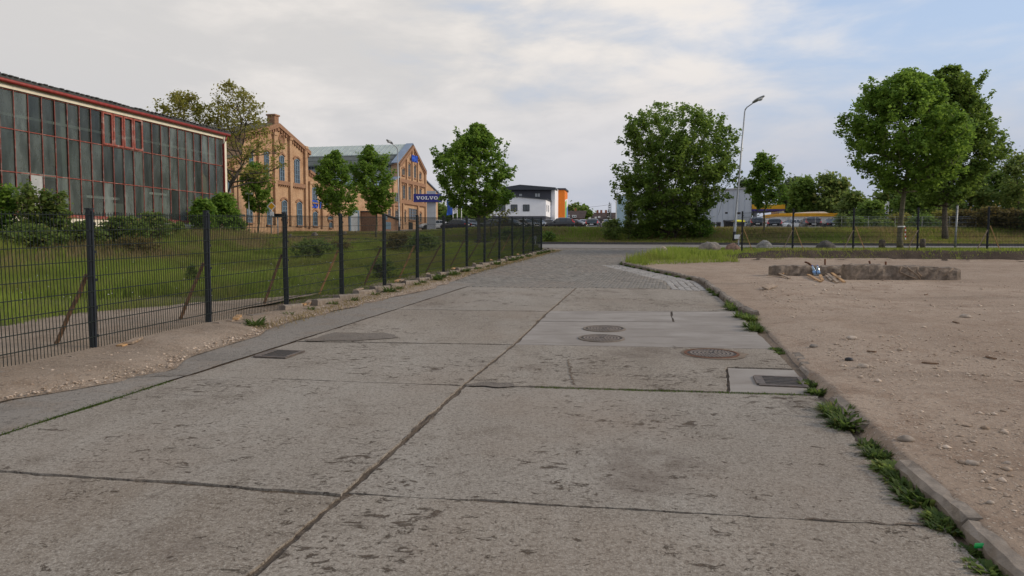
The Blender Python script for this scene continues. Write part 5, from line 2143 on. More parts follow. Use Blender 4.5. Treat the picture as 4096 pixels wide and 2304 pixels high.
for (f0, f1, g0, g1, mt) in ((.1, .95, .02, .85, 'white'), (.12, .55, .05, .78, 'mural_green'), (.5, .92, .12, .60, 'mural_blue'), (.2, .9, .03, .2, 'mural_blue')):
    mb = MB()
    k_ = {'white': .03, 'mural_green': .06, 'mural_blue': .09}[mt] + (.02 if g0 == .03 else 0)
    A, B = Vector((xo1, TY, 0)) + dv * f0 + nv * k_, Vector((xo1, TY, 0)) + dv * f1 + nv * k_
    z_a, z_b = zgO + (zo - zgO) * (.15 + .8 * g0), zgO + (zo - zgO) * (.15 + .8 * g1)
    mb.prism([A + UP * z_a, B + UP * z_a, B + UP * z_b, A + UP * (z_b - .8)], nv * .02)
    mb.build('banner', MT[mt], off)


def owin(x0, y0, x1, y1, Y, bars=2, frame='trim', pane='pane'):
    p, q = A4(x0, y1, Y), A4(x1, y0, Y)
    mb = MB()
    t_ = 0.12
    vbox(mb, p.x, q.x, Y - .06, Y, p.z, p.z + t_)
    vbox(mb, p.x, q.x, Y - .06, Y, q.z - t_, q.z)
    for k in range(bars + 1):
        c = p.x + (q.x - p.x) * k / bars
        vbox(mb, c - .06, c + .06, Y - .05, Y, p.z + t_, q.z - t_)
    o = mb.build('window', MT[frame], off)
    mb = MB()
    mb.quad((p.x, Y - .025, p.z), (q.x, Y - .025, p.z), (q.x, Y - .025, q.z), (p.x, Y - .025, q.z))
    mb.build('pane', MT[pane], o)


for x0 in (960, 1115, 1268, 1424):
    owin(x0, 702, x0 + 81, 790, OY)
owin(1370, 557, 1414, 611, UY, 1, 'trim', 'board')
owin(1575, 553, 1645, 608, UY, 2, 'trim', 'board')
owin(1290, 557, 1330, 611, UY, 1, 'trim', 'board')
sd_ = Vector((2.5, 13, 0)).normalized()
sn_ = Vector((sd_.y, -sd_.x, 0))
for (f_, y0, y1) in ((.12, 706, 793), (.33, 714, 801), (.68, 728, 813)):
    b = Vector((xr, OY, 0)) + Vector((2.5, 13, 0)) * f_
    z1_, z0b = at(2190, 600 + y0 / 3.22, OY + 13 * f_).z, at(2190, 600 + y1 / 3.22, OY + 13 * f_).z
    mb = MB()
    mb.box(b + UP * ((z1_ + z0b) / 2) + sn_ * .03, (0.9, .06, z1_ - z0b), sd_, -sn_)
    mb.build('window', MT['pane'], off)

# ---------------------------------------------------------------- distant houses
def house(name, label, u0, u1, v_ridge, v_eave, Y, wall, wins, chim, brickv=None):
    x0, x1 = at(u0, 880, Y).x, at(u1, 880, Y).x
    zr, ze = at(u0, v_ridge, Y).z, at(u0, v_eave, Y).z
    b = gv((x0 + x1) / 2, Y)
    t = thing(name, label, 'house', b)
    mb = MB()
    vbox(mb, x0, x1, Y, Y + 9, b.z - 1, ze)
    mb.build('wall', MT[wall], t)
    mb = MB()
    mb.prism([Vector((x0 - .4, Y - .6, ze - .2)), Vector((x0 + .8, Y + 4.5, zr)), Vector((x0 - .4, Y + 9.6, ze - .2))], (x1 - x0 + .8, 0, 0))
    r = mb.build('roof', MT['houseroof'], t)
    for u in chim:
        mb = MB()
        c = at(u, v_ridge, Y + 4.5)
        mb.box((c.x, Y + 4.5, zr + .2), (.6, .6, 1.2))
        mb.build('chimney', MT['housebrick'], r)
    for (ua, va, ub, vb) in wins:
        p, q = at(ua, vb, Y - .7), at(ub, va, Y - .7)
        mb = MB()
        vbox(mb, p.x, q.x, Y - .75, Y + 2.0, p.z, q.z)
        o = mb.build('window', MT['white'], t)
        mb = MB()
        k = (q.x - p.x)
        for g_ in (0.12, 0.56):
            vbox(mb, p.x + k * g_, p.x + k * (g_ + .32), Y - .79, Y - .76, p.z + .2, q.z - .2)
        mb.build('pane', MT['pane'], o)
    return t


Z7 = lambda x, y: (2000 + x / 4.293, 720 + y / 4.293)
house('brick_house', 'small red brick house with dark roof beside the orange tower', 2255, 2333, 840, 872, 240, 'housebrick',
      [(*Z7(1160, 600), *Z7(1200, 645)), (*Z7(1242, 602), *Z7(1310, 645)), (*Z7(1250, 690), *Z7(1310, 716))], [2302])
house('terraced_house', 'long dark roofed house with three chimneys behind the parked cars', 2372, 2500, 848, 886, 225, 'housebrick',
      [(*Z7(1535, 640), *Z7(1560, 665)), (*Z7(1640, 630), *Z7(1660, 655)), (*Z7(1700, 620), *Z7(1722, 650)), (*Z7(1865, 605), *Z7(1898, 645))], [2390, 2405, 2424])
# garden wall below the houses
w0, w1 = at(2270, 890, 205), at(2385, 890, 205)
gw = thing('garden_wall', 'pale weathered wall in front of the red brick house', 'wall', gv((w0.x + w1.x) / 2, 205))
mb = MB()
vbox(mb, w0.x, w1.x, 205, 205.3, zf(0, 205) - .5, at(2300, 888, 205).z)
mb.build('wall', MT['cream'], gw)
for k in range(7):
    mb = MB()
    c = w0.x + (w1.x - w0.x) * k / 6
    vbox(mb, c - .25, c + .25, 204.9, 205.4, zf(0, 205) - .5, at(2300, 886, 205).z + .1)
    mb.build('pier', MT['housebrick'], gw)
# overhead cable with its pole
cp = gv(at(2443, 900, 150).x, 150)
pt = thing('utility_pole', 'thin grey pole among the parked cars by the dark roofed house', 'pole', cp)
mb = MB(True)
mb.tube([cp, Vector((cp.x, 150, at(2443, 812, 150).z))], [.10, .07], 8)
mb.build('pole', MT['galv'], pt)
mb = MB()
pts = [at(2272 + (2443 - 2272) * k / 14, 833 - 15 * k / 14 + 3 * math.sin(math.pi * k / 14), 195 - 45 * k / 14) for k in range(15)]
mb.tube(pts, 0.025, 4, False)
mb.build('cable', MT['trim'], pt)

# ---------------------------------------------------------------- grey hall, canopy, wash-box wall
gh = thing('grey_hall', 'plain pale grey sheet metal hall behind the big bushy tree', 'building', gv(at(2990, 900, 122).x, 122))
pA, pB = at(2466, 785, 142), at(3007, 754, 122)
mb = MB()
mb.prism([Vector((pA.x, pA.y, 3.5)), Vector((pB.x, pB.y, 3.5)), Vector((pB.x, pB.y, pB.z)), Vector((pA.x, pA.y, pB.z))], (6, 22, 0))
mb.build('wall', MT['grey_panel'], gh)
dg = (Vector((pB.x, pB.y, 0)) - Vector((pA.x, pA.y, 0)))
Lg = dg.length
dg.normalize()
ng = Vector((dg.y, -dg.x, 0))
mb = MB()
k = 0.5
while k < Lg:
    c = Vector((pA.x, pA.y, 0)) + dg * k
    mb.box(c + UP * (3.5 + pB.z) / 2 + ng * .03, (0.05, .06, pB.z - 3.5), dg, -ng)
    k += 1.0
mb.build('panel_joint', MT['grey_panel'], gh)
mb = MB()
mb.box((pA + pB) / 2 * 1.0 * 0 + Vector(((pA.x + pB.x) / 2, (pA.y + pB.y) / 2, pB.z + .1)) + ng * .06, (Lg + .2, .3, .22), dg, -ng)
mb.build('coping', MT['galv'], gh)
mb = MB()
mb.box(at(2955, 853, 122.6) + ng * .2, (0.7, .35, .35), dg, -ng)
mb.box(at(2908, 852, 123.5) + ng * .2, (0.3, .3, .3), dg, -ng)
mb.build('wall_light', MT['trim'], gh)
# light blue glazed corner
mb = MB()
c = at(2485, 845, 140.5)
mb.box((c.x, 140.5, (3.6 + at(2485, 790, 140.5).z) / 2), (1.9, 1.5, at(2485, 790, 140.5).z - 3.6))
mb.build('glazed_corner', simple('pale_blue_glass', (0.42, 0.55, 0.60), 0.2, 0.1, 1), gh)
cn = thing('canopy', 'flat filling station canopy with yellow and violet fascia', 'canopy', gv(at(3080, 900, 125).x, 125))
c0, c1 = at(3008, 818, 125), at(3141, 818, 125)
zc = at(3070, 836, 125).z
mb = MB()
vbox(mb, c0.x, c1.x, 125, 135, zc, c0.z)
mb.build('fascia', MT['yellow'], cn)
mb = MB()
vbox(mb, c0.x + .05, c1.x - .02, 125.06, 134.9, at(3070, 842, 125).z, zc - .002)
mb.build('violet_band', MT['violet'], cn)
for u in (3118, 3020):
    mb = MB()
    c = at(u, 860, 129)
    vbox(mb, c.x - .25, c.x + .25, 128.7, 129.3, 3.3, zc - .2)
    mb.build('column', MT['white'], cn)
mb = MB()
c = at(3105, 860, 118)
vbox(mb, at(3108, 860, 130).x, at(3136, 860, 130).x, 130, 133, 3.3, at(3110, 843, 130).z)
mb.build('kiosk', MT['cream'], cn)
ww = thing('wash_building', 'low white corrugated building with orange yellow top band', 'building', gv(at(3230, 900, 106).x, 106))
c0, c1 = at(3120, 853, 106), at(3345, 853, 106)
mb = MB()
vbox(mb, c0.x, c1.x, 106, 113, 3.0, at(3200, 866, 106).z)
k = c0.x + .15
while k < c1.x:
    vbox(mb, k, k + .12, 105.93, 106, 3.0, at(3200, 866, 106).z)
    k += .34
mb.build('wall', MT['officewhite'], ww)
mb = MB()
vbox(mb, c0.x - .1, c1.x + .1, 105.8, 113, at(3200, 866, 106).z + .01, c0.z)
mb.build('fascia', MT['yellow'], ww)
mb = MB()
p, q = at(3150, 853, 108), at(3318, 849, 108)
mb.prism([Vector((p.x, 108, p.z)), Vector((q.x, 108, p.z)), Vector((q.x - .8, 108, q.z + .1)), Vector((p.x + 3, 108, p.z + .2))], (0, 3, 0))
mb.build('roof', MT['white'], ww)


# ---------------------------------------------------------------- cars
def paint(name, col, metal=0.3):
    m = Mat(name)
    c = m.mix(m.ramp(m.noise(2.5, 4, 0.6), 0.35, 0.75, 0, .35), col, tuple(min(1, x * 1.25 + .01) for x in col))
    m.set('Base Color', c).set('Roughness', 0.22).set('Metallic', metal).set('Coat Weight', 0.6).set('Coat Roughness', 0.08)
    return m.m


PT = {'black': paint('paint_black', (0.010, 0.010, 0.012)), 'navy': paint('paint_navy', (0.012, 0.018, 0.045)), 'silver': paint('paint_silver', (0.40, 0.42, 0.44), .6),
      'white': paint('paint_white', (0.72, 0.73, 0.73), 0), 'grey': paint('paint_grey', (0.13, 0.135, 0.135), .5), 'green': paint('paint_green', (0.022, 0.034, 0.034)),
      'paleblue': paint('paint_pale_blue', (0.22, 0.26, 0.31), .5), 'brown': paint('paint_brown', (0.035, 0.028, 0.025)), 'charcoal': paint('paint_charcoal', (0.028, 0.030, 0.034), .4)}
# stations: x, z bottom, z belt, half width, z roof, half width of roof
ST = {
    'suv': [(-2.33, .50, .92, .74, .96, .70), (-2.27, .36, 1.02, .88, 1.08, .80), (-2.14, .29, 1.10, .92, 1.38, .74), (-1.86, .27, 1.10, .935, 1.62, .66), (-1.0, .26, 1.06, .94, 1.69, .66),
            (0, .26, 1.03, .94, 1.68, .66), (.50, .26, 1.01, .94, 1.60, .66), (1.22, .26, 1.0, .93, 1.05, .80), (1.85, .27, .95, .915, 1.0, .76), (2.18, .30, .84, .87, .89, .70), (2.33, .42, .68, .72, .72, .60)],
    'wagon': [(-2.38, .46, .82, .74, .86, .70), (-2.32, .33, .92, .87, .97, .78), (-2.16, .26, .98, .90, 1.22, .72), (-1.85, .24, .98, .915, 1.44, .64), (-1.0, .23, .95, .92, 1.51, .64),
              (0, .23, .93, .92, 1.50, .64), (.45, .23, .92, .92, 1.43, .64), (1.2, .23, .92, .91, .96, .80), (1.85, .24, .87, .90, .92, .76), (2.22, .27, .76, .86, .81, .70), (2.38, .38, .62, .70, .66, .60)],
    'sedan': [(-2.38, .46, .86, .74, .90, .70), (-2.32, .33, .95, .87, .99, .80), (-1.95, .26, .98, .90, 1.03, .80), (-1.15, .24, .96, .91, 1.40, .62), (-.6, .23, .94, .915, 1.46, .62),
              (0, .23, .92, .915, 1.46, .62), (.40, .23, .91, .915, 1.40, .62), (1.15, .23, .91, .91, .95, .80), (1.85, .24, .86, .90, .90, .76), (2.22, .27, .75, .86, .79, .70), (2.38, .38, .60, .70, .64, .60)],
    'hatch': [(-2.12, .46, .86, .72, .90, .68), (-2.06, .33, .96, .84, 1.01, .76), (-1.86, .26, 1.0, .87, 1.20, .70), (-1.45, .24, .99, .885, 1.42, .62), (-.7, .23, .95, .89, 1.48, .62),
              (0, .23, .93, .89, 1.47, .62), (.45, .23, .92, .89, 1.38, .62), (1.15, .23, .91, .885, .95, .78), (1.65, .24, .86, .87, .90, .74), (1.98, .27, .74, .83, .79, .68), (2.12, .38, .60, .68, .64, .58)]}
CARS = {}


def car_proto(kind):
    st = ST[kind]
    n = len(st)
    pts = []
    for (x, zb, zt, w, zr, wr) in st:
        half = [(w * .84, zb), (w, zb + .13), (w * 1.012, (zb + zt) * .52), (w * .975, zt), (wr + (w - wr) * .18, zr - (zr - zt) * .12), (wr * .72, zr), (0, zr + .018)]
        pts.append([Vector((x, y, z)) for y, z in half] + [Vector((x, -y, z)) for y, z in half[::-1][1:]])
    m = len(pts[0])
    body = MB(True)
    V = [p for r in pts for p in r]
    Fs = []
    for i in range(n - 1):
        for k in range(m - 1):
            Fs.append((i * m + k, i * m + k + 1, (i + 1) * m + k + 1, (i + 1) * m + k))
    Fs += [tuple(range(m)), tuple(range((n - 1) * m, n * m))[::-1]]
    Fs += [tuple(i * m + k for i in (range(n))) for k in ()]
    body.add(V, Fs)

    def glass(quads, inset=.07, lift=.012):
        g = MB(True)
        for qd in quads:
            c = sum(qd, Vector()) / 4
            nr = (qd[2] - qd[0]).cross(qd[3] - qd[1]).normalized()
            if nr.dot(c - Vector((c.x * .6, 0, .7))) < 0:
                nr = -nr
            g.add([c + (p - c) * (1 - inset) + nr * lift for p in qd], [(0, 1, 2, 3)])
        return g
    side = []
    for i in range(2 if kind in ('suv', 'wagon') else 3, 7):
        for k in (3, m - 5):
            qd = [pts[i][k], pts[i + 1][k], pts[i + 1][k + 1], pts[i][k + 1]]
            side.append(qd)
    ws = []
    for k in (4, 5, 6, 7):
        ws.append([pts[6][k], pts[7][k], pts[7][k + 1], pts[6][k + 1]])
    rw = []
    for k in (4, 5, 6, 7):
        i0, i1 = (1, 3) if kind in ('suv', 'wagon', 'hatch') else (2, 3)
        a, b, c, d = pts[i0][k], pts[i1][k], pts[i1][k + 1], pts[i0][k + 1]
        rw.append([a.lerp(b, .22), b, c, d.lerp(c, .22)])
    if kind != 'sedan':
        rw2 = []
        for k in (4, 5, 6, 7):
            a, b, c, d = pts[2][k], pts[3][k], pts[3][k + 1], pts[2][k + 1]
            rw2.append([a.lerp(b, -.1), b, c, d.lerp(c, -.1)])
        rw = rw2
    L2 = -st[0][0]
    parts = {'body': body, 'side_window': glass([q for q in side if q[0].y > 0], .10), 'side_window_': glass([q for q in side if q[0].y < 0], .10), 'windscreen': glass(ws, .05), 'rear_window': glass(rw, .05)}
    wr_, wx = (.36, L2 * .60) if kind == 'suv' else (.325, L2 * .58)
    wheels = []
    W2 = st[5][3]
    for sx_ in (-1, 1):
        for sy_ in (-1, 1):
            c = Vector((sx_ * wx + (.03 if sx_ > 0 else 0), sy_ * (W2 - .10), wr_))
            ty, rm = MB(True), MB()
            ty.lathe(c - Vector((0, sy_ * .12, 0)), [(wr_ * .62, 0), (wr_ * .96, .0), (wr_, .03), (wr_, .19), (wr_ * .94, .225), (wr_ * .66, .225)], 20, (0, sy_, 0))
            rm.lathe(c + Vector((0, sy_ * .05, 0)), [(wr_ * .66, 0), (wr_ * .66, .05), (wr_ * .58, .05), (wr_ * .55, .02), (.001, .02)], 20, (0, sy_, 0))
            for k in range(5):
                w = 2 * math.pi * k / 5
                d = Vector((math.cos(w), 0, math.sin(w)))
                rm.box(c + d * wr_ * .3 + Vector((0, sy_ * .085, 0)), (wr_ * .6, .03, .07), d, (0, 1, 0))
            ar = MB()
            ar.lathe(Vector((c.x, sy_ * (W2 * .93), wr_ + .02)), [(wr_ * 1.16, 0), (wr_ * 1.16, W2 * .075 + .012), (wr_ * .6, W2 * .075 + .010)], 20, (0, sy_, 0))
            wheels.append((ty, rm, ar))
    lights = []
    zt = st[1][2]
    for sy_ in (-1, 1):
        tl = MB()
        if kind in ('suv', 'wagon'):
            V_ = [(-L2 + .02, sy_ * st[1][3] * .98, zt - .06), (-L2 + .35, sy_ * st[3][3] * .985, zt + .02), (-1.80 if kind == 'suv' else -1.82, sy_ * (st[3][5] + .10), st[3][4] - .12), (-2.02, sy_ * (st[2][5] + .06), st[3][4] - .18), (-L2 + .06, sy_ * st[1][3] * .86, zt + .06), (-L2 - .01, sy_ * st[1][3] * .72, zt - .10)]
            cc_ = sum((Vector(p) for p in V_), Vector()) / 6
            V2 = [Vector(p) + (Vector((-.04, sy_ * .035, 0))) for p in V_]
            tl.prism([Vector(p) for p in V2], Vector((.06, -sy_ * .05, 0)))
        else:
            tl.box((-L2 + .06, sy_ * st[1][3] * .80, zt - .12), (.12, .34, .17))
        lights.append(('tail_light', tl, 'redlamp'))
        hl = MB()
        hl.box((L2 - .20, sy_ * st[-2][3] * .80, st[-2][2] - .06), (.34, .34, .14), Vector((1, 0, -.25)).normalized(), Vector((0, 1, 0)))
        lights.append(('headlight', hl, 'headlamp'))
    ex = []
    pl_ = MB()
    pl_.box((-L2 - .01, 0, zt - .22), (.03, .52, .12))
    ex.append(('rear_plate', pl_, 'plate'))
    pl_ = MB()
    pl_.box((L2 + .0, 0, .48), (.05, .52, .12))
    ex.append(('front_plate', pl_, 'plate'))
    gr = MB()
    gr.box((L2 - .05, 0, .64), (.12, .80, .18))
    ex.append(('grille', gr, 'trim'))
    bp = MB()
    bp.box((-L2 + .08, 0, .42), (.22, 1.60, .14))
    ex.append(('rear_bumper', bp, 'skid' if kind == 'suv' or kind == 'wagon' else 'trim'))
    sl = MB()
    sl.box((0, 0, .27), (L2 * 1.9, W2 * 1.93, .10))
    ex.append(('underbody', sl, 'trim'))
    for sy_ in (-1, 1):
        mr = MB()
        mr.box((.80, sy_ * (W2 + .10), st[6][2] + .07), (.14, .20, .13))
        ex.append(('wing_mirror', mr, 'trim'))
        if kind in ('suv', 'wagon'):
            rr_ = MB()
            rr_.tube([(-1.6, sy_ * .60, st[4][4] + .03), (.2, sy_ * .60, st[4][4] + .04)], .02, 5)
            ex.append(('roof_rail', rr_, 'skid'))
    return parts, wheels, lights, ex


MESHC = {}


def car(kind, colr, u, Y, head, label, dz=0.0):
    b = gv(at(u, 900, Y).x, Y, dz)
    t = thing('parked_car', label, 'car', b, 'cars parked on the dealer car park', math.radians(head))
    if kind not in CARS:
        pr = car_proto(kind)
        mk = lambda mb, nm, mt: (lambda me: (me.materials.append(MT[mt]) if mt else None, me)[1])(mb.mesh(nm))
        CARS[kind] = {'body': pr[0]['body'].mesh('body'), 'glass': [(nm, mk(pr[0][nm], nm, 'carglass')) for nm in ('side_window', 'side_window_', 'windscreen', 'rear_window')],
                      'wheels': [(mk(a, 'tyre', 'tyre'), mk(b_, 'rim', 'rim'), mk(c, 'wheel_arch', 'trim')) for a, b_, c in pr[1]],
                      'ex': [(nm, mk(mb, nm, mt)) for nm, mb, mt in pr[2] + pr[3]]}
    P = CARS[kind]
    key = (kind, colr)
    if key not in MESHC:
        me = P['body'].copy()
        me.materials.append(PT[colr])
        MESHC[key] = me
    ORG[t] = Vector((0, 0, 0))
    bo = link('body', MESHC[key], None, t)
    for nm, me in P['glass']:
        link(nm.rstrip('_'), me, None, bo)
    for ty, rm, ar in P['wheels']:
        w_ = link('wheel', ty, None, t)
        link('rim', rm, None, w_)
        link('wheel_arch', ar, None, t)
    for nm, me in P['ex']:
        link(nm, me, None, t)
    return t


car('sedan', 'white', 1738, 108, 195, 'white saloon car parked in front of the grey pylon sign')
car('hatch', 'navy', 1822, 104, 150, 'dark blue hatchback next to the white saloon')
car('suv', 'black', 1832, 122, 160, 'dark estate car half hidden behind the blue hatchback')
car('sedan', 'paleblue', 1887, 112, -82, 'pale blue car facing the street between the blue hatchback and the grey saloon')
car('sedan', 'grey', 1962, 122, 178, 'long grey saloon parked sideways behind the young maple trunk')
car('wagon', 'green', 2048, 116, -42, 'dark green estate car turned towards the street')
car('wagon', 'silver', 2108, 118, -50, 'silver estate car turned towards the street')
car('hatch', 'charcoal', 2152, 122, -55, 'charcoal hatchback between the silver estate and the black sideways off-roader')
car('sedan', 'navy', 2205, 134, -20, 'dark saloon mostly hidden behind the black sideways off-roader')
car('suv', 'black', 2238, 117, 180, 'black off-road car standing sideways at the top of the bank')
car('hatch', 'black', 2305, 132, -40, 'low dark car behind the tail of the black sideways off-roader')
car('hatch', 'silver', 2332, 136, -88, 'small silver car facing the street by the pale wall')
car('wagon', 'green', 2373, 106, 78, 'dark green hatchback seen from behind beside the black saloon')
car('sedan', 'black', 2431, 112, 88, 'black saloon seen from behind near the thin grey pole')
car('suv', 'charcoal', 3021, 99, 80, 'charcoal off-road car seen from behind by the yellow lidded container')
car('wagon', 'black', 3097, 96, 72, 'black estate car seen from behind beside the low white building')
car('sedan', 'white', 3170, 103, 200, 'white car almost hidden behind the bank in front of the low white building')
car('suv', 'brown', 3239, 92, 80, 'dark brown off-road car seen from behind before the low white building')
car('sedan', 'charcoal', 3314, 92, 84, 'charcoal saloon seen from behind at the end of the low white building')


# ---------------------------------------------------------------- waste containers
def container(u, Y, w, d, h, lid, label, small=False):
    b = gv(at(u, 900, Y).x, Y)
    t = thing('waste_container' if not small else 'wheelie_bin', label, 'container' if not small else 'bin', b)
    mb = MB()
    P0 = [Vector((b.x + sx_ * w * .43, b.y + sy_ * d * .42, b.z + .16)) for sx_, sy_ in ((-1, -1), (1, -1), (1, 1), (-1, 1))]
    P1 = [Vector((b.x + sx_ * w * .5, b.y + sy_ * d * .5, b.z + h * .84)) for sx_, sy_ in ((-1, -1), (1, -1), (1, 1), (-1, 1))]
    mb.add(P0 + P1, [(3, 2, 1, 0), (4, 5, 6, 7), (0, 1, 5, 4), (1, 2, 6, 5), (2, 3, 7, 6), (3, 0, 4, 7)])
    if not small:
        for k in range(4):
            mb.box((b.x, b.y - d * .49, b.z + .3 + k * .18), (w * .96, .05, .04))
    mb.build('body', MT['binblack'], t)
    mb = MB(True)
    n = 6
    V = []
    for sx_ in (-1, 1):
        for k in range(n + 1):
            f_ = k / n
            V.append(Vector((b.x + sx_ * w * .53, b.y - d * .54 + d * 1.08 * f_, b.z + h * .845 + h * .15 * math.sin(math.pi * f_))))
    mb.add(V, [(k, k + 1, n + 2 + k, n + 1 + k) for k in range(n)] + [tuple(range(n + 1)), tuple(range(n + 1, 2 * n + 2))[::-1]])
    mb.box((b.x, b.y - d * .54, b.z + h * .80), (w * 1.05, .04, h * .12))
    mb.build('lid', lid, t)
    for sx_ in (-1, 1):
        for sy_ in (-1, 1):
            mb = MB()
            mb.lathe((b.x + sx_ * w * .38 - .03, b.y + sy_ * d * .36, b.z + .09), [(.09, 0), (.09, .06)], 10, (1, 0, 0))
            mb.build('wheel', MT['tyre'], t)


container(2914, 116, 1.35, 1.0, 1.4, MT['binblack'], 'dark waste container with dark lid against the pale grey hall')
container(2957, 114, 1.40, 1.0, 1.4, MT['lidyellow'], 'dark waste container with bright yellow lid against the pale grey hall')
container(2874, 117, .58, .6, 1.1, MT['binblack'], 'narrow dark wheelie bin left of the waste containers', True)
container(2850, 117, .75, .6, 1.05, MT['binblack'], 'wide dark wheelie bin half hidden by the big bushy tree', True)

# low mesh fence along the car park edge
lf = thing('car_park_fence', 'thin grey wire fence along the top of the bank before the parked cars', 'fence', gv(15, 63))
for k in range(14):
    x = 18.2 + k * 2.0
    y = float(yfar(x)) + 8.4
    b = gv(x, y)
    mb = MB()
    mb.tube([b, b + UP * 1.15], .022, 6)
    mb.build('post', MT['galv'], lf)
    if k < 13:
        x2 = x + 2
        b2 = gv(x2, float(yfar(x2)) + 8.4)
        mb = MB()
        for hh in (0.1, .4, .7, 1.0, 1.14):
            mb.tube([b + UP * hh, b2 + UP * hh], .008, 4, False)
        for j in range(1, 20):
            p = b.lerp(b2, j / 20)
            mb.tube([p + UP * .05, p + UP * 1.14], .004, 3, False)
        mb.build('wire_panel', MT['galv'], lf)


# ---------------------------------------------------------------- road signs
def sign_post(label, u, vb, vt, Y, boards):
    b = gv(at(u, vb, Y).x, Y)
    t = thing('road_sign', label, 'sign', b)
    mb = MB(True)
    mb.tube([b - UP * .2, Vector((b.x, Y, at(u, vt, Y).z))], .035, 8)
    mb.build('post', MT['galv'], t)
    for (kind, uc, vc, w, h) in boards:
        c = at(uc, vc, Y - .06)
        if kind == 'diamond':
            for s_, mt, o_ in ((.52, 'white', 0), (.40, 'yellow', .012)):
                mb = MB()
                mb.prism([c + Vector((dx * s_ * w, -o_, dz_ * s_ * w)) for dx, dz_ in ((0, -1), (1, 0), (0, 1), (-1, 0))], (0, -.012, 0))
                mb.build('board', MT[mt], t)
        else:
            mb = MB()
            mb.box(c, (w, .03, h))
            mb.build('board', MT[kind], t)
    return t


sign_post('priority road sign, yellow and white diamond above a white plate', 1086, 940, 812, 62, [('diamond', 1086, 825, .72, 0), ('white', 1088, 857, .30, .42)])
sign_post('grey pole with a small white street name board before the brick hall', 998, 945, 772, 63, [('white', 997, 774, .60, .14)])
sign_post('dark advertising board on a post before the brick hall', 1112, 945, 855, 64, [('trim', 1112, 862, 1.15, .32), ('winblue', 1106, 862, .5, .16)])
sign_post('small grey notice board low before the brick hall', 963, 945, 858, 64, [('galv', 963, 862, .75, .18)])
sign_post('small white notice plate on a low post beside the short wire fence', 2954, 985, 937, 40, [('white', 2949, 947, .30, .22)])
sign_post('low post with a small pale box beside the end of the long wire fence', 2141, 985, 944, 45.5, [('galv', 2142, 951, .16, .20)])
b = gv(at(3820, 990, 40).x, 40)
t = thing('white_pole', 'plain pale metal pole on the grass strip between the two big maples', 'pole', b)
mb = MB(True)
mb.tube([b - UP * .2, Vector((b.x + .05, 40, at(3824, 822, 40).z))], [.055, .05], 10)
mb.build('pole', MT['galv'], t)
mb = MB(True)
mb.lathe(Vector((b.x + .05, 40, at(3824, 822, 40).z)), [(.06, 0), (.06, .03), (.01, .05)], 10)
mb.build('cap', MT['trim'], t)
b = gv(at(3543, 880, 92).x, 92)
t = thing('banner_sign', 'tall white advertising banner with dark lettering among the trees', 'sign', b)
zt_, zb_ = at(3545, 806, 92).z, at(3543, 877, 92).z
mb = MB(True)
mb.tube([b, Vector((b.x + .35, 92, zt_))], .03, 6)
mb.build('pole', MT['galv'], t)
mb = MB()
mb.prism([Vector((b.x - .25, 92, zb_)), Vector((b.x + .32, 92, zb_)), Vector((b.x + .32, 92, zt_)), Vector((b.x + .02, 92, zt_)), Vector((b.x - .18, 92, zt_ - .5))], (0, .02, 0))
fo = mb.build('banner', MT['white'], t)
mb = MB()
for k in range(6):
    vbox(mb, b.x - .02, b.x + .16, 91.97, 91.985, zb_ + .25 + k * .26, zb_ + .40 + k * .26)
mb.build('lettering', MT['trim'], fo)
# ---------------------------------------------------------------- trees
def leaf_mesh(name, C, size, spread, n, seed, droop=0.25, outward=None):
    r = np.random.default_rng(seed)
    idx = r.integers(0, len(C), n)
    P = C[idx] + r.normal(0, 1, (n, 3)) * spread * np.array([1, 1, 0.75])
    d = r.normal(0, 1, (n, 3))
    d[:, 2] = d[:, 2] * 0.5 - droop
    if outward is not None:
        d += outward[idx] * 0.8
    d /= np.linalg.norm(d, axis=1)[:, None]
    up = r.normal(0, 0.55, (n, 3)) + np.array([0, 0, 1.0])
    s_ = np.cross(d, up)
    s_ /= np.linalg.norm(s_, axis=1)[:, None] + 1e-9
    nn = np.cross(s_, d)
    L = size * r.uniform(0.6, 1.35, n)[:, None]
    w = L * 0.46
    base = P - d * L * .5
    tip = P + d * L * .5 - nn * L * .10
    l_ = P + s_ * w + nn * L * .10 - d * L * .08
    r_ = P - s_ * w + nn * L * .10 - d * L * .08
    V = np.stack([base, r_, tip, l_], 1).reshape(-1, 3)
    i = np.arange(n)[:, None] * 4
    Fs = np.concatenate([i + np.array([[0, 1, 2]]), i + np.array([[0, 2, 3]])], 0)
    return np_mesh(name, V, Fs)


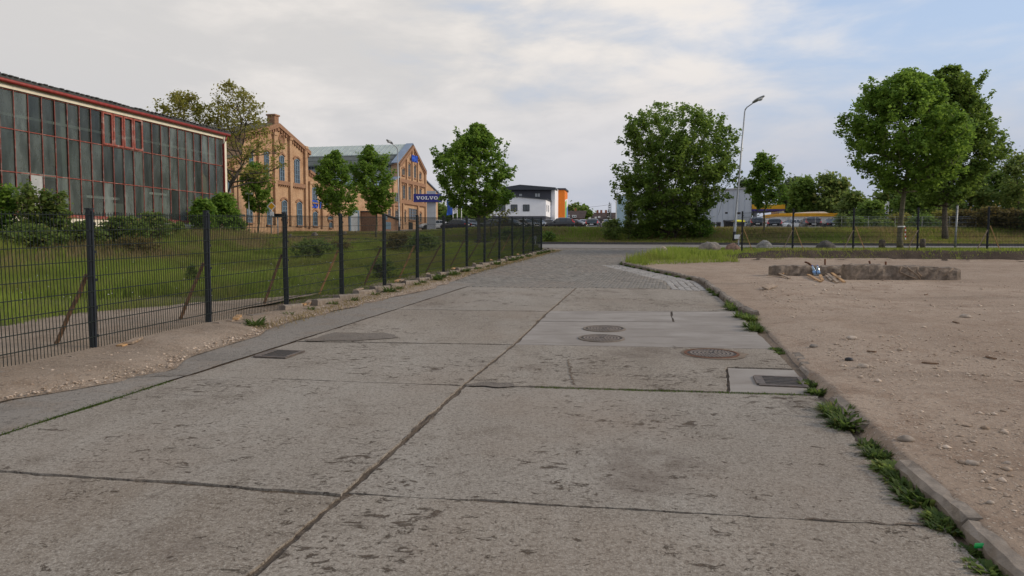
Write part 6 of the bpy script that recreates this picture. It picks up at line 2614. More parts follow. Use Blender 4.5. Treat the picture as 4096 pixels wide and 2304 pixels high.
def grow(base, prof, n_limb, trunk_r, seed, stems=1, sub=6, lift=0.35, twig=0.27, fork=0.62, fill=0.25, depth=1.0, low_start=0.0, spikes=0):
    """prof: (z, x centre, radius) rows, ascending z, in metres relative to base. returns branch MB list and leaf centres"""
    rs = random.Random(seed)
    pz = np.array([p[0] for p in prof])
    pc = np.array([p[1] for p in prof])
    pr = np.array([p[2] for p in prof])
    z0, z1 = pz[0], pz[-1]
    H = z1 - z0
    cx = lambda z: float(np.interp(z, pz, pc))
    R = lambda z: float(np.interp(z, pz, pr))
    Rm = float(pr.max())
    trunk, limbs = MB(True), MB(True)
    centres, outs = [], []
    stem_axes = []
    for sI in range(stems):
        ph = 2 * math.pi * (sI + rs.random() * .6) / max(1, stems)
        sp = 0.0 if stems == 1 else 1.0
        zt = z0 + H * (0.80 if stems == 1 else rs.uniform(.55, .85))
        n = 9
        pts = []
        for k in range(n + 1):
            f_ = k / n
            z = -0.25 + (zt + 0.25) * f_
            ex_ = sp * R(min(max(z, z0), z1)) * 0.55 * f_ ** 0.8
            cxz = cx(max(z, z0)) * smooth(0, z0 + H * .5, z)
            pts.append(Vector((float(cxz) + math.cos(ph) * ex_ + (rs.gauss(0, .04) if 0 < k < n else 0) * (1 if stems == 1 else 2), math.sin(ph) * ex_ * depth + (rs.gauss(0, .04) if 0 < k < n else 0) + (sp * math.sin(ph) * .25), z)))
        rad = [trunk_r * (1.25 if k == 0 else 1) * (1 - 0.80 * (k / n) ** 0.8) for k in range(n + 1)]
        trunk.tube([base + p for p in pts], rad, 9 if stems == 1 else 6)
        stem_axes.append((pts, rad))
    per = max(1, n_limb // stems)
    gi = rs.random() * 6
    for pts, rad in stem_axes:
        for i in range(per):
            f_ = (i + rs.random() * .8) / per
            zs = max(0.25, z0 - H * 0.03 + low_start) + (pts[-1].z - z0) * f_ * 0.95
            # point on the stem
            k = 0
            while k < len(pts) - 2 and pts[k + 1].z < zs:
                k += 1
            t_ = min(1, max(0, (zs - pts[k].z) / max(1e-6, pts[k + 1].z - pts[k].z)))
            s0 = pts[k].lerp(pts[k + 1], t_)
            r0 = (rad[k] + (rad[k + 1] - rad[k]) * t_) * 0.55
            gi += 2.4
            az = gi + rs.gauss(0, .3)
            zt = min(z1 - 0.02 * H, zs + H * rs.uniform(.05, lift) * (0.5 + .8 * f_))
            rt = R(zt) * rs.uniform(.74, 1.06)
            e = Vector((cx(zt) + math.cos(az) * rt, math.sin(az) * rt * depth, zt))
            c = s0.lerp(e, .62) + Vector((0, 0, -0.10 * H * rs.random()))
            lp = [s0 * (1 - t) ** 2 + c * (2 * t * (1 - t)) + e * t * t for t in (0, .2, .4, .6, .8, 1)]
            for j in range(1, 5):
                lp[j] = lp[j] + Vector((rs.gauss(0, .03), rs.gauss(0, .03), rs.gauss(0, .03))) * Rm * .5
            limbs.tube([base + p for p in lp], [max(.008, r0 * (1 - .85 * t)) for t in (0, .2, .4, .6, .8, 1)], 5, False)
            out = Vector((math.cos(az), math.sin(az), 0.2))
            for t in (.55, .7, .85, 1.0):
                k2 = min(4, int(t * 5))
                centres.append(lp[k2].lerp(lp[k2 + 1], t * 5 - k2))
                outs.append(out)
            for j in range(sub):
                t = rs.uniform(.28, 1.0)
                k2 = min(4, int(t * 5))
                b0 = lp[k2].lerp(lp[k2 + 1], t * 5 - k2)
                d = Vector((out.x * .6 + rs.gauss(0, .65), out.y * .6 + rs.gauss(0, .65), rs.uniform(.0, 1.2))).normalized()
                ln = Rm * twig * rs.uniform(.6, 1.35)
                e2 = b0 + d * ln
                # stay within the crown
                rr_ = R(min(max(e2.z, z0), z1)) * 1.12
                dx, dy = e2.x - cx(e2.z), e2.y / depth
                q = math.hypot(dx, dy)
                if q > rr_:
                    e2 = Vector((cx(e2.z) + dx * rr_ / q, dy * rr_ / q * depth, e2.z))
                e2.z = min(e2.z, z1)
                m = b0.lerp(e2, .5) + Vector((rs.gauss(0, .06), rs.gauss(0, .06), .05)) * ln
                limbs.tube([base + b0, base + m, base + e2], [max(.007, r0 * .30), max(.006, r0 * .2), .005], 4, False)
                for t2 in (.5, .75, .9, 1.0, 1.0, 1.0):
                    centres.append((b0.lerp(m, t2 * 2) if t2 < .5 else m.lerp(e2, t2 * 2 - 1)))
                    outs.append(d)
    if stems == 1:                                            # the leader carries leaves to the very tip
        for i in range(26):
            f_ = i / 25
            z = z0 + H * (.72 + .28 * f_)
            w_ = R(z) * .5
            centres.append(Vector((cx(z) + rs.gauss(0, .5) * w_, rs.gauss(0, .5) * w_, z)))
            outs.append(Vector((rs.gauss(0, .4), rs.gauss(0, .4), 1)))
        limbs.tube([base + Vector((cx(z0 + H * .78), 0, z0 + H * .78)), base + Vector((cx(z1), 0, z1))], [.02, .006], 4, False)
    if spikes:
        for i in range(spikes):
            z = z0 + H * rs.uniform(.25, .85)
            a = rs.random() * 6.283
            q = R(z) * rs.uniform(.70, 1.0)
            p0 = Vector((cx(z) + math.cos(a) * q, math.sin(a) * q * depth, z))
            d = Vector((math.cos(a) * .45 + rs.gauss(0, .15), math.sin(a) * .45 + rs.gauss(0, .15), 1)).normalized()
            ln = H * rs.uniform(.07, .15)
            limbs.tube([base + p0 - d * ln, base + p0 + d * ln], [.012, .005], 4, False)
            for k in range(9):
                centres.append(p0 + d * ln * (k / 8 * 1.1) )
                outs.append(d + Vector((rs.gauss(0, .6), rs.gauss(0, .6), 0)))
    nf = int(len(centres) * fill)
    for i in range(nf):
        z = z0 + H * rs.random()
        a = rs.random() * 6.283
        q = R(z) * math.sqrt(rs.uniform(.12, .92))
        centres.append(Vector((cx(z) + math.cos(a) * q, math.sin(a) * q * depth, z)))
        outs.append(Vector((math.cos(a), math.sin(a), .3)))
    return trunk, limbs, np.array([tuple(base + c) for c in centres]), np.array([tuple(o) for o in outs])


def px_prof(rows, Y, bx, bz):
    out = []
    for (v, ul, ur) in rows:
        xl_, xr_ = at(ul, v, Y).x, at(ur, v, Y).x
        out.append((at(ul, v, Y).z - bz, (xl_ + xr_) / 2 - bx, (xr_ - xl_) / 2))
    return sorted(out)


def ell(uc, hw, vt, vb, n=7, top=0.35, bot=0.45):
    rows = []
    for k in range(n):
        f_ = k / (n - 1)
        w = math.sin(math.pi * (0.06 + .88 * f_)) ** .6
        w = w * (1 if 0 < k < n - 1 else .8)
        rows.append((vt + (vb - vt) * f_, uc - hw * w, uc + hw * w))
    return rows


def tree(label, Y, bu, rows, nleaf, lsize, leaf='leaf_maple', bark='bark', trunk_r=0.14, n_limb=26, seed=1, stems=1, spread=0.125, group=None, name='tree', cat='tree', dz=0.0, **kw):
    b = gv(at(bu, 950, Y).x, Y, dz)
    t = thing(name, label, cat, b, group)
    prof = px_prof(rows, Y, b.x, b.z)
    kw.setdefault('spikes', n_limb if name == 'tree' and leaf in ('leaf_maple', 'leaf_dark') else 0)
    tr, lb, C, O = grow(b, prof, n_limb, trunk_r, seed, stems, **kw)
    tr.build('trunk' if stems == 1 else 'stems', MT[bark], t)
    lb.build('branches', MT[bark], t)
    me = leaf_mesh('crown', C - np.array(tuple(b)), lsize, spread, nleaf, seed, outward=O)
    link('crown', me, MT[leaf], t)
    return t


tree('young maple standing before the brick hall with the chimney', 64, 1036, [(650, 1000, 1030), (686, 980, 1062), (730, 970, 1072), (764, 960, 1077), (807, 985, 1086), (846, 1014, 1067)], 5200, .20, bark='bark_green', trunk_r=.09, n_limb=22, seed=3)
tree('young maple left of the upright street lamp, taller twin crown', 70, 1357, [(607, 1338, 1348), (638, 1293, 1376), (672, 1286, 1390), (707, 1272, 1386), (748, 1262, 1431), (803, 1262, 1441), (845, 1300, 1431), (862, 1338, 1396)], 11500, .20, bark='bark_green', trunk_r=.11, n_limb=28, seed=4)
tree('young maple with light green pointed crown right beside the upright street lamp', 66, 1505, [(589, 1470, 1480), (638, 1442, 1545), (693, 1402, 1548), (738, 1405, 1590), (793, 1448, 1572), (831, 1470, 1545), (855, 1490, 1525)], 11500, .20, bark='bark_green', trunk_r=.11, n_limb=28, seed=5)
tree('full round maple beside the far end of the long wire fence', 57, 1915, [(505, 1895, 1925), (535, 1880, 1945), (585, 1815, 1995), (640, 1752, 2032), (690, 1730, 2055), (740, 1745, 2052), (790, 1770, 2040), (835, 1840, 1990), (862, 1885, 1945)], 22000, .20, trunk_r=.17, n_limb=40, seed=6, fill=.35)
tree('thin sparse sapling beside the trunk of the full round maple', 60, 1962, [(790, 1930, 2000), (815, 1900, 2070), (850, 1890, 2080), (880, 1905, 2040), (905, 1930, 1990)], 900, .16, leaf='leaf_olive', trunk_r=.07, n_limb=12, seed=7, name='sapling', sub=4, fill=0)
tree('big bushy many-stemmed tree beside the leaning street lamp', 57.5, 2690, [(422, 2627, 2738), (442, 2545, 2815), (495, 2505, 2865), (582, 2501, 2930), (640, 2525, 2935), (688, 2482, 2925), (736, 2464, 2935), (809, 2470, 2880), (872, 2520, 2849), (925, 2545, 2830), (948, 2570, 2790)], 44000, .20, leaf='leaf_dark', trunk_r=.13, n_limb=84, seed=8, stems=7, fill=.20, low_start=.3, lift=.30, spread=.15, twig=.22)
tree('small young maple on the bank before the filling station canopy', 58, 3057, [(616, 3040, 3056), (650, 3026, 3068), (669, 3023, 3128), (707, 3020, 3112), (727, 2992, 3122), (765, 2989, 3134), (809, 3003, 3139), (828, 3035, 3088)], 6200, .20, bark='bark_green', trunk_r=.085, n_limb=24, seed=9)
tree('large maple with barrier tape round its trunk on the near side of the road', 39.5, 3603, [(289, 3628, 3649), (311, 3556, 3690), (349, 3492, 3728), (416, 3446, 3748), (449, 3424, 3772), (515, 3368, 3852), (559, 3378, 3862), (625, 3410, 3866), (670, 3432, 3857), (719, 3459, 3832), (763, 3515, 3700)], 34000, .165, trunk_r=.17, n_limb=52, seed=10, fill=.35, bark='bark_green')
tree('large maple on the far side of the road behind the taped maple', 54, 3782, [(269, 3785, 3824), (316, 3712, 3866), (360, 3708, 3879), (416, 3724, 3912), (487, 3719, 3956), (548, 3719, 4000), (609, 3722, 4017), (653, 3712, 3989), (703, 3690, 3923), (758, 3668, 3912), (813, 3690, 3835)], 36000, .20, leaf='leaf_dark', trunk_r=.22, n_limb=56, seed=11, fill=.5)
_o = tree('tall old tree with sparse olive leaves behind the glazed hall', 60, 885, [(338, 895, 925), (362, 862, 965), (400, 850, 1030), (450, 868, 1058), (495, 872, 1065), (545, 830, 1090), (600, 800, 1135), (650, 820, 1170), (690, 840, 1150), (740, 860, 1040)], 5600, .185, leaf='leaf_olive', trunk_r=.26, n_limb=30, seed=12, sub=9, twig=.32, fill=0.0, spread=.19, lift=.42)
_b = ORG[_o]
_tr, _lb, _C, _O = grow(_b, px_prof([(382, 700, 780), (400, 670, 825), (425, 640, 845), (455, 622, 850), (490, 612, 852), (520, 630, 850), (545, 690, 840)], 60, _b.x, _b.z), 22, .20, 13, sub=9, twig=.30, fill=0.0, lift=.6)
_tr.build('second_trunk', MT['bark'], _o)
_lb.build('branches', MT['bark'], _o)
link('crown', leaf_mesh('crown', _C - np.array(tuple(_b)),   .185, .17, 3300, 13, outward=_O), MT['leaf_olive'], _o)
# barrier tape on the big maple
tb = gv(at(3603, 990, 39.5).x, 39.5)
tp = thing('barrier_tape', 'red and white barrier tape tied round the large maple trunk', 'tape', tb + UP * 1.25)
mb = MB()
for k in range(12):
    w0, w1 = 2 * math.pi * k / 12, 2 * math.pi * (k + 1) / 12
    q = .185
    mb.quad(tb + Vector((math.cos(w0) * q, math.sin(w0) * q, 1.22)), tb + Vector((math.cos(w1) * q, math.sin(w1) * q, 1.22)), tb + Vector((math.cos(w1) * q, math.sin(w1) * q, 1.29)), tb + Vector((math.cos(w0) * q, math.sin(w0) * q, 1.29)))
mb.build('loop', MT['white'], tp)
mb = MB()
for k in range(6):
    z = 1.22 - k * .11
    mb.box(tb + Vector((.10 + .012 * math.sin(k * 1.7), -.20 - .01 * k, z - .05)), (.06, .008, .10))
    mb.build('tail', MT['white'] if k % 2 else MT['redlamp'], tp)
    mb = MB()

# background trees
BG = [
    (3215, 55, 715, 905, 125, 'leaf_dark', 'rounded dark tree behind the low white building, nearer the canopy'),
    (3325, 72, 706, 905, 122, 'leaf_bush', 'broad green tree behind the end of the low white building'),
    (3165, 50, 718, 880, 150, 'leaf_pale', 'pale green tree behind the canopy'),
    (2985, 40, 722, 880, 160, 'leaf_pale', 'pale green tree above the roof of the grey hall'),
    (3415, 50, 778, 940, 100, 'leaf_bush', 'green tree right of the low white building'),
    (3480, 48, 815, 950, 90, 'leaf_dark', 'low dark tree left of the white advertising banner'),
    (3560, 70, 765, 940, 100, 'leaf_bush', 'mid green tree behind the white advertising banner'),
    (3660, 75, 740, 950, 85, 'leaf_dark', 'dark tree behind the trunk of the taped maple'),
    (3740, 70, 760, 950, 90, 'leaf_bush', 'green tree between the trunks of the two large maples'),
    (3880, 80, 720, 955, 76, 'leaf_bush', 'green tree right of the far large maple trunk'),
    (3985, 85, 690, 960, 80, 'leaf_dark', 'tall dark tree behind the brown shrubs'),
    (4075, 75, 615, 950, 74, 'leaf_bush', 'thin tall tree at the end of the wood by the road'),
    (4160, 90, 640, 960, 78, 'leaf_dark', 'dark tree at the very end of the wood'),
    (1762, 38, 832, 905, 170, 'leaf_bush', 'green tree behind the blue banner flag'),
    (1835, 55, 845, 905, 160, 'leaf_dark', 'dark green tree behind the three flagpoles'),
    (1895, 45, 838, 905, 165, 'leaf_bush', 'green tree behind the full round maple beside the office block'),
    (2300, 30, 833, 880, 280, 'leaf_bush', 'round tree behind the small red brick house'),
    (2332, 18, 838, 885, 270, 'leaf_dark', 'narrow dark tree beside the small red brick house'),
]
for i, (uc, hw, vt, vb, Y, lf_, lab) in enumerate(BG):
    n = int(1300 + hw * 45)
    tree(lab, Y, uc, ell(uc, hw, vt, vb - (vb - vt) * .12), n, .0042 * Y * (.9 if 'thin' in lab else 1), lf_, n_limb=20, seed=40 + i, trunk_r=.16, spread=.0042 * Y, group='trees in the background', fill=.5)


def conifer(label, u, vt, vb, hw, Y, n, seed, group=None, name='fir_tree', leaf='leaf_conifer'):
    r = np.random.default_rng(seed)
    b = gv(at(u, vb, Y).x, Y)
    H = at(u, vt, Y).z - b.z
    Rm = hw / F * Y
    t = thing(name, label, 'tree', b, group)
    mb = MB(True)
    mb.tube([b - UP * .1, b + UP * H * .95], [max(.015, Rm * .09), .01], 6)
    mb.build('trunk', MT['bark'], t)
    C, O = [], []
    lb = MB()
    tiers = 11
    for k in range(tiers):
        z = H * (.06 + .90 * k / tiers)
        rr_ = Rm * (1 - k / tiers) ** .85
        m = max(4, int(11 - k * .6))
        for j in range(m):
            a = 2 * math.pi * j / m + k * .7 + r.normal(0, .15)
            e = Vector((math.cos(a) * rr_, math.sin(a) * rr_, z - rr_ * .12 + r.normal(0, .02) * H))
            lb.tube([b + Vector((0, 0, z)), b + e], [max(.004, Rm * .02), .003], 4, False)
            for f_ in (.35, .55, .75, .9, 1.0):
                C.append(tuple(Vector((0, 0, z)).lerp(e, f_)))
                O.append((math.cos(a), math.sin(a), .2))
    C.append((0, 0, H * .96))
    O.append((0, 0, 1))
    lb.build('branches', MT['bark'], t)
    link('needles', leaf_mesh('needles', np.array(C), Rm * .20, Rm * .06, n, seed, .05, np.array(O) * 1.5), MT[leaf], t)
    return t


conifer('tall narrow dark conifer behind the dark roofed house', 2437, 803, 880, 13, 215, 1600, 90)
conifer('small dark conifer among the low trees right of the low white building', 3462, 795, 900, 24, 120, 1500, 91)
conifer('little green fir bush standing alone in the lawn', 768, 1052, 1140, 42, 19.6, 2600, 92, name='fir_bush', leaf='leaf_bush')

# shrubs and saplings
def shrub(label, u, Y, hw, vt, vb, n, ls, leaf='leaf_bush', seed=1, stems=5, name='shrub', group=None, dz=0.0, fill=.5, n_limb=25, spread=.13, bark='bark'):
    return tree(label, Y, u, ell(u, hw, vt, vb), n, ls, leaf, bark, trunk_r=.03, n_limb=n_limb, seed=seed, stems=stems, spread=spread, name=name, cat='shrub', group=group, dz=dz, fill=fill, low_start=.05)


shrub('maple sapling with drooping top in front of the glazed hall near the pale board', 22, 28.5, 34, 745, 960, 1700, .15, seed=101, name='maple_sapling', leaf='leaf_maple')
shrub('slim maple sapling rising before the pale board in the glass', 112, 28.5, 26, 738, 950, 1250, .15, seed=102, name='maple_sapling')
shrub('leafy maple sapling right of the pale board in the glass', 178, 29, 24, 762, 950, 1200, .15, seed=103, name='maple_sapling')
shrub('smaller maple sapling at the right of the sapling row', 236, 29, 26, 775, 955, 1200, .15, seed=104, name='maple_sapling')
shrub('low dense shrub at the foot of the sapling row', 120, 27.5, 125, 918, 1020, 2600, .13, seed=105)
shrub('low shrub under the left end of the white plinth', 330, 30, 85, 905, 1010, 2000, .13, seed=106)
shrub('wide low shrub under the middle of the white plinth', 500, 32, 95, 880, 1000, 2600, .14, seed=107)
shrub('shrub with upright shoots before the white plinth', 610, 35, 70, 866, 990, 2000, .14, seed=108)
shrub('brownish low shrub at the bottom of the bank', 540, 30.5, 110, 965, 1030, 1300, .12, leaf='leaf_brown', seed=109)
shrub('loose shrub covering the right end of the white plinth', 705, 38, 55, 905, 990, 1500, .14, seed=110)
shrub('dark ivy-like bush climbing the glass left of the hall corner', 812, 42, 50, 805, 1000, 4200, .16, leaf='leaf_maple', seed=111, name='bush')
shrub('tall dark bush hiding the corner of the glazed hall', 893, 44, 62, 785, 1000, 5600, .17, leaf='leaf_maple', seed=112, name='bush')
shrub('low rounded bush beyond the hall corner', 940, 45, 50, 890, 1005, 2600, .16, leaf='leaf_dark', seed=113, name='bush')
shrub('overgrown brush heap in the lawn, wide and low', 1255, 33, 95, 972, 1035, 2600, .11, leaf='leaf_bush', seed=114, name='brush_heap')
shrub('brown twiggy heap right of the wide brush heap', 1350, 34, 70, 980, 1035, 1300, .10, leaf='leaf_brown', seed=115, name='brush_heap')
shrub('tall weed heap behind the sixth fence post', 1690, 34, 75, 950, 1030, 2400, .11, leaf='leaf_bush', seed=116, name='brush_heap')
shrub('brown weed patch left of the tall weed heap', 1600, 38, 70, 945, 1000, 1500, .11, leaf='leaf_brown', seed=117, name='brush_heap')
shrub('small leafy shrub close behind the fifth fence post', 1525, 22, 40, 1055, 1095, 700, .09, seed=118)
shrub('round green shrub behind the far part of the long wire fence', 2040, 50, 30, 915, 975, 900, .15, seed=119)
shrub('small shrub on the verge just past the end of the long wire fence', 2195, 55.5, 26, 935, 968, 500, .15, leaf='leaf_dark', seed=120)
shrub('young leafy sapling left of the ivy column', 2452, 56, 42, 885, 968, 1300, .16, seed=121, name='sapling', stems=3)
shrub('narrow ivy-covered column beside the big bushy tree', 2517, 56, 20, 808, 965, 1700, .16, leaf='leaf_bush', seed=122, name='ivy_column', stems=2)
shrub('shrub at the left foot of the big bushy tree', 2560, 56.5, 40, 900, 962, 1300, .16, leaf='leaf_dark', seed=123)
shrub('shrub at the right foot of the big bushy tree', 2800, 57, 52, 880, 962, 1600, .17, leaf='leaf_maple', seed=124)
shrub('slender leafy sapling at the end of the low white building', 3368, 60, 30, 862, 960, 1000, .17, seed=125, name='sapling', stems=2)
shrub('light green sapling on the bank below the charcoal saloon', 3265, 58.5, 24, 920, 970, 500, .16, seed=126, name='sapling', stems=2)
for i, (u, Y, hw, vt, lab, lf_) in enumerate([(3420, 66, 70, 880, 'dense shrub on the bank left of the banner', 'leaf_dark'), (3520, 64, 70, 890, 'dense shrub on the bank below the banner', 'leaf_bush'), (3690, 62, 70, 870, 'dense shrub between the trunks of the big maples', 'leaf_dark'),
                                             (3860, 60, 75, 850, 'reddish brown shrub right of the far large maple trunk', 'leaf_brown'), (3960, 58, 75, 840, 'tall reddish brown shrub near the last fence posts', 'leaf_brown'), (4060, 57, 75, 850, 'brown shrub at the end of the road verge', 'leaf_brown'),
                                             (4150, 56, 80, 840, 'dark shrub after the brown shrubs', 'leaf_bush'), (3775, 66, 60, 850, 'olive shrub right behind the far large maple trunk', 'leaf_olive'), (3600, 70, 60, 860, 'olive shrub behind the taped maple trunk', 'leaf_olive')]):
    shrub(lab, u, Y, hw, vt, 968, 2300, .20, leaf=lf_, seed=130 + i, spread=.2, fill=.8)


# ---------------------------------------------------------------- boulders
def rock_mesh(name, sx_, sy_, sz_, seed, sub=3, rough_=.22, cut=0.25):
    bm = bmesh.new()
    bmesh.ops.create_icosphere(bm, subdivisions=sub, radius=1.0)
    for v in bm.verts:
        p = v.co.copy()
        k = 1 + rough_ * (2 * float(fnoise(p.x * 1.4 + p.z * 0.9 + seed, p.y * 1.4 - p.z * .7, seed, 3)) - 1) * 1.5
        v.co = Vector((p.x * k * sx_, p.y * k * sy_, max(-cut, p.z * k) * sz_ + cut * sz_))
    me = bpy.data.meshes.new(name)
    bm.to_mesh(me)
    bm.free()
    me.polygons.foreach_set('use_smooth', np.ones(len(me.polygons), dtype=bool))
    return me


def rock(u, vt, vb, hw, Y, mat, label, seed, name='boulder'):
    b = gv(at(u, vb, Y).x, Y, 0.02)
    z = at(u, vt, Y).z - at(u, vb, Y).z
    w = hw / F * Y
    o = link(name, rock_mesh(name, w, w * .8, z / 1.28, seed, cut=.28), mat, None, b - UP * .06)
    return tag(o, label, 'boulder')


rock(2838, 958, 1010, 44, 37, MT['stone'], 'largest rounded grey brown boulder in the tall grass tip', 1)
rock(2932, 975, 1010, 34, 36.5, MT['stone_red'], 'low reddish boulder at the free end of the short wire fence', 2)
rock(3055, 956, 1000, 32, 37.5, MT['stone_pale'], 'mottled black and white boulder behind the short wire fence', 3)
rock(3305, 960, 1003, 37, 37, MT['stone_dark'], 'dark rounded boulder behind the short wire fence', 4)
rock(2653, 985, 1030, 24, 33.6, MT['pebble'], 'pale squarish stone at the tip of the grass by the paving', 5)
for i, (u, lab) in enumerate([(1162, 'pale boulder before the hall with the chimney, nearest its corner'), (1258, 'rounded boulder before the right end of the hall with the chimney'), (1380, 'pale boulder left of the lean-to shed'), (1425, 'tall pale boulder before the lean-to shed')]):
    rock(u, 932, 950, 12, 72, MT['stone'], lab, 10 + i)
# wooden bollards
for u, lab in ((3527, 'short dark wooden bollard on the grass strip left of the taped maple'), (3690, 'short dark wooden bollard between the large maples')):
    b = gv(at(u, 1000, 39.6 if u < 3600 else 47).x, 39.6 if u < 3600 else 47)
    mb = MB(True)
    mb.lathe(b, [(.16, -.2), (.16, .50), (.14, .56), (.02, .58)], 12)
    tag(mb.build('bollard', MT['bark'], None, b), lab, 'bollard')
b = gv(*RD(22.5, -9.2))
mb = MB()
mb.box(b + UP * .09, (.16, .16, .34))
mb.box(b + UP * .28, (.19, .19, .04))
tag(mb.build('marker_post', MT['trim'], None, b), 'stubby dark marker post in the lawn behind the fence', 'post')


# ---------------------------------------------------------------- foundation blocks on the lot
def block(name, p, q, w, h0, h1, label, seed):
    """p, q: near bottom edge end points (x, y)"""
    rs = random.Random(seed)
    P, Q = Vector((*p, float(lot_z(*p)) - .05)), Vector((*q, float(lot_z(*q)) - .05))
    ax = (Q - P)
    L = ax.length
    ax.normalize()
    bk = Vector((-ax.y, ax.x, 0))
    n = int(L / .12)
    sec = []
    V, Fs = [], []
    for i in range(n + 1):
        f_ = i / n
        h = h0 + (h1 - h0) * f_ + 0.05
        c = P + ax * L * f_
        endr = 0.04 if i in (0, n) else 0.0
        ring = [(0, 0), (-.015, h * .35), (.0, h * .75), (.02, h * .95), (.06, h), (w * .5, h + .01), (w - .05, h), (w, h * .9), (w, 0)]
        for (b_, z_) in ring:
            j = .018 if z_ > 0 else .006
            V.append(c + bk * (b_ + rs.gauss(0, j) + endr * (1 if b_ < w / 2 else -1)) + UP * (z_ + (rs.gauss(0, .014) if z_ > 0 else 0) - (endr if z_ > h * .7 else 0)) + ax * (rs.gauss(0, .015) if 0 < i < n else 0))
    m = 9
    for i in range(n):
        for k in range(m - 1):
            Fs.append((i * m + k, (i + 1) * m + k, (i + 1) * m + k + 1, i * m + k + 1))
    Fs += [tuple(range(m)), tuple(range(n * m, n * m + m))[::-1]]
    mb = MB()
    mb.add(V, Fs)
    base = (P + Q) / 2
    t = thing(name, label, 'block', base)
    o = mb.build('block', MT['block'], t)
    o.data.update()
    return t, P, ax, bk


Bk, Pk, axk, bkk = block('foundation_block', (9.25, 20.6), (12.35, 20.45), .42, .44, .33, 'long broken concrete foundation block with pale roots on its face', 3)
bk2, P2, ax2, bkk2 = block('foundation_block', (7.75, 22.15), (10.3, 22.1), .40, .31, .28, 'lower concrete foundation block with two plastic bottles leaning on it', 4)
for i, pts in enumerate([[(.47, .36), (.46, .22), (.53, .12), (.61, .03)], [(.52, .36), (.56, .25), (.62, .12), (.64, .03)], [(.62, .36), (.61, .22), (.65, .10)], [(.92, .32), (.88, .20), (.85, .12)]]):
    mb = MB(True)
    mb.tube([Pk + axk * (f_ * 3.1) - bkk * .035 + UP * (z_ + .05) for f_, z_ in pts], [.02, .016, .013, .008][:len(pts)], 6)
    mb.build('root', MT['woodgrey'], Bk)
for i, (u, v0, v1, Y, bent) in enumerate([(3235, 1046, 1068, 22.4, -1), (3300, 1036, 1068, 22.4, 0), (3484, 1044, 1068, 21.0, -.25), (3543, 1046, 1071, 20.9, 0)]):
    top, bot = at(u, v0, Y), at(u, v1, Y)
    mb = MB(True)
    if bent < -.5:
        pts = [bot + Vector((.10, 0, -.2)), bot + Vector((.10, 0, .02)), bot + Vector((.02, 0, .10)), bot + Vector((-.12, 0, .155))]
    else:
        pts = [bot - UP * .2, bot, top + Vector((bent * .2, 0, 0))]
    mb.tube(pts, .028, 8)
    mb.build('anchor_bolt', MT['rust'], bk2 if i < 2 else Bk)


def bottle(u, v, Y, lean, label):
    b = Vector((at(u, v, Y).x, Y, float(lot_z(at(u, v, Y).x, Y))))
    t = thing('plastic_bottle', label, 'bottle', b)
    ax = Vector((lean, .32, 1)).normalized()
    mb = MB(True)
    mb.lathe(b + ax * .01, [(.035, 0), (.048, .012), (.048, .20), (.043, .225), (.022, .285), (.015, .295), (.015, .315)], 14, ax)
    o = mb.build('bottle', MT['bottle'], t)
    mb = MB(True)
    mb.lathe(b + ax * .07, [(.0487, 0), (.0487, .085)], 14, ax)
    mb.build('paper_label', MT['bottlelabel'], o)
    mb = MB(True)
    mb.lathe(b + ax * .315, [(.018, 0), (.018, .022), (.004, .023)], 12, ax)
    mb.build('cap', MT['flagblue'], o)


bottle(3262, 1108, 22.0, -.22, 'clear plastic bottle leaning left against the lower foundation block')
bottle(3276, 1110, 21.95, -.05, 'clear plastic bottle standing right of the left-leaning one against the lower block')


def lotp(u, v, dz=0.0):
    x, y = gpx(u, v, 0.09)
    return Vector((x, y, float(lot_z(x, y)) + dz))


pk = [((3068, 1107), (3130, 1112), .05, 'woodgrey', 'flat grey plank at the left end of the lower foundation block'), ((3092, 1095), (3160, 1117), .09, 'woodgrey', 'grey plank crossing the flat one at the left end of the lower block'), ((3128, 1104), (3150, 1096), .07, 'wood', 'short pale stick on the plank pile at the left end of the lower block'),
      ((3232, 1106), (3284, 1131), .05, 'wood', 'pale plank in front of the two bottles'), ((3281, 1108), (3290, 1124), .05, 'wood', 'short pale wedge right of the two bottles'), ((3238, 1112), (3262, 1118), .04, 'woodgrey', 'short dark lath under the bottles'),
      ((3301, 1096), (3352, 1134), .06, 'woodgrey', 'long weathered plank leaning towards the higher foundation block'), ((3318, 1098), (3378, 1131), .08, 'wood', 'long pale plank lying against the higher foundation block'), ((3305, 1108), (3326, 1125), .04, 'woodgrey', 'short weathered plank left of the long ones')]
for (p, q, dz, mt, lab) in pk:
    plank('plank', lotp(*p, dz + .01), lotp(*q, .03), .075, .024, MT[mt], lab, 'plank', 'planks lying by the foundation blocks')
plank('broken_board', lotp(3060, 1160, .04), lotp(3098, 1152, .07), .16, .03, MT['woodgrey'], 'broken grey board lying alone on the gravel', 'board', roll=.3)
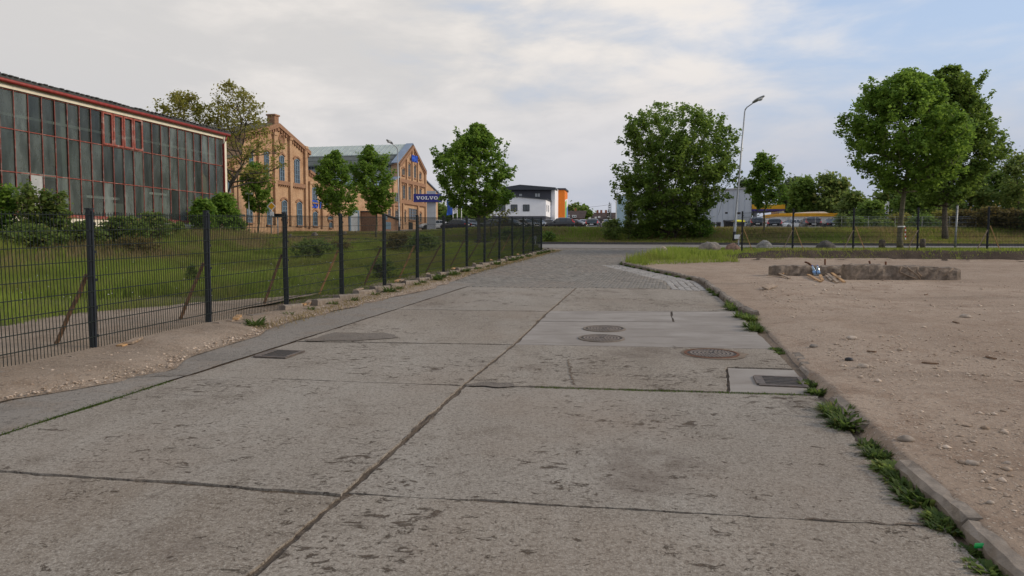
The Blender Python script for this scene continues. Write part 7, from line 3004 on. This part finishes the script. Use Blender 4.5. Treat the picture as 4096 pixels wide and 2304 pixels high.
for i, (u, v, s_, mt, lab) in enumerate([(3863, 1270, .09, 'pebble', 'pale angular stone lying alone far out on the gravel lot'), (3256, 1372, .06, 'stone', 'rounded grey stone on the gravel near the kerb'), (3405, 1355, .07, 'pebble', 'flat pale stone on the gravel lot'), (3452, 1462, .07, 'pebble', 'whitish lump of stone on the gravel beyond the drain'),
                                         (3395, 1430, .06, 'trim', 'small black scrap lying on the gravel'), (3620, 1755, .06, 'pebble', 'flat pale stone beside the broken kerb end'), (3890, 1845, .05, 'pebble', 'smooth pale pebble on the gravel behind the kerb'), (4028, 1840, .026, 'pebble', 'small pale stone on the gravel near the kerb'), (3960, 2010, .026, 'pebble', 'small pale pebble close behind the kerb')]):
    p = lotp(u, v)
    o = link('stone' if mt != 'trim' else 'scrap', rock_mesh('stone', s_, s_ * .7, s_ * .5, 50 + i, 2, .3, .3), MT[mt], None, p)
    tag(o, lab, 'stone' if mt != 'trim' else 'scrap')
# a few sticks on the gravel
for i, (p, q) in enumerate([((3690, 1450), (3750, 1458)), ((3810, 1285), (3835, 1290)), ((3470, 1402), (3505, 1406)), ((3940, 1424), (3985, 1436)), ((3700, 1180), (3712, 1176))]):
    plank('stick', lotp(*p, .012), lotp(*q, .015), .022, .016, MT['woodred'], ['thin dark stick on the gravel beyond the drain grate', 'tiny dark stick beside the pale angular stone', 'short dark stick on the gravel near the flat pale stone', 'long dark stick far out on the gravel lot', 'small dark stick just before the higher foundation block'][i], 'stick', 'loose sticks on the gravel lot')
x, y = gpx(2470 * K_, 1390 * K_)
mb = MB(True)
g0 = Vector((x, y, SLOPE * y + .035))
mb.tube([g0 + Vector((-.035, .004, -.012)), g0 + Vector((-.03, .003, 0)), g0 + Vector((.03, -.004, .004)), g0 + Vector((.036, -.004, -.006))], [.006, .014, .014, .006], 10)
tag(mb.build('plastic_scrap', MT['greenplastic'], None, g0 - UP * .03), 'small bright green plastic scrap among the kerb weeds', 'scrap')


# ---------------------------------------------------------------- weeds
_T = ['', 'first', 'second', 'third', 'fourth', 'fifth', 'sixth', 'seventh', 'eighth', 'ninth', 'tenth', 'eleventh', 'twelfth', 'thirteenth', 'fourteenth', 'fifteenth', 'sixteenth', 'seventeenth', 'eighteenth', 'nineteenth', 'twentieth']


def nth(k):
    if k <= 20:
        return _T[k]
    return ('twenty-' if k < 30 else 'thirty-') + _T[k % 10] if k % 10 else {30: 'thirtieth'}[k]


def weed(p, r, h, n, label, group, seed, broad=0.3, mat='weed'):
    q = np.random.default_rng(seed)
    b = Vector(p)
    az = q.uniform(0, 6.283, n)
    rad = np.sqrt(q.uniform(0, 1, n)) * r * .55
    x, y = np.cos(az) * rad, np.sin(az) * rad
    a2 = az + q.normal(0, .8, n)
    L = h * q.uniform(.5, 1.25, n)
    el = q.uniform(.35, 1.45, n)
    w = np.where(q.uniform(0, 1, n) < broad, .013, .0045) * q.uniform(.7, 1.4, n) * (r / .16) ** .5
    rows_ = []
    side = np.stack([-np.sin(a2), np.cos(a2), np.zeros(n)], -1)
    pos = np.stack([x, y, np.full(n, -.015)], -1)
    e = el.copy()
    V = []
    for k, ww in enumerate((.6, 1.0, .8, .05)):
        V += [pos + side * (w * ww)[:, None], pos - side * (w * ww)[:, None]]
        pos = pos + np.stack([np.cos(a2) * np.cos(e), np.sin(a2) * np.cos(e), np.sin(e)], -1) * (L / 3)[:, None]
        e = e - .42
    V = np.stack(V, 1).reshape(-1, 3)
    i = np.arange(n)[:, None] * 8
    Fs = np.concatenate([i + np.array([[2 * k, 2 * k + 1, 2 * k + 3, 2 * k + 2]]) for k in range(3)], 0)
    o = link('weed_clump', np_mesh('weed_clump', V, Fs), MT[mat], None, b)
    return tag(o, label, 'weed', group)


kw_ = [(2465, 1385, .13, .05), (2420, 1330, .20, .10), (2390, 1308, .16, .10), (2350, 1265, .24, .13), (2325, 1240, .22, .12), (2290, 1210, .20, .12), (2265, 1185, .20, .13), (2235, 1150, .16, .12), (2215, 1125, .14, .12),
       (2160, 1075, .22, .20), (2130, 1050, .22, .20), (2115, 1035, .18, .17), (2080, 990, .15, .12), (2060, 968, .18, .09), (2040, 958, .12, .06), (2545, 1435, .20, .07), (1960, 880, .16, .08), (1975, 888, .14, .06)]
for i, (u, v, r, h) in enumerate(kw_):
    x, y = gpx(u * K_, v * K_)
    a, b_ = to_ab(x, y)
    b_ = min(b_, float(kerb_b(a)) - .02)
    x, y = RD(a, b_)
    weed((x, y, SLOPE * y + .0), r * .92, h * .72, 260 if r > .15 else 150, nth(i + 1) + ' weed clump along the broken kerb, counted from the green plastic scrap', 'weeds along the broken kerb', 200 + i, .35 if i % 3 else .75, 'leaf_bush' if i in (2, 6, 11, 15) else 'weed')
for i in range(26):
    a = 12.2 + i * .62 + random.uniform(-.25, .25) + (0 if i < 12 else 3.0)
    if 16.4 < a < 17.2:
        continue
    x, y = RD(a, float(kerb_b(a)) - .02 + random.uniform(-.06, .04))
    big = a < 16
    weed((x, y, SLOPE * y), .20 if big else .14, .16 if big else .10, 150, nth(i + 1) + ' weed clump along the paved kerb, counted from the pale slab', 'weeds along the paved kerb', 240 + i, .5, 'leaf_bush' if i % 3 == 2 else 'weed')
for i in range(34):
    a = 11.0 + i * .92 + random.uniform(-.4, .4)
    x, y = RD(a, -6.72 + random.uniform(-.05, .14))
    big = random.random() < .4
    weed((x, y, SLOPE * y + .03), .22 if big else .13, (.20 if big else .12), 130 if big else 70, nth(i + 1) + ' weed clump under the long wire fence, counted towards the road', 'weeds under the long wire fence', 280 + i, .8)
# dry litter along the edging: uncountable
n = 5200
a = 10.5 + rng.uniform(0, 1, n) ** 1.2 * 32
b_ = -6.55 + rng.normal(0, .16, n)
x, y = RD(a, b_)
tag(blades('plant_litter', x, y, zg(x, y) + .03, rng.uniform(.01, .06, n), rng.uniform(.01, .02, n), MT['drygrass'], 1.6), 'dry brown plant litter along the fence edging', 'litter', kind='stuff')
# low grass growing in the road joints: uncountable
n = 2600
sel = rng.integers(0, 3, n)
a = np.where(sel == 0, 7.62 + rng.normal(0, .02, n), rng.uniform(4.5, 7, n))
b_ = np.where(sel == 0, rng.uniform(-1.4, 1.3, n), -5.30 + rng.normal(0, .03, n))
a = np.where(sel == 0, 7.49 + (b_ + 2.1) * .088 + rng.normal(0, .02, n), a)
x, y = RD(a, b_)
tag(blades('joint_moss', x, y, SLOPE * y - .01, rng.uniform(.008, .03, n), rng.uniform(.005, .012, n), MT['weed'], .8), 'short moss and grass growing in the slab joints', 'moss', kind='stuff')
# dandelion clocks and daisies in the lawn
n = 130
x = rng.uniform(-14, -4, n)
y = rng.uniform(13, 27, n)
k = (y > fence_y(x) + .6)
x, y = x[k], y[k]
tag(stones('dandelion_heads', x, y, zg(x, y) + rng.uniform(.22, .36, len(x)), np.full(len(x), .012), MT['white']), 'white dandelion heads dotted over the lawn', 'flowers', kind='stuff')
